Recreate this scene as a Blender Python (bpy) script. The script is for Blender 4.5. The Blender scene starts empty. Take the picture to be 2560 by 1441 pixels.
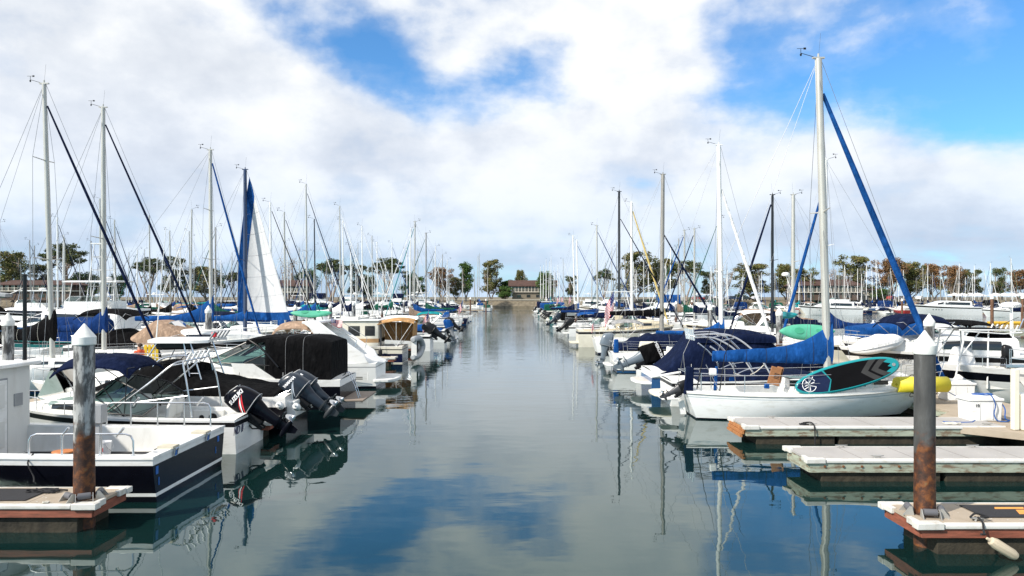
import bpy, bmesh, math, random
from math import sin, cos, pi, radians, sqrt, atan2
from mathutils import Vector, Matrix, noise
random.seed(7)
scene = bpy.context.scene
col = scene.collection
# ---------------------------------------------------------------- camera
FPX, HX, HY, CAMZ = 1830.0, 1280.0, 742.0, 4.2
cam = bpy.data.objects.new('camera', bpy.data.cameras.new('camera'))
cam.data.sensor_width = 36; cam.data.lens = 36*FPX/2560
cam.data.shift_y = 21.5/2560
cam.data.clip_start = .1; cam.data.clip_end = 4000
cam.location = (0, 0, CAMZ); cam.rotation_euler = (radians(90), 0, 0)
col.objects.link(cam); scene.camera = cam
scene.view_settings.view_transform = 'Standard'; scene.view_settings.look = 'None'
scene.view_settings.exposure = 0.42; scene.view_settings.gamma = 1
scene.render.engine = 'CYCLES'
# ---------------------------------------------------------------- sun + sky
SUN_EL, SUN_AZ = radians(38), radians(236)       # azimuth clockwise from +Y: behind and left
sd = bpy.data.lights.new('sun', 'SUN'); sd.energy = 4.6; sd.angle = radians(1.5); sd.color = (1, .93, .83)
sun = bpy.data.objects.new('sun', sd); col.objects.link(sun)
sv = Vector((sin(SUN_AZ)*cos(SUN_EL), cos(SUN_AZ)*cos(SUN_EL), sin(SUN_EL)))
sun.rotation_euler = sv.to_track_quat('Z', 'Y').to_euler()
world = bpy.data.worlds.new('World'); scene.world = world; world.use_nodes = True
def build_world():
    nt = world.node_tree; N = nt.nodes; L = nt.links; N.clear()
    def nd(t, **k):
        n = N.new(t)
        for a, b in k.items(): setattr(n, a, b)
        return n
    def math_(op, a, b=None, clamp=False):
        n = nd('ShaderNodeMath', operation=op); n.use_clamp = clamp
        for i, x in enumerate((a, b)):
            if x is None: continue
            if isinstance(x, (int, float)): n.inputs[i].default_value = x
            else: L.new(x, n.inputs[i])
        return n.outputs[0]
    def vm(op, a, b=None):
        n = nd('ShaderNodeVectorMath', operation=op)
        for i, x in enumerate((a, b)):
            if x is None: continue
            if isinstance(x, (tuple, Vector)): n.inputs[i].default_value = x
            else: L.new(x, n.inputs[i])
        return n
    def ramp(x, pts, interp='LINEAR'):
        n = nd('ShaderNodeValToRGB'); cr = n.color_ramp; cr.interpolation = interp
        while len(cr.elements) < len(pts): cr.elements.new(.5)
        for e, (p, c) in zip(cr.elements, pts): e.position = p; e.color = c if len(c) == 4 else (*c, 1)
        L.new(x, n.inputs[0]); return n.outputs[0]
    tc = nd('ShaderNodeTexCoord'); d = tc.outputs['Generated']
    sky = nd('ShaderNodeTexSky', sky_type='NISHITA'); sky.sun_disc = False
    sky.sun_elevation = SUN_EL; sky.sun_rotation = SUN_AZ; sky.air_density = 1.0; sky.dust_density = .35; sky.ozone_density = 2.4
    sep = nd('ShaderNodeSeparateXYZ'); L.new(d, sep.inputs[0])
    x, y, z = sep.outputs
    zz = math_('ADD', math_('MAXIMUM', z, 0.0), .13)
    comb = nd('ShaderNodeCombineXYZ'); L.new(math_('DIVIDE', x, zz), comb.inputs[0]); L.new(math_('DIVIDE', y, zz), comb.inputs[1])
    cp = comb.outputs[0]
    def nz(v, scale, det, rough=.55, dist=0, off=(0, 0, 0), st=(1, 1, 1)):
        m = nd('ShaderNodeMapping'); L.new(v, m.inputs[0]); m.inputs['Location'].default_value = off; m.inputs['Scale'].default_value = st
        n = nd('ShaderNodeTexNoise'); L.new(m.outputs[0], n.inputs['Vector'])
        n.inputs['Scale'].default_value = scale; n.inputs['Detail'].default_value = det; n.inputs['Roughness'].default_value = rough; n.inputs['Distortion'].default_value = dist
        return n
    # warped direction for the gap shapes
    wn = nz(d, 4.2, 5, .5, 0, (3, 1, 2), (1, 1, 1.5))
    w1 = vm('SCALE', vm('SUBTRACT', wn.outputs['Color'], (.5, .5, .5)).outputs[0]); w1.inputs['Scale'].default_value = .15
    dw = vm('NORMALIZE', vm('ADD', d, w1.outputs[0]).outputs[0]).outputs[0]
    gaps = [(760, 85, 85, 1), (880, 120, 80, 1), (890, 20, 60, .8), (930, 175, 65, 1), (985, 225, 55, .95), (1070, 245, 50, .9), (1130, 238, 50, .85), (1190, 225, 60, .85), (650, 55, 45, .5), (700, 40, 50, .7),
            (1280, 205, 58, .85), (1370, 205, 55, .75), (560, 20, 50, .35), (20, 160, 70, .3),
            (1790, 10, 50, .6), (1850, 80, 60, .8), (1930, 190, 120, 1), (2080, 150, 130, 1), (2230, 110, 130, 1), (2370, 190, 120, 1), (2490, 225, 85, 1),
            (2360, 60, 130, .9), (2520, 60, 150, 1), (2640, 130, 140, 1), (2230, 200, 90, 1), (2880, 0, 220, 1), (2500, -150, 200, .7), (1000, -260, 260, .6), (1900, -300, 230, .6)]
    tot = None
    for px, py, r, wgt in gaps:
        v = Vector(((px-HX)/FPX, 1, (HY-py)/FPX)); ln = v.length; v.normalize()
        rr = r*1.12/FPX/ln
        dt = vm('DISTANCE', dw, tuple(v)).outputs['Value']
        g = math_('MULTIPLY', math_('EXPONENT', math_('MULTIPLY', math_('POWER', math_('DIVIDE', dt, rr), 2.0), -.8)), wgt)
        tot = g if tot is None else math_('ADD', tot, g)
    tot = math_('SUBTRACT', 1.0, math_('EXPONENT', math_('MULTIPLY', tot, -1.5)))
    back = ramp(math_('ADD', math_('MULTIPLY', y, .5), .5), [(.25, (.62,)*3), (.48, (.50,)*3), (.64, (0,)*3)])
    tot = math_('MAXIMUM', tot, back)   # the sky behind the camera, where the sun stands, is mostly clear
    fb = nz(cp, 1.15, 8, .58, .35, (2.3, 5.1, 0), (.8, 1, 1))
    fb2 = nz(cp, .45, 6, .5, .2, (7.3, 1.1, 0), (.7, 1, 1))
    f3 = nz(d, 7.0, 7, .55, 0, (0, 4, 0), (1, 1, 1.5))
    cov = math_('ADD', math_('MULTIPLY', fb.outputs['Fac'], 1.1), math_('MULTIPLY', f3.outputs['Fac'], 1.9))
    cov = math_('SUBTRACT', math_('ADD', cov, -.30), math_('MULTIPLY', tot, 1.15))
    # thinner towards the horizon
    low = ramp(z, [(0.0, (.62,)*3), (.05, (.42,)*3), (.12, (.12,)*3), (.2, (0,)*3)])
    cov = math_('SUBTRACT', cov, math_('MULTIPLY', low, .75))
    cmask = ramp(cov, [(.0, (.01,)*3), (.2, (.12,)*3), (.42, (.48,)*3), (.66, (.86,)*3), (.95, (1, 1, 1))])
    shade = ramp(math_('ADD', math_('MULTIPLY', fb2.outputs['Fac'], .5), math_('MULTIPLY', f3.outputs['Fac'], .5)),
                 [(.38, (6.4, 6.9, 7.7)), (.46, (7.7, 8.1, 8.7)), (.52, (9.2, 9.4, 9.6)), (.58, (10.0, 10.0, 10.0))])
    lowc = ramp(z, [(0.0, (.66, .80, .98)), (.06, (.76, .86, .98)), (.17, (.90, .93, .98)), (.28, (1, 1, 1)), (.6, (1.0, 1.0, 1.0))])
    mulc = nd('ShaderNodeMix', data_type='RGBA', blend_type='MULTIPLY'); mulc.inputs[0].default_value = 1
    L.new(shade, mulc.inputs[6]); L.new(lowc, mulc.inputs[7])
    # deepen the blue of the gaps the way the photograph's air looks
    hs = nd('ShaderNodeMix', data_type='RGBA', blend_type='MULTIPLY'); hs.inputs[0].default_value = 1
    L.new(sky.outputs[0], hs.inputs[6]); hs.inputs[7].default_value = (.72, 1.32, 1.75, 1)
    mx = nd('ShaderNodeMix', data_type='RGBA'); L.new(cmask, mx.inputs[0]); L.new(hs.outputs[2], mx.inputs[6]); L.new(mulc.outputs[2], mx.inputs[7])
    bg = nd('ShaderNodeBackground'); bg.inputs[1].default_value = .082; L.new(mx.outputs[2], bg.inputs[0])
    out = nd('ShaderNodeOutputWorld'); L.new(bg.outputs[0], out.inputs[0])
build_world()
# ---------------------------------------------------------------- pixel <-> place
def P(px, py, Y): return Vector(((px-HX)/FPX*Y, Y, CAMZ-(py-HY)/FPX*Y))
def XofP(px, Y): return (px-HX)/FPX*Y
def ZofP(py, Y): return CAMZ-(py-HY)/FPX*Y
# ---------------------------------------------------------------- materials
MATS = {}
def mat(name, c, rough=.5, metal=0, var=.12, vscale=3.0, bump=0, bscale=40, dirt=None, dscale=2.0, damt=.5, spec=None, coat=0, stretch=(1, 1, 1), glob=False, dth=(.5, .68)):
    if name in MATS: return MATS[name]
    m = bpy.data.materials.new(name); m.use_nodes = True; nt = m.node_tree; N = nt.nodes; L = nt.links
    b = N['Principled BSDF']; b.inputs['Roughness'].default_value = rough; b.inputs['Metallic'].default_value = metal
    if spec is not None: b.inputs['Specular IOR Level'].default_value = spec
    if coat: b.inputs['Coat Weight'].default_value = coat; b.inputs['Coat Roughness'].default_value = .08
    tc = N.new('ShaderNodeTexCoord'); mp = N.new('ShaderNodeMapping'); mp.inputs['Scale'].default_value = stretch
    if glob:
        g = N.new('ShaderNodeNewGeometry'); L.new(g.outputs['Position'], mp.inputs[0])
    else: L.new(tc.outputs['Object'], mp.inputs[0])
    n = N.new('ShaderNodeTexNoise'); n.inputs['Scale'].default_value = vscale; n.inputs['Detail'].default_value = 5; L.new(mp.outputs[0], n.inputs['Vector'])
    r = N.new('ShaderNodeValToRGB'); e = r.color_ramp.elements
    e[0].position = .3; e[1].position = .7
    e[0].color = (*[max(0, x*(1-var)) for x in c], 1); e[1].color = (*[min(1, x*(1+var)) for x in c], 1)
    L.new(n.outputs['Fac'], r.inputs[0]); colr = r.outputs[0]
    if dirt:
        n2 = N.new('ShaderNodeTexNoise'); n2.inputs['Scale'].default_value = dscale; n2.inputs['Detail'].default_value = 8; n2.inputs['Roughness'].default_value = .65
        L.new(mp.outputs[0], n2.inputs['Vector'])
        r2 = N.new('ShaderNodeValToRGB'); r2.color_ramp.elements[0].position = dth[0]; r2.color_ramp.elements[1].position = dth[1]
        r2.color_ramp.elements[1].color = (damt,)*3+(1,); L.new(n2.outputs['Fac'], r2.inputs[0])
        mx = N.new('ShaderNodeMix'); mx.data_type = 'RGBA'; L.new(r2.outputs[0], mx.inputs[0]); L.new(colr, mx.inputs[6]); mx.inputs[7].default_value = (*dirt, 1)
        colr = mx.outputs[2]
    L.new(colr, b.inputs['Base Color'])
    if bump:
        nb = N.new('ShaderNodeTexNoise'); nb.inputs['Scale'].default_value = bscale; nb.inputs['Detail'].default_value = 4; L.new(mp.outputs[0], nb.inputs['Vector'])
        bp = N.new('ShaderNodeBump'); bp.inputs['Distance'].default_value = bump; bp.inputs['Strength'].default_value = 1
        L.new(nb.outputs['Fac'], bp.inputs['Height']); L.new(bp.outputs[0], b.inputs['Normal'])
    MATS[name] = m; return m
gel = mat('white_gelcoat', (.80, .80, .78), .28, var=.02, dirt=(.52, .50, .44), dscale=3.2, damt=.45, coat=.3, stretch=(.6, .6, 2))
gel2 = mat('cream_gelcoat', (.74, .70, .58), .32, var=.03, dirt=(.55, .5, .4), damt=.35, coat=.25)
gel3 = mat('old_gelcoat', (.66, .66, .63), .5, var=.05, dirt=(.45, .43, .38), dscale=2.5, damt=.35, stretch=(1, 1, .35))
deckm = mat('deck_white', (.74, .74, .71), .55, var=.04, dirt=(.48, .47, .43), dscale=4, damt=.5)
decktan = mat('deck_tan', (.55, .47, .36), .6, var=.08)
hull_black = mat('black_hull', (.004, .0045, .008), .2, var=.2, spec=.15)
hull_navy = mat('navy_hull', (.008, .012, .045), .18, var=.1, spec=.35)
hull_blue = mat('blue_hull', (.03, .10, .24), .2, var=.1, coat=.4)
hull_green = mat('green_hull', (.02, .16, .16), .25, var=.1, coat=.3)
hull_red = mat('red_hull', (.30, .03, .03), .25, var=.1, coat=.3)
hull_grey = mat('grey_hull', (.35, .38, .40), .25, var=.05, coat=.3)
def canvas(name, c, rough=.85): return mat(name, c, rough, var=.16, vscale=1.6, bump=.08, bscale=3.2, spec=.05, dirt=tuple(min(1, x*2.2+.005) for x in c), dscale=2.2, damt=.5, stretch=(1.6, 1.6, .8))
c_blue = canvas('royal_blue_canvas', (.008, .056, .20))
c_navy = canvas('navy_canvas', (.0045, .009, .030))
c_mid = canvas('deep_blue_canvas', (.007, .028, .11))
c_black = canvas('black_canvas', (.0045, .0045, .005))
c_tan = canvas('tan_canvas', (.38, .22, .10))
c_taupe = canvas('taupe_canvas', (.30, .21, .15))
c_green = canvas('green_canvas', (.010, .07, .045))
c_teal = canvas('teal_canvas', (.01, .20, .22))
c_white = canvas('white_canvas', (.75, .75, .74))
c_grey = canvas('grey_canvas', (.25, .25, .25))
c_sail = mat('sail_cloth', (.60, .61, .62), .7, var=.03, bump=.05, bscale=1.2, spec=.1)
alu = mat('mast_aluminium', (.50, .485, .44), .4, .35, var=.08, vscale=2, stretch=(1, 1, .3), dirt=(.35, .34, .3), dscale=6, damt=.4)
alu_w = mat('mast_white', (.80, .80, .78), .35, 0, var=.04, dirt=(.5, .5, .46), dscale=5, damt=.35)
alu_g = mat('mast_grey', (.30, .28, .25), .45, .4, var=.1)
alu_b = mat('mast_black', (.012, .012, .014), .3, .1, var=.1)
alu_n = mat('mast_navy', (.03, .05, .11), .35, .1, var=.1)
steel = mat('stainless_steel', (.62, .63, .64), .22, .9, var=.1)
wire = mat('rigging_wire', (.22, .23, .24), .45, .5, var=.1)
rope_k = mat('black_rope', (.012, .012, .014), .9, var=.2)
rope_b = mat('blue_rope', (.01, .08, .30), .8, var=.2)
rope_w = mat('white_rope', (.55, .52, .45), .9, var=.15)
plast_k = mat('black_plastic', (.009, .009, .010), .35, var=.2, spec=.35)
plast_g = mat('grey_plastic', (.28, .29, .30), .45, var=.1)
rubber = mat('rubber', (.02, .02, .02), .8)
darkwin = mat('dark_window', (.012, .014, .016), .06, var=.1, spec=.8)
teak = mat('teak_wood', (.30, .13, .05), .55, var=.25, vscale=9, stretch=(1, 6, 6))
red_m = mat('red_paint', (.55, .03, .02), .5)
orange_m = mat('orange_paint', (.72, .20, .03), .5)
yellow_m = mat('yellow_foam', (.66, .55, .03), .55, var=.06, bump=.004, bscale=60)
lime_m = mat('lime_plastic', (.35, .70, .05), .5)
teal_m = mat('teal_board', (.005, .24, .26), .3, var=.05)
mint_m = mat('mint_plastic', (.07, .36, .23), .5, var=.12)
skin = mat('skin', (.48, .27, .18), .55)
hair = mat('brown_hair', (.05, .025, .015), .8, var=.3)
def glassmat():
    m = bpy.data.materials.new('windshield_glass'); m.use_nodes = True; nt = m.node_tree; N = nt.nodes; L = nt.links; N.clear()
    g = N.new('ShaderNodeBsdfGlossy'); g.inputs['Roughness'].default_value = .03
    t = N.new('ShaderNodeBsdfTransparent'); t.inputs[0].default_value = (.34, .48, .46, 1)
    f = N.new('ShaderNodeFresnel'); f.inputs[0].default_value = 1.6
    mx = N.new('ShaderNodeMixShader'); L.new(f.outputs[0], mx.inputs[0]); L.new(t.outputs[0], mx.inputs[1]); L.new(g.outputs[0], mx.inputs[2])
    o = N.new('ShaderNodeOutputMaterial'); L.new(mx.outputs[0], o.inputs[0]); return m
glass = glassmat()
# ---------------------------------------------------------------- mesh builder
class MB:
    def __init__(s): s.v = []; s.f = []; s.m = []
    def add(s, vs, fs, mi=0):
        k = len(s.v); s.v += [tuple(p) for p in vs]
        s.f += [tuple(i+k for i in f) for f in fs]
        s.m += ([mi]*len(fs) if isinstance(mi, int) else list(mi)); return s
    def box(s, c, d, rz=0, ry=0, rx=0, mi=0, taper=1):
        M = Matrix.Rotation(rz, 3, 'Z') @ Matrix.Rotation(ry, 3, 'Y') @ Matrix.Rotation(rx, 3, 'X')
        c = Vector(c); vs = []
        for z in (-.5, .5):
            t = taper if z > 0 else 1
            for x, y in ((-.5, -.5), (.5, -.5), (.5, .5), (-.5, .5)):
                vs.append(c + M @ Vector((x*d[0]*t, y*d[1]*t, z*d[2])))
        return s.add(vs, [(3, 2, 1, 0), (4, 5, 6, 7), (0, 1, 5, 4), (1, 2, 6, 5), (2, 3, 7, 6), (3, 0, 4, 7)], mi)
    def tube(s, pts, r, n=6, mi=0, closed=False):
        pts = [Vector(p) for p in pts]; m = len(pts)
        rs = r if isinstance(r, (list, tuple)) else [r]*m
        vs = []; prev = None
        for i, p in enumerate(pts):
            a = pts[i-1] if (i > 0 or closed) else p; b = pts[(i+1) % m] if (i < m-1 or closed) else p
            t = (b-a)
            if t.length < 1e-9: t = Vector((0, 0, 1))
            t.normalize()
            if prev is None:
                u = t.cross(Vector((0, 0, 1)))
                if u.length < .05: u = t.cross(Vector((1, 0, 0)))
            else: u = prev - t*prev.dot(t)
            u.normalize(); prev = u; w = t.cross(u)
            for k in range(n):
                q = 2*pi*k/n; vs.append(p + (u*cos(q)+w*sin(q))*rs[i])
        fs = []
        for i in range(m if closed else m-1):
            j = (i+1) % m
            for k in range(n): fs.append((i*n+k, i*n+(k+1) % n, j*n+(k+1) % n, j*n+k))
        if not closed: fs.append(tuple(range(n-1, -1, -1))); fs.append(tuple(range((m-1)*n, m*n)))
        return s.add(vs, fs, mi)
    def lathe(s, prof, c=(0, 0, 0), n=16, mi=0, M=None, sy=1.0):
        c = Vector(c); vs = []
        for r, z in prof:
            for k in range(n):
                q = 2*pi*k/n; p = Vector((r*cos(q), r*sin(q)*sy, z)); p = M @ p if M else p; vs.append(c+p)
        fs = []; m = len(prof)
        for i in range(m-1):
            for k in range(n): fs.append((i*n+k, i*n+(k+1) % n, (i+1)*n+(k+1) % n, (i+1)*n+k))
        fs.append(tuple(range(n-1, -1, -1))); fs.append(tuple(range((m-1)*n, m*n)))
        return s.add(vs, fs, mi if isinstance(mi, int) else [x for x in mi for _ in range(n)]+[mi[0], mi[-1]])
    def grid(s, rows, mi=0, closed=False):
        """rows: list of equal-length point lists"""
        nr = len(rows); nc = len(rows[0]); vs = [p for r in rows for p in r]; fs = []; ms = []
        for i in range(nr-1):
            for k in range(nc if closed else nc-1):
                fs.append((i*nc+k, i*nc+(k+1) % nc, (i+1)*nc+(k+1) % nc, (i+1)*nc+k))
                ms.append(mi if isinstance(mi, int) else mi[k])
        return s.add(vs, fs, ms)
    def sheet(s, rows, th, mi=0):
        """double-sided slab from a grid, thickness th downwards in z"""
        nr = len(rows); nc = len(rows[0])
        lo = [[Vector(p)-Vector((0, 0, th)) for p in r] for r in rows]
        s.grid(rows, mi); s.grid(lo, mi)
        e = [rows[0], lo[0]]; s.grid(e, mi); s.grid([rows[-1], lo[-1]], mi)
        s.grid([[r[0] for r in rows], [r[0] for r in lo]], mi); s.grid([[r[-1] for r in rows], [r[-1] for r in lo]], mi); return s
    def prism(s, poly, axis, a, b, mi=0, mside=None):
        """poly 2D outline extruded along axis 'x','y' or 'z' from a to b"""
        def q(p, t): return {'x': (t, p[0], p[1]), 'y': (p[0], t, p[1]), 'z': (p[0], p[1], t)}[axis]
        n = len(poly); vs = [q(p, a) for p in poly]+[q(p, b) for p in poly]
        fs = [tuple(range(n-1, -1, -1)), tuple(range(n, 2*n))]+[(k, (k+1) % n, n+(k+1) % n, n+k) for k in range(n)]
        return s.add(vs, fs, [mi, mi]+[mi if mside is None else mside]*n)
    def xf(s, M, start=0):
        for i in range(start, len(s.v)): s.v[i] = tuple(M @ Vector(s.v[i]))
        return s
    def build(s, name, mats, parent=None, ang=38, bev=0, loc=None, label=None):
        me = bpy.data.meshes.new(name); me.from_pydata(s.v, [], s.f)
        if not isinstance(mats, (list, tuple)): mats = [mats]
        for m in mats: me.materials.append(m)
        me.polygons.foreach_set('material_index', s.m); me.polygons.foreach_set('use_smooth', [True]*len(s.f))
        bm = bmesh.new(); bm.from_mesh(me); bmesh.ops.recalc_face_normals(bm, faces=bm.faces); bm.to_mesh(me); bm.free()
        me.set_sharp_from_angle(angle=radians(ang)); me.update()
        o = bpy.data.objects.new(name, me); col.objects.link(o)
        if parent is not None: o.parent = parent
        if loc is not None: o.location = loc
        if bev:
            b = o.modifiers.new('bevel', 'BEVEL'); b.width = bev; b.segments = 2; b.limit_method = 'ANGLE'; b.angle_limit = radians(40)
        if label: o['label'] = label
        return o
def tag(o, label=None, cat=None, group=None, kind=None):
    if label: o['label'] = label
    if cat: o['category'] = cat
    if group: o['group'] = group
    if kind: o['kind'] = kind
    return o
def thing(name, loc, rz=0, label=None, cat=None, group=None):
    o = bpy.data.objects.new(name, None); col.objects.link(o); o.empty_display_size = .2
    o.location = loc; o.rotation_euler = (0, 0, rz); return tag(o, label, cat, group)
KIDS = {}
def kids():
    d = {}
    for o in bpy.data.objects:
        if o.parent: d.setdefault(o.parent.name, []).append(o)
    return d
def copy_tree(o, K, parent=None):
    c = o.copy(); col.objects.link(c)
    if parent is not None: c.parent = parent
    for ch in K.get(o.name, []): copy_tree(ch, K, c)
    return c
def text(txt, size, m, parent, M, name='lettering', ext=.004, shear=0, bold=0, sx=1.0):
    cu = bpy.data.curves.new('t', 'FONT'); cu.body = txt; cu.size = size; cu.extrude = ext; cu.shear = shear; cu.offset = bold
    cu.align_x = 'CENTER'; cu.align_y = 'CENTER'; cu.resolution_u = 3
    o = bpy.data.objects.new('t', cu); col.objects.link(o); dg = bpy.context.evaluated_depsgraph_get()
    me = bpy.data.meshes.new_from_object(o.evaluated_get(dg)); bpy.data.objects.remove(o); bpy.data.curves.remove(cu)
    me.transform(M @ Matrix.Diagonal((sx, 1, 1, 1))); me.materials.clear(); me.materials.append(m)
    ob = bpy.data.objects.new(name, me); col.objects.link(ob); ob.parent = parent; return ob
def frame(origin, xdir, updir):
    """matrix whose local x is the reading direction, y the up direction of the lettering"""
    x = Vector(xdir).normalized(); u = Vector(updir); u = (u-x*u.dot(x)).normalized(); n = x.cross(u)
    M = Matrix((x, u, n)).transposed().to_4x4(); M.translation = Vector(origin); return M
def catmull(pts, n=6):
    pts = [Vector(p) for p in pts]; out = []
    q = [pts[0]]+pts+[pts[-1]]
    for i in range(1, len(q)-2):
        for k in range(n):
            t = k/n; a, b, c, d = q[i-1], q[i], q[i+1], q[i+2]
            out.append(.5*((2*b)+(-a+c)*t+(2*a-5*b+4*c-d)*t*t+(-a+3*b-3*c+d)*t**3))
    out.append(pts[-1]); return out
def lerp(a, b, t): return a+(b-a)*t
def sag(a, b, s=.15, n=8):
    a, b = Vector(a), Vector(b); return [a.lerp(b, i/n)-Vector((0, 0, s*4*(i/n)*(1-i/n))) for i in range(n+1)]
# ================================================================ boat builders (local frame: stern x=0, bow +x, waterline z=0)
class Hull:
    def __init__(s, L, B, fb, kind='power', rise=.35, rake=.9, tr=0.0, stern=None):
        s.L, s.B, s.fb, s.kind, s.rise, s.rake, s.tr = L, B, fb, kind, rise, rake, tr
        s.stern = stern if stern is not None else (.9 if kind == 'power' else .62)
    def f(s, t):
        t = min(max(t, 0), 1); m = .45 if s.kind == 'power' else .42
        if t < m: return lerp(s.stern, 1, sin(pi/2*t/m))
        u = (t-m)/(1-m)
        return max(.015, (1-u**2.3)**.95 if s.kind == 'power' else (1-u**2.0)**.92)
    def hb(s, x): return s.B/2*s.f(x/s.L)
    def zs(s, x):
        t = min(max(x/s.L, 0), 1)
        return s.fb*(1+s.rise*t**2) if s.kind == 'power' else s.fb*(1+s.rise*((t-.3)**2*2-.18))
    def pt(s, t, q, side):
        """t along, q: height fraction (<0 under water)"""
        x = t*(s.L-s.rake*(1-max(q, -.3))) + s.tr*(1-q)*(1-t)
        z = q*s.zs(x) if q >= 0 else q
        ff = s.f(t)*s.B/2
        if s.kind == 'power': w = 1-(.10+.55*t**2.2)*(1-max(q, 0))**1.3
        else: w = 1-(.10+.35*t)*(1-max(q, 0))**2
        if q < 0: w *= .55 if s.kind == 'power' else .8
        return Vector((x, side*max(ff*w, .008), z))
    def build(s, parent, m_side, m_stripe, m_bottom, m_rail, bands=None, name='hull'):
        # q levels; default: bottom, boot top, topside, stripe, topside, rub rail
        if bands is None: bands = [(-.25, 2), (0, 2), (.07, 1), (.15, 0), (.4, 0), (.62, 0), (.80, 0), (.90, 3), (.935, 3), (1, 0)]
        mb = MB(); nt = 18; qs = [b[0] for b in bands]; ms = [b[1] for b in bands[1:]]
        for side in (1, -1):
            rows = []
            for i in range(nt+1):
                t = (i/nt); t = t if i < nt else 1
                t = 1-(1-t)**1.25
                r = []
                for (q, mi) in bands:
                    p = s.pt(t, q, side)
                    r.append(p)
                rows.append(r)
            mb.grid(rows, ms)
        tr = [[s.pt(0, q, 1) for q in qs], [s.pt(0, q, .33) for q in qs], [s.pt(0, q, -.33) for q in qs], [s.pt(0, q, -1) for q in qs]]
        mb.grid(tr, ms)
        o = mb.build(name, [m_side, m_stripe, m_bottom, m_rail], parent, ang=32); return o
    def rub(s, parent, m, q=.92, r=.03, name='rub_rail'):
        mb = MB()
        for side in (1, -1):
            pts = [s.pt(1-(1-i/16)**1.2, q, side)+Vector((0, side*.012, 0)) for i in range(17)]
            mb.tube(pts, r, 6)
        mb.tube([s.pt(0, q, 1)+Vector((-.01, 0, 0)), s.pt(0, q, -1)+Vector((-.01, 0, 0))], r, 6)
        return mb.build(name, m, parent)
    def deck(s, parent, m, cock=None, floor=.25, wall=.22, m_floor=None, lip=.0, name='deck', camber=.05):
        """cock=(x0,x1): open well"""
        mb = MB(); L = s.L
        def row(x, ys, dz=0): return [Vector((x, y, s.zs(x)-lip+camber*(1-(y/max(s.hb(x), .01))**2)+dz)) for y in ys]
        def span(xa, xb, n):
            rows = []
            for i in range(n+1):
                x = lerp(xa, xb, i/n); h = s.hb(x)*.995
                rows.append(row(x, [h*k/6 for k in range(-6, 7)]))
            mb.grid(rows)
        if cock is None: span(0, L, 16)
        else:
            x0, x1 = cock
            if x0 > .02: span(0, x0, 2)
            span(x1, L, 12)
            for sd in (1, -1):
                rows = []; wl = []
                for i in range(9):
                    x = lerp(x0, x1, i/8); h = s.hb(x); w = h-wall
                    a = Vector((x, sd*h, s.zs(x))); b = Vector((x, sd*w, s.zs(x)+.02)); c = Vector((x, sd*w*.97, floor))
                    rows.append([a, b, c])
                mb.grid(rows)
            n = 8; fl = []
            for i in range(n+1):
                x = lerp(x0, x1, i/n); w = (s.hb(x)-wall)*.98; fl.append([Vector((x, w*k/2, floor)) for k in (-2, -1, 0, 1, 2)])
            mb.grid(fl, 1)
            for x in (x0, x1):
                w = s.hb(x)-wall*.98
                mb.add([(x, -w, floor), (x, w, floor), (x, w, s.zs(x)+.02), (x, 0, s.zs(x)+camber), (x, -w, s.zs(x)+.02)], [(0, 1, 2, 3, 4)])
        return mb.build(name, [m, m_floor or m], parent)
def supel(w, h, zb, v, p):
    th = pi*v; c, q = cos(th), sin(th)
    return (w*(1 if c >= 0 else -1)*abs(c)**p, zb+h*max(q, 0)**p)
VS = [0, .003, .012, .03, .06, .1, .15, .21, .28, .36, .44, .5]; VS = VS+[1-v for v in VS[-2::-1]]
def trunk_fn(x0, x1, W, Hf, ZB, p=.42):
    def fn(x, v, off=0):
        w, h, zb = W(x), Hf(x), ZB(x); y, z = supel(w+off, h+off, zb, v, p); return Vector((x, y, z))
    fn.r = (x0, x1); return fn
def trunk(parent, fn, m, name='cabin', n=14, x0=None, x1=None, th=0):
    a, b = fn.r; a = a if x0 is None else x0; b = b if x1 is None else x1
    mb = MB(); rows = [[fn(lerp(a, b, i/n), v) for v in VS] for i in range(n+1)]
    mb.grid(rows)
    for r in (rows[0], rows[-1]): mb.add(r, [tuple(range(len(r)))])
    return mb.build(name, m, parent)
def patch(parent, fn, xa, xb, va, vb, m, name='window', off=.006, both=True, rk=0, n=6):
    for fl in ((False, True) if both else (False,)):
        mb = MB(); rows = []
        for i in range(n+1):
            x = lerp(xa, xb, i/n); r = []
            for k in range(4):
                v = lerp(va, vb, k/3); xx = x+rk*(k/3)*(1 if rk > 0 else 1)
                r.append(fn(xx, (1-v) if fl else v, off))
            rows.append(r)
        mb.grid(rows); o = mb.build(name, m, parent)
    return o
def vz(frac, p=.42):
    """v that reaches height fraction frac on a superellipse side"""
    return math.asin(min(1, frac**(1/p)))/pi
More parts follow.
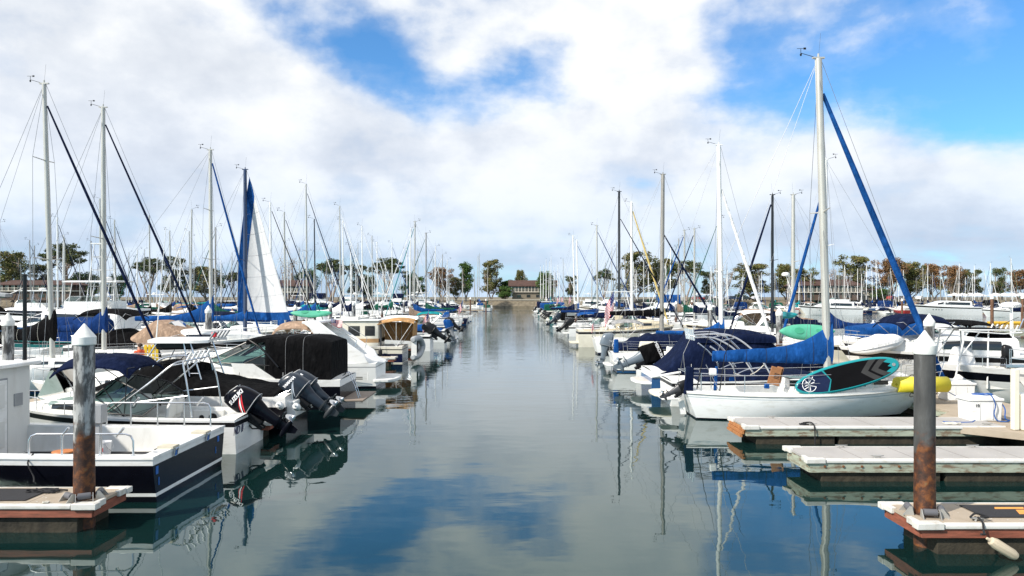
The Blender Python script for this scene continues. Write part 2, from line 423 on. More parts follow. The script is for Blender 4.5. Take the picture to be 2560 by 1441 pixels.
# ---- outboard motor; ox,z = clamp point on the transom, built upright then tilted
def outboard(parent, at, s=1.0, tilt=50, m_cowl=plast_k, m_leg=plast_k, stripe=None, words=None, wmat=None, cover=None, wside=1, cls='outboard_motor', wsize=.13, foot=None, detail=True):
    M = Matrix.Translation(Vector(at)) @ Matrix.Rotation(radians(tilt), 4, 'Y') @ Matrix.Diagonal((s, s, s, 1))
    # engine axis x=-.28 aft of the pivot
    base = MB()
    base.box((-.10, 0, -.02), (.16, .30, .42)); base.box((-.02, .10, -.10), (.10, .05, .46)); base.box((-.02, -.10, -.10), (.10, .05, .46))
    base.tube([(-.02, -.19, .04), (-.02, .19, .04)], .035, 8)
    base.tube([(.0, .08, -.3), (.12, .1, -.12), (.1, .02, .1)], .02, 6)
    root = base.xf(M).build(cls, plast_k, parent, bev=.008)
    prof = [(0, .02), (.20, .00), (.235, .05), (.245, .12), (.250, .28), (.245, .42), (.225, .55), (.17, .63), (.09, .665), (0, .67)]
    n = 22; vs = []
    cw = MB(); rows = []
    for r, z in prof:
        row = []
        for k in range(n):
            q = 2*pi*k/n; c, q2 = cos(q), sin(q); e = .72
            x = r*1.42*(1 if c >= 0 else -1)*abs(c)**e; y = r*.86*(1 if q2 >= 0 else -1)*abs(q2)**e
            zz = z*1.12 + (.10*(x/.35)*(z/.67) if z > .05 else 0)       # crown higher at the front, sloping aft
            if x < 0: x *= 1-.18*(z/.67)
            row.append(Vector((x-.34, y, zz+.14)))
        rows.append(row)
    cw.grid(rows, closed=True)
    cw.xf(M).build('cowl', cover or m_cowl, root, ang=50)
    if detail:
        d = MB()   # seam between cowl and pan, intake scoop
        d.add([], [])
        ring = []
        for k in range(n):
            q = 2*pi*k/n; c, q2 = cos(q), sin(q); e = .72
            ring.append(Vector((.250*1.40*(1 if c >= 0 else -1)*abs(c)**e-.34, .250*.86*(1 if q2 >= 0 else -1)*abs(q2)**e, .20)))
        d.tube(ring, .012, 6, closed=True)
        if not cover:
            for sy in (-1, 1): d.tube([(-.06, sy*.12, .83), (-.34, sy*.13, .86), (-.56, sy*.08, .78)], .016, 6)
        d.xf(M).build('cowl_seam', plast_g if cover is None and m_cowl is not plast_k else plast_k, root)
    lg = MB()
    rows = []
    for z, a, b, xo in [(.17, .27, .145, -.33), (.05, .235, .125, -.33), (-.15, .17, .095, -.335), (-.42, .14, .075, -.34), (-.52, .14, .07, -.34)]:
        rows.append([Vector((xo+a*cos(2*pi*k/14), b*sin(2*pi*k/14), z)) for k in range(14)])
    lg.grid(rows, closed=True); lg.add(rows[-1], [tuple(range(14))])
    lg.xf(M).build('midsection', m_leg, root, ang=50)
    lo = MB()
    fm = foot or m_leg
    rows = []
    for z, a, b, xo in [(-.50, .17, .075, -.36), (-.53, .17, .075, -.36), (-.60, .13, .05, -.345), (-.78, .12, .04, -.35), (-.80, .11, .04, -.35)]:
        rows.append([Vector((xo+a*cos(2*pi*k/12), b*sin(2*pi*k/12), z)) for k in range(12)])
    lo.grid(rows, closed=True)
    lo.box((-.42, 0, -.55), (.46, .20, .018)); lo.box((-.36, 0, -.62), (.34, .12, .012))
    RX = Matrix.Rotation(radians(90), 3, 'Y')
    lo.lathe([(.001, -.30), (.045, -.26), (.078, -.14), (.082, 0), (.07, .16), (.055, .2)], (-.36, 0, -.80), 12, M=Matrix.Rotation(radians(-90), 3, 'Y'))
    lo.add([(-.22, -.012, -.84), (-.22, .012, -.84), (-.50, .012, -.84), (-.50, -.012, -.84), (-.34, .004, -1.06), (-.34, -.004, -1.06), (-.47, .004, -1.06), (-.47, -.004, -1.06)],
           [(0, 1, 4, 5), (1, 2, 6, 4), (2, 3, 7, 6), (3, 0, 5, 7), (4, 6, 7, 5)])
    lo.xf(M).build('gearcase', fm, root, ang=50)
    pr = MB(); pr.lathe([(.05, 0), (.052, .1), (.03, .15), (.001, .16)], (-.56, 0, -.80), 10, M=Matrix.Rotation(radians(-90), 3, 'Y'))
    for k in range(3):
        a = 2*pi*k/3+.4; R = Matrix.Rotation(a, 3, 'X'); vs = []
        for u, w, tw in [(.04, .05, .06), (.12, .10, .05), (.18, .08, .02), (.2, .03, 0)]:
            for sg in (-1, 1): vs.append(Vector((-.61, 0, -.80))+R @ Vector((sg*tw, sg*w, u)))
        pr.add(vs, [(0, 1, 3, 2), (2, 3, 5, 4), (4, 5, 7, 6)])
    pr.xf(M).build('propeller', steel if m_leg is not plast_k else plast_k, root)
    def skin_y(x, z):
        zq = (z-.14)/1.12; r = .2
        for (r0, z0), (r1, z1) in zip(prof, prof[1:]):
            if z0 <= zq <= z1 and z1 > z0: r = lerp(r0, r1, (zq-z0)/(z1-z0))
        xa = x+.34; aa = r*1.42*(1-.18*(zq/.67) if xa < 0 else 1); u = min(.98, abs(xa)/aa)
        return r*.86*(1-u**(2/.72))**.36
    if words:
        for sy in (1, -1):
            o = text(words, wsize, wmat, root, frame((-.33, sy*.2, .63), (-sy, 0, .12*sy*(-1)), (0, 0, 1)), ext=.003, shear=.15, bold=.005, sx=.95)
            for v in o.data.vertices:
                dy = abs(v.co.y)-.2; v.co.y = sy*(skin_y(v.co.x, v.co.z-.10*((v.co.x+.34)/.35)*.6)+.006+dy)
            o.data.transform(M)
    if stripe:
        for sy in (1, -1):
            for (mm, off, w) in stripe:
                sb = MB(); a = []
                for i in range(11):
                    t = i/10; x = -.12+off-.36*t; z = .20+.36*t+.04*sin(pi*t); ww = w*sin(pi*min(1, t*.9+.08))
                    a.append([Vector((x, sy*(skin_y(x, z+ww*k)+.007), z+ww*k)) for k in (-1, 0, 1)])
                sb.grid(a); sb.xf(M).build('decal', mm, root)
    return root
# ---- fittings
def rail(parent, pts, h, r=.014, posts=None, name='bow_rail', m=None, mid=False, lean=0):
    """pts: deck line; tube at height h with posts"""
    mb = MB(); pts = [Vector(p) for p in pts]; top = [p+Vector((0, 0, h)) for p in pts]
    mb.tube([pts[0]]+catmull(top, 4)+[pts[-1]], r, 6)
    if mid: mb.tube([p+Vector((0, 0, h*.5)) for p in pts], r*.6, 5)
    for p in pts[1:-1]: mb.tube([p, p+Vector((0, 0, h))], r*.9, 5)
    return mb.build(name, m or steel, parent)
def cleat(mb, c, s=.12, rz=0, mi=0):
    R = Matrix.Rotation(rz, 3, 'Z'); c = Vector(c)
    mb.tube([c+R @ Vector(p)*s for p in ((-1, 0, .38), (-.5, 0, .32), (0, 0, .3), (.5, 0, .32), (1, 0, .38))], [s*.07, s*.12, s*.14, s*.12, s*.07], 6, mi)
    for q in (-.32, .32): mb.tube([c+R @ Vector((q*1.3, 0, 0))*s, c+R @ Vector((q, 0, .3))*s], s*.12, 6, mi)
def fender(parent_none, loc, h=.55, r=.11, m=None, label=None, group=None, tilt=(0, 0), line=.45):
    mb = MB(); mb.lathe([(.02, h/2+.06), (.03, h/2), (r*.75, h/2-.02), (r, h/2-.09), (r, -h/2+.09), (r*.75, -h/2+.02), (.03, -h/2), (.001, -h/2-.02)], n=16)
    if line: mb.tube([(0, 0, h/2+.02), (0, 0, h/2+.05+line)], .008, 5)
    o = mb.build('fender', m or gel, None); o.location = loc; o.rotation_euler = (tilt[0], tilt[1], 0)
    tag(o, label, 'fender', group); return o
def bimini(parent, x0, x1, w, z, m, droop=.14, base_z=1.1, base_x=None, th=.03, camber=.16, name='bimini', frame_m=None, legs=True, crown=.08):
    mb = MB(); rows = []
    for i in range(9):
        t = i/8; x = lerp(x0, x1, t); r = []
        for k in range(-6, 7):
            y = w*k/6; zz = z+crown*sin(pi*t)-camber*(k/6)**4-camber*.3*(k/6)**2-droop*((abs(t-.5)*2)**6)
            r.append(Vector((x, y, zz)))
        rows.append(r)
    mb.sheet(rows, th); o = mb.build(name, m, parent, ang=60)
    if legs:
        fb = MB(); bx = base_x if base_x is not None else (x0+x1)/2
        for sd in (-1, 1):
            for x in (x0+.05, (x0+x1)/2, x1-.05):
                fb.tube([(bx, sd*w*1.0, base_z), (x, sd*w*.98, z-camber*1.2)], .013, 6)
        for x in (x0+.05, x1-.05): fb.tube([(x, -w*.98, z-camber*1.2), (x, -w*.6, z-camber*.35-droop*.8), (x, w*.6, z-camber*.35-droop*.8), (x, w*.98, z-camber*1.2)], .013, 6)
        fb.tube([(bx, -w, base_z), (bx, w, base_z)], .01, 5)
        fb.build('bimini_frame', frame_m or steel, parent)
    return o
def windscreen(parent, base, rise, back, m_frame=None, inward=.88, name='windshield', th=.016, splits=None):
    """base: list of points on deck from starboard aft, round the bow end, to port aft"""
    base = [Vector(b) for b in base]; n = len(base)
    hs = rise if isinstance(rise, (list, tuple)) else [rise]*n
    top = [Vector((b.x-back*(hs[i]/max(hs)), b.y*inward, b.z+hs[i])) for i, b in enumerate(base)]
    mb = MB()
    for i in range(n-1): mb.add([base[i], base[i+1], top[i+1], top[i]], [(0, 1, 2, 3)])
    o = mb.build(name, glass, parent, ang=5)
    f = MB(); f.tube(base, th, 6); f.tube(top, th, 6)
    for i in (splits if splits is not None else range(n)): f.tube([base[i], top[i]], th*.9, 6)
    f.build('window_frame', m_frame or steel, o if False else parent); return o
def arch(parent, x, dx, w, z0, z1, m, wid=.35, th=.10, name='radar_arch', top_in=.8):
    """moulded radar arch leaning aft"""
    pts = [(-w, z0, 0), (-w*.98, lerp(z0, z1, .5), .5), (-w*top_in, z1-.12, .92), (-w*.5, z1, 1), (w*.5, z1, 1), (w*top_in, z1-.12, .92), (w*.98, lerp(z0, z1, .5), .5), (w, z0, 0)]
    mb = MB(); rows = []
    for (y, z, t) in pts:
        xx = x-dx*t; ww = wid*(1.5-.8*t); ny = th if abs(t) < .95 else 0
        s = -1 if y < 0 else 1
        a = Vector((xx-ww/2, y, z)); b = Vector((xx+ww/2, y, z))
        off = Vector((0, -s*th, 0)) if t < .9 else (Vector((0, -s*th*.7, -th*.7)) if t < .99 else Vector((0, 0, -th)))
        rows.append([a, b, b+off, a+off])
    mb.grid(rows, closed=True); mb.add(rows[0], [(0, 1, 2, 3)]); mb.add(rows[-1], [(0, 1, 2, 3)])
    return mb.build(name, m, parent, ang=50, bev=.015)
def radome(parent, c, r=.3):
    mb = MB(); mb.lathe([(r*.5, -.02), (r*.95, .02), (r, .1), (r*.9, .2), (r*.5, .25), (.01, .26)], c, 16); return mb.build('radar_dome', gel, parent)
def flag(parent, c, w=.9, h=.5, pole=1.4, dirx=-1, rz=0, hang=False):
    """striped flag with blue star field on a short staff"""
    c = Vector(c); mb = MB(); mb.tube([c, c+Vector((0, 0, pole))], .012, 6); pl = mb.build('flag_staff', steel, parent)
    f = MB(); nx, nyy = 10, 13; rows = []
    for j in range(nyy+1):
        r = []
        for i in range(nx+1):
            u, v = i/nx, j/nyy
            if hang: p = Vector((dirx*w*.38*u, .05*sin(u*11+v*2), pole-.02-v*h-u*w*.75))
            else: p = Vector((dirx*w*u, .07*sin(u*7+v*2), pole-.02-v*h-.18*u*w+.02*sin(u*9)))
            r.append(c+Matrix.Rotation(rz, 3, 'Z') @ p)
        rows.append(r)
    nc = nx+1; vs = [p for r in rows for p in r]; fs = []; ms = []
    for j in range(nyy):
        for i in range(nx):
            fs.append((j*nc+i, j*nc+i+1, (j+1)*nc+i+1, (j+1)*nc+i)); ms.append(2 if (i < 4 and j < 7) else (0 if j % 2 == 0 else 1))
    f.add(vs, fs, ms); fl = f.build('flag', [mat('flag_red', (.50, .03, .04), .8), mat('flag_white', (.75, .75, .75), .8), mat('flag_blue', (.02, .03, .16), .8)], pl)
    st = MB()
    for j in range(1, 6, 2):
        for i in range(1, 4):
            p = vs[j*nc+i]; p = Vector(p)
            for sg in (-1, 1): st.box(p+Vector((0, sg*.006, 0)), (.03, .004, .03))
    st.build('stars', mat('flag_white', (.75, .75, .75)), pl); return pl
# ---- rig
def rig(parent, H, mx, top, m_mast=alu, mr=.085, boom=None, cover=None, jib=None, jibr=.06, rakex=0.0, spread=(.52,), sz=.55, wires=True, mast_base=None, vane=True, vdir=-1, cover_boom_h=.34, jib_top=.93, detail=True, full_jib_base=None, collar=.8, boom_h=None, mr2=None, backstay=True, wr=.007):
    L, B = H.L, H.B; zb = H.zs(mx)+.25 if mast_base is None else mast_base
    b0 = Vector((mx, 0, zb)); tp = Vector((mx-rakex, 0, top)); ax = (tp-b0)
    mb = MB(); k = 12 if detail else 6
    mb.tube([b0, b0+ax*.6, tp], [mr, mr, mr*.8 if mr2 is None else mr2], k); ms = mb.build('mast', m_mast, parent)
    if detail:
        tr = MB(); tr.tube([b0+Vector((-mr*.98, 0, .5)), tp+Vector((-mr*.8, 0, 0))], .018, 4)
        tr.box(tp+Vector((0, 0, .03)), (.42, .10, .05)); tr.tube([tp+Vector((0, 0, .05)), tp+Vector((0, 0, .18))], .035, 8)
        tr.build('masthead', m_mast if m_mast is not alu else alu, ms)
    if vane:
        va = MB(); a = tp+Vector((vdir*.1, 0, .05)); e = tp+Vector((vdir*.62, 0, .20))
        va.tube([a, e], .011, 5); va.tube([e, e+Vector((0, 0, .16))], .01, 5); va.tube([e+Vector((-.14, 0, .16)), e+Vector((.16, 0, .16))], .008, 4)
        va.box(e+Vector((.14, 0, .16)), (.09, .01, .07)); va.lathe([(.03, -.10), (.04, -.04), (.001, 0)], e, 6)
        va.tube([tp, tp+Vector((.08, 0, .9))], .004, 4)
        va.build('wind_vane', plast_k, ms)
    sp = MB(); tips = []
    for q in spread:
        c = b0+ax*q; w = B*.30*(1 if q < .6 else .8)
        for sd in (-1, 1):
            t = c+Vector((-.12, sd*w, .06)); sp.tube([c, t], [.03, .018], 5); tips.append((q, sd, t))
    if spread: sp.build('spreader', m_mast, ms)
    if wires:
        wb = MB()
        for sd in (-1, 1):
            ch = Vector((mx-.1, sd*H.hb(mx)*.93, H.zs(mx)))
            tt = [t for q, s2, t in tips if s2 == sd]
            wb.tube([ch]+tt+[tp-Vector((0, 0, .1))], wr, 4)
            lo = b0+ax*(spread[0] if spread else .5)
            for dx in (-.5, .45): wb.tube([Vector((mx+dx, sd*H.hb(mx+dx)*.92, H.zs(mx+dx))), lo-Vector((0, 0, .08))], wr*.85, 4)
        if backstay:
            wb.tube([tp, Vector((.1, 0, H.zs(0)+1.2))], wr, 4)
            for sd in (-1, 1): wb.tube([Vector((.1, 0, H.zs(0)+1.2)), Vector((.05, sd*H.hb(0)*.8, H.zs(0)))], wr, 4)
        wb.tube([tp+Vector((.08, 0, 0)), Vector((L-.12, 0, H.zs(L)+.05))], wr, 4)
        wb.build('rigging', wire, parent)
    bh = boom_h if boom_h is not None else zb+1.0
    if boom:
        xb = mx-boom; bb = MB(); bb.tube([(mx-.05, 0, bh), (xb, 0, bh+.05)], .055, 8); bo = bb.build('boom', m_mast, parent)
        if cover:
            c = MB(); rows = []; n = 18; hh = cover_boom_h
            for i in range(n+1):
                t = i/n; x = lerp(xb-.12, mx+mr*1.1, t); up = hh*(.42+.58*t)+collar*max(0, (t-.42)/.58)**2.6; wd = .085+.08*t
                w0 = .02*sin(i*2.1)+.012*sin(i*5.3); r = []
                zb0 = bh-.12-.06*t+.05*(1-t)
                for k2 in range(14):
                    a = 2*pi*k2/14; cy = cos(a); sz_ = sin(a)
                    yy = wd*cy*(1-.35*max(0, sz_))*(1+w0*1.5); z2 = zb0+(up+.12)*(.5+.5*sz_)+w0*.5
                    r.append(Vector((x, yy, z2)))
                rows.append(r)
            c.grid(rows, closed=True); c.add(rows[0], [tuple(range(14))]); c.add(rows[-1], [tuple(range(14))])
            co = c.build('sail_cover', cover, parent, ang=60)
            if detail:
                st = MB()
                for t in (.12, .3, .48, .66, .84):
                    i = int(t*n); r = [p+(p-Vector((p.x, 0, rows[i][0].z)))*.02 for p in rows[i]]; st.tube(r, .008, 4, closed=True)
                st.build('cover_ties', rope_k if cover is not c_black else rope_w, co)
        if wires:
            w2 = MB(); w2.tube([tp, Vector((xb, 0, bh+.08))], wr*.8, 4); w2.tube([(xb+.6, 0, bh), (xb+.7, 0, H.zs(xb)+.15)], .012, 4); w2.build('topping_lift', wire, parent)
    if jib:
        f0 = full_jib_base or Vector((L-.12, 0, H.zs(L)+.22)); f1 = b0+ax*jib_top+Vector((.12, 0, 0))
        n = 14; pts = []; rs = []
        for i in range(n+1):
            t = i/n; p = f0.lerp(f1, t); p.z -= .12*4*t*(1-t)*.6; pts.append(p)
            rs.append(jibr*(.55+.75*sin(pi*min(1, t*.7+.12)))*(1-.35*t))
        j = MB(); j.tube(pts, rs, 8); jo = j.build('furled_jib', jib, parent)
        dr = MB(); dr.lathe([(.09, -.12), (.11, -.1), (.05, -.05), (.05, .02), (.11, .06), (.09, .08)], f0-Vector((0, 0, .04)), 10); dr.build('furling_drum', plast_k, jo)
    return ms
def sail_hull(parent, L, B, fb, m_side=gel, m_stripe=hull_navy, m_bot=hull_blue, m_rail=gel, rise=.3, rake=1.2, tr=.3, stern=.62, stripe2=None):
    H = Hull(L, B, fb, 'sail', rise, rake, tr, stern)
    bands = [(-.25, 2), (0, 2), (.05, 2), (.11, 1), (.3, 0), (.5, 0), (.70, 0), (.83, 0), (.87, 3), (.95, 0), (1, 0)]
    H.build(parent, m_side, m_stripe, m_bot, stripe2 or m_rail, bands)
    return H
def sail_top(parent, H, m=deckm, house=(.36, .70), hh=.36, win=darkwin, cock=True, lines=True, pulpit=True, pw=.55):
    L = H.L; c = (.05*L, house[0]*L-.05)
    H.deck(parent, m, cock=c if cock else None, floor=H.fb*.45, wall=.42)
    x0, x1 = house[0]*L, house[1]*L
    fn = trunk_fn(x0, x1+.5, lambda x: H.hb(x)*pw*(1-.15*max(0, (x-x1)/.5)), lambda x: hh*(1-max(0, (x-x0)/(x1-x0+.5))**4*.85), lambda x: H.zs(x), .35)
    cb = trunk(parent, fn, m, 'coachroof')
    for k in range(3):
        a = lerp(x0, x1, .12+.28*k); patch(cb, fn, a, a+(x1-x0)*.2, vz(.35, .35), vz(.75, .35), win, 'portlight')
    h = MB(); h.box((x1+.35, 0, H.zs(x1)+hh*.72), (.5, .5, .05)); h.box((x0+.35, 0, H.zs(x0)+hh+.01), (.7, .6, .06)); h.build('hatch', mat('smoked_hatch', (.12, .13, .14), .2), cb, bev=.01)
    if pulpit:
        mb = MB(); zb = H.zs(L)
        a = [(L-1.15, -H.hb(L-1.15)*.9, H.zs(L-1.1)), (L-1.1, -H.hb(L-1.1)*.9, H.zs(L-1.1)+.55), (L-.1, -.13, zb+.62), (L+.06, 0, zb+.62), (L-.1, .13, zb+.62), (L-1.1, H.hb(L-1.1)*.9, H.zs(L-1.1)+.55), (L-1.15, H.hb(L-1.15)*.9, H.zs(L-1.1))]
        mb.tube(a, .014, 6); mb.tube([(L-.35, -.18, zb), (L-.12, -.13, zb+.62)], .012, 5); mb.tube([(L-.35, .18, zb), (L-.12, .13, zb+.62)], .012, 5)
        w = H.hb(0)*.88; z = H.zs(0)
        mb.tube([(.9, -w, z), (.85, -w, z+.58), (.08, -w*.9, z+.6), (.08, w*.9, z+.6), (.85, w, z+.58), (.9, w, z)], .014, 6)
        for sd in (-1, 1): mb.tube([(.1, sd*w*.9, z), (.1, sd*w*.9, z+.6)], .012, 5)
        mb.build('pulpit', steel, parent)
    if lines:
        lb = MB(); xs = [.9+(L-2.05)*i/5 for i in range(6)]
        for sd in (-1, 1):
            base = [Vector((x, sd*H.hb(x)*.93, H.zs(x))) for x in xs]
            for p in base[1:-1]: lb.tube([p, p+Vector((0, 0, .58))], .012, 5)
            for hq in (.56, .3): lb.tube([p+Vector((0, 0, hq)) for p in base], .0055, 4)
        lb.build('lifelines', steel, parent)
    return fn
def sailboat(X, Y, rz, L=9, B=2.9, fb=1.05, top=13, mx=None, label=None, group=None, m_side=gel, stripe=hull_navy, mast=alu, cover=c_blue, jib=c_blue, boom=3.4, house=(.36, .68), detail=True, rakex=.25, jibr=.06, mr=.085, bot=hull_blue, name='sailboat', spread=(.52,), dodger=None, **kw):
    r = thing(name, (X, Y, 0), rz, label, 'sailboat', group)
    H = sail_hull(r, L, B, fb, m_side, stripe, bot); sail_top(r, H, house=house, lines=detail)
    mx = mx or L*.58
    rig(r, H, mx, top, mast, mr, boom, cover, jib, jibr, rakex, spread, detail=detail, mast_base=H.zs(mx)+.33, **kw)
    if dodger:
        x0 = house[0]*L; fn = trunk_fn(x0-.35, x0+.75, lambda x: H.hb(x0)*.62, lambda x: .95*(1-max(0, (x-x0)/.75)**2*.75), lambda x: H.zs(x0)+.05, .45)
        trunk(r, fn, dodger, 'dodger', n=8)
    r_H[r.name] = H; return r
r_H = {}
def motorboat(X, Y, rz, L=7.5, B=2.7, fb=1.0, label=None, group=None, m_side=gel, stripe=gel, bot=hull_black, rail_m=plast_k, top=None, topc=c_navy, topz=None, cover=None, ob=0, obm=plast_k, obleg=None, platform=True, cuddy=(.45, .92), ch=.45, ws=True, wx=.46, arch_m=None, railh=.5, name='motorboat', detail=True, deck_m=deckm, rise=.3, bands=None, tx=None, obtilt=45, obs=.85, cover_x=None, cover_h=.55, cat='motorboat', rake=1.1, radar=False, antenna=False, cover2=None):
    r = thing(name, (X, Y, 0), rz, label, cat, group)
    H = Hull(L, B, fb, 'power', rise, rake, 0); H.build(r, m_side, stripe, bot, rail_m, bands)
    cx1 = wx*L-.1
    H.deck(r, deck_m, cock=(.06*L, cx1) if not cover else None, floor=.3, wall=.24)
    a, b = cuddy[0]*L, cuddy[1]*L
    fn = trunk_fn(a, b, lambda x: H.hb(x)*.80, lambda x: ch*(1-max(0, (x-a)/(b-a))**2.4*.9), lambda x: H.zs(x), .5)
    cb = trunk(r, fn, deck_m, 'cabin')
    if detail: patch(cb, fn, a+.25*(b-a), a+.5*(b-a), vz(.3, .5), vz(.6, .5), darkwin, 'portlight')
    zc = H.zs(a)+ch
    if ws:
        w = H.hb(wx*L)*.82; xb = wx*L
        base = [(xb-1.1, -w, H.zs(xb)+.12), (xb-.1, -w*.97, H.zs(xb)+.2), (xb+.55, -w*.55, zc-.06), (xb+.65, 0, zc), (xb+.55, w*.55, zc-.06), (xb-.1, w*.97, H.zs(xb)+.2), (xb-1.1, w, H.zs(xb)+.12)]
        windscreen(r, base, [.12, .42, .5, .5, .5, .42, .12], .55, plast_k if detail and topc is c_black else steel)
    if detail:
        xs = [L*.5, L*.62, L*.74, L*.86, L*.95]
        mb = MB()
        for sd in (-1, 1):
            ps = [Vector((x, sd*H.hb(x)*.9, H.zs(x)+.03)) for x in xs]
            t = [p+Vector((0, 0, railh*(.5 if i == 0 else 1))) for i, p in enumerate(ps)]
            mb.tube([ps[0]]+t+[Vector((L*1.0, 0, H.zs(L)+railh))], .013, 6)
            for i in range(1, 5): mb.tube([ps[i], t[i]], .011, 5)
        mb.build('bow_rail', steel, r)
    if platform:
        p = MB(); w = H.hb(0)*.9
        p.prism([(0.02, -w), (-.45, -w*.9), (-.62, -w*.6), (-.66, 0), (-.62, w*.6), (-.45, w*.9), (0.02, w)], 'z', .30, .38); p.build('swim_platform', deck_m, r, bev=.02)
    if arch_m: arch(r, wx*L-1.2, .9, H.hb(wx*L)*.93, H.fb*1.02, H.fb+1.55, arch_m)
    tz = topz or H.fb+1.45
    if top == 'bimini':
        x0, x1 = tx or (.12*L, .46*L)
        bimini(r, x0, x1, H.hb(.3*L)*.85, tz, topc, base_z=H.fb)
    if top == 'hard':
        x0, x1 = tx or (.16*L, .50*L); w = H.hb(.3*L)*.72
        mb = MB(); rows = [[Vector((lerp(x0, x1, i/6), w*k/4*(1 if 0 < i < 6 else .9), tz+.05-.05*(k/4)**2)) for k in range(-4, 5)] for i in range(7)]
        mb.sheet(rows, .07); mb.build('hardtop', gel, r)
        f = MB()
        for sd in (-1, 1):
            f.tube([(x0+.45, sd*w*.95, H.fb), (x0+.25, sd*w*.85, tz-.05)], .022, 6); f.tube([(x1-.5, sd*w*.85, H.fb), (x1-.3, sd*w*.82, tz-.05)], .022, 6)
            f.tube([(x0+.45, sd*w*.95, H.fb+.3), (x1-.45, sd*w*.84, H.fb+1.0)], .016, 6)
        for x, q in ((x0+.25, .85), (x1-.3, .82)): f.tube([(x, -w*q, tz-.05), (x, w*q, tz-.05)], .02, 6)
        f.build('hardtop_frame', steel, r)
    if top == 'enclosure':
        x0, x1 = tx or (.06*L, .50*L); w = H.hb(.3*L)*.9
        fe = trunk_fn(x0, x1, lambda x: w, lambda x: (tz-H.fb)*min(1, .55+.45*min(1, (x-x0)/.3+.8), .35+.65*min(1, (x1-x)/.9+.0)), lambda x: H.zs(x)-.02, .3)
        e = trunk(r, fe, topc, 'canvas_enclosure', n=20)
        if detail: patch(e, fe, lerp(x0, x1, .2), lerp(x0, x1, .75), vz(.45, .3), vz(.8, .3), mat('clear_vinyl', (.22, .24, .24), .15), 'vinyl_window')
    if cover:
        x0, x1 = cover_x or (.03*L, .56*L)
        fc = trunk_fn(x0, x1, lambda x: H.hb(x)*1.005, lambda x: cover_h*(sin(pi*min(1, max(0, (x-x0)/(x1-x0))*1.0)*.78+.25)+.08*sin((x-x0)*7)), lambda x: H.zs(x)-.08, .62)
        trunk(r, fc, cover, 'canvas_cover', n=22)
    if ob:
        ys = {1: [0], 2: [-.38, .38]}[ob]
        for y in ys: outboard(r, (-.08, y, H.zs(0)-.15), obs, obtilt, obm, obleg or obm, detail=detail)
    if radar: radome(r, (wx*L-2.0, 0, tz+.15))
    if antenna:
        mb = MB(); mb.tube([(wx*L-1.5, .5, tz-.2), (wx*L-2.1, .55, tz+2.6)], .012, 5); mb.build('antenna', gel, r)
    r_H[r.name] = H; return r
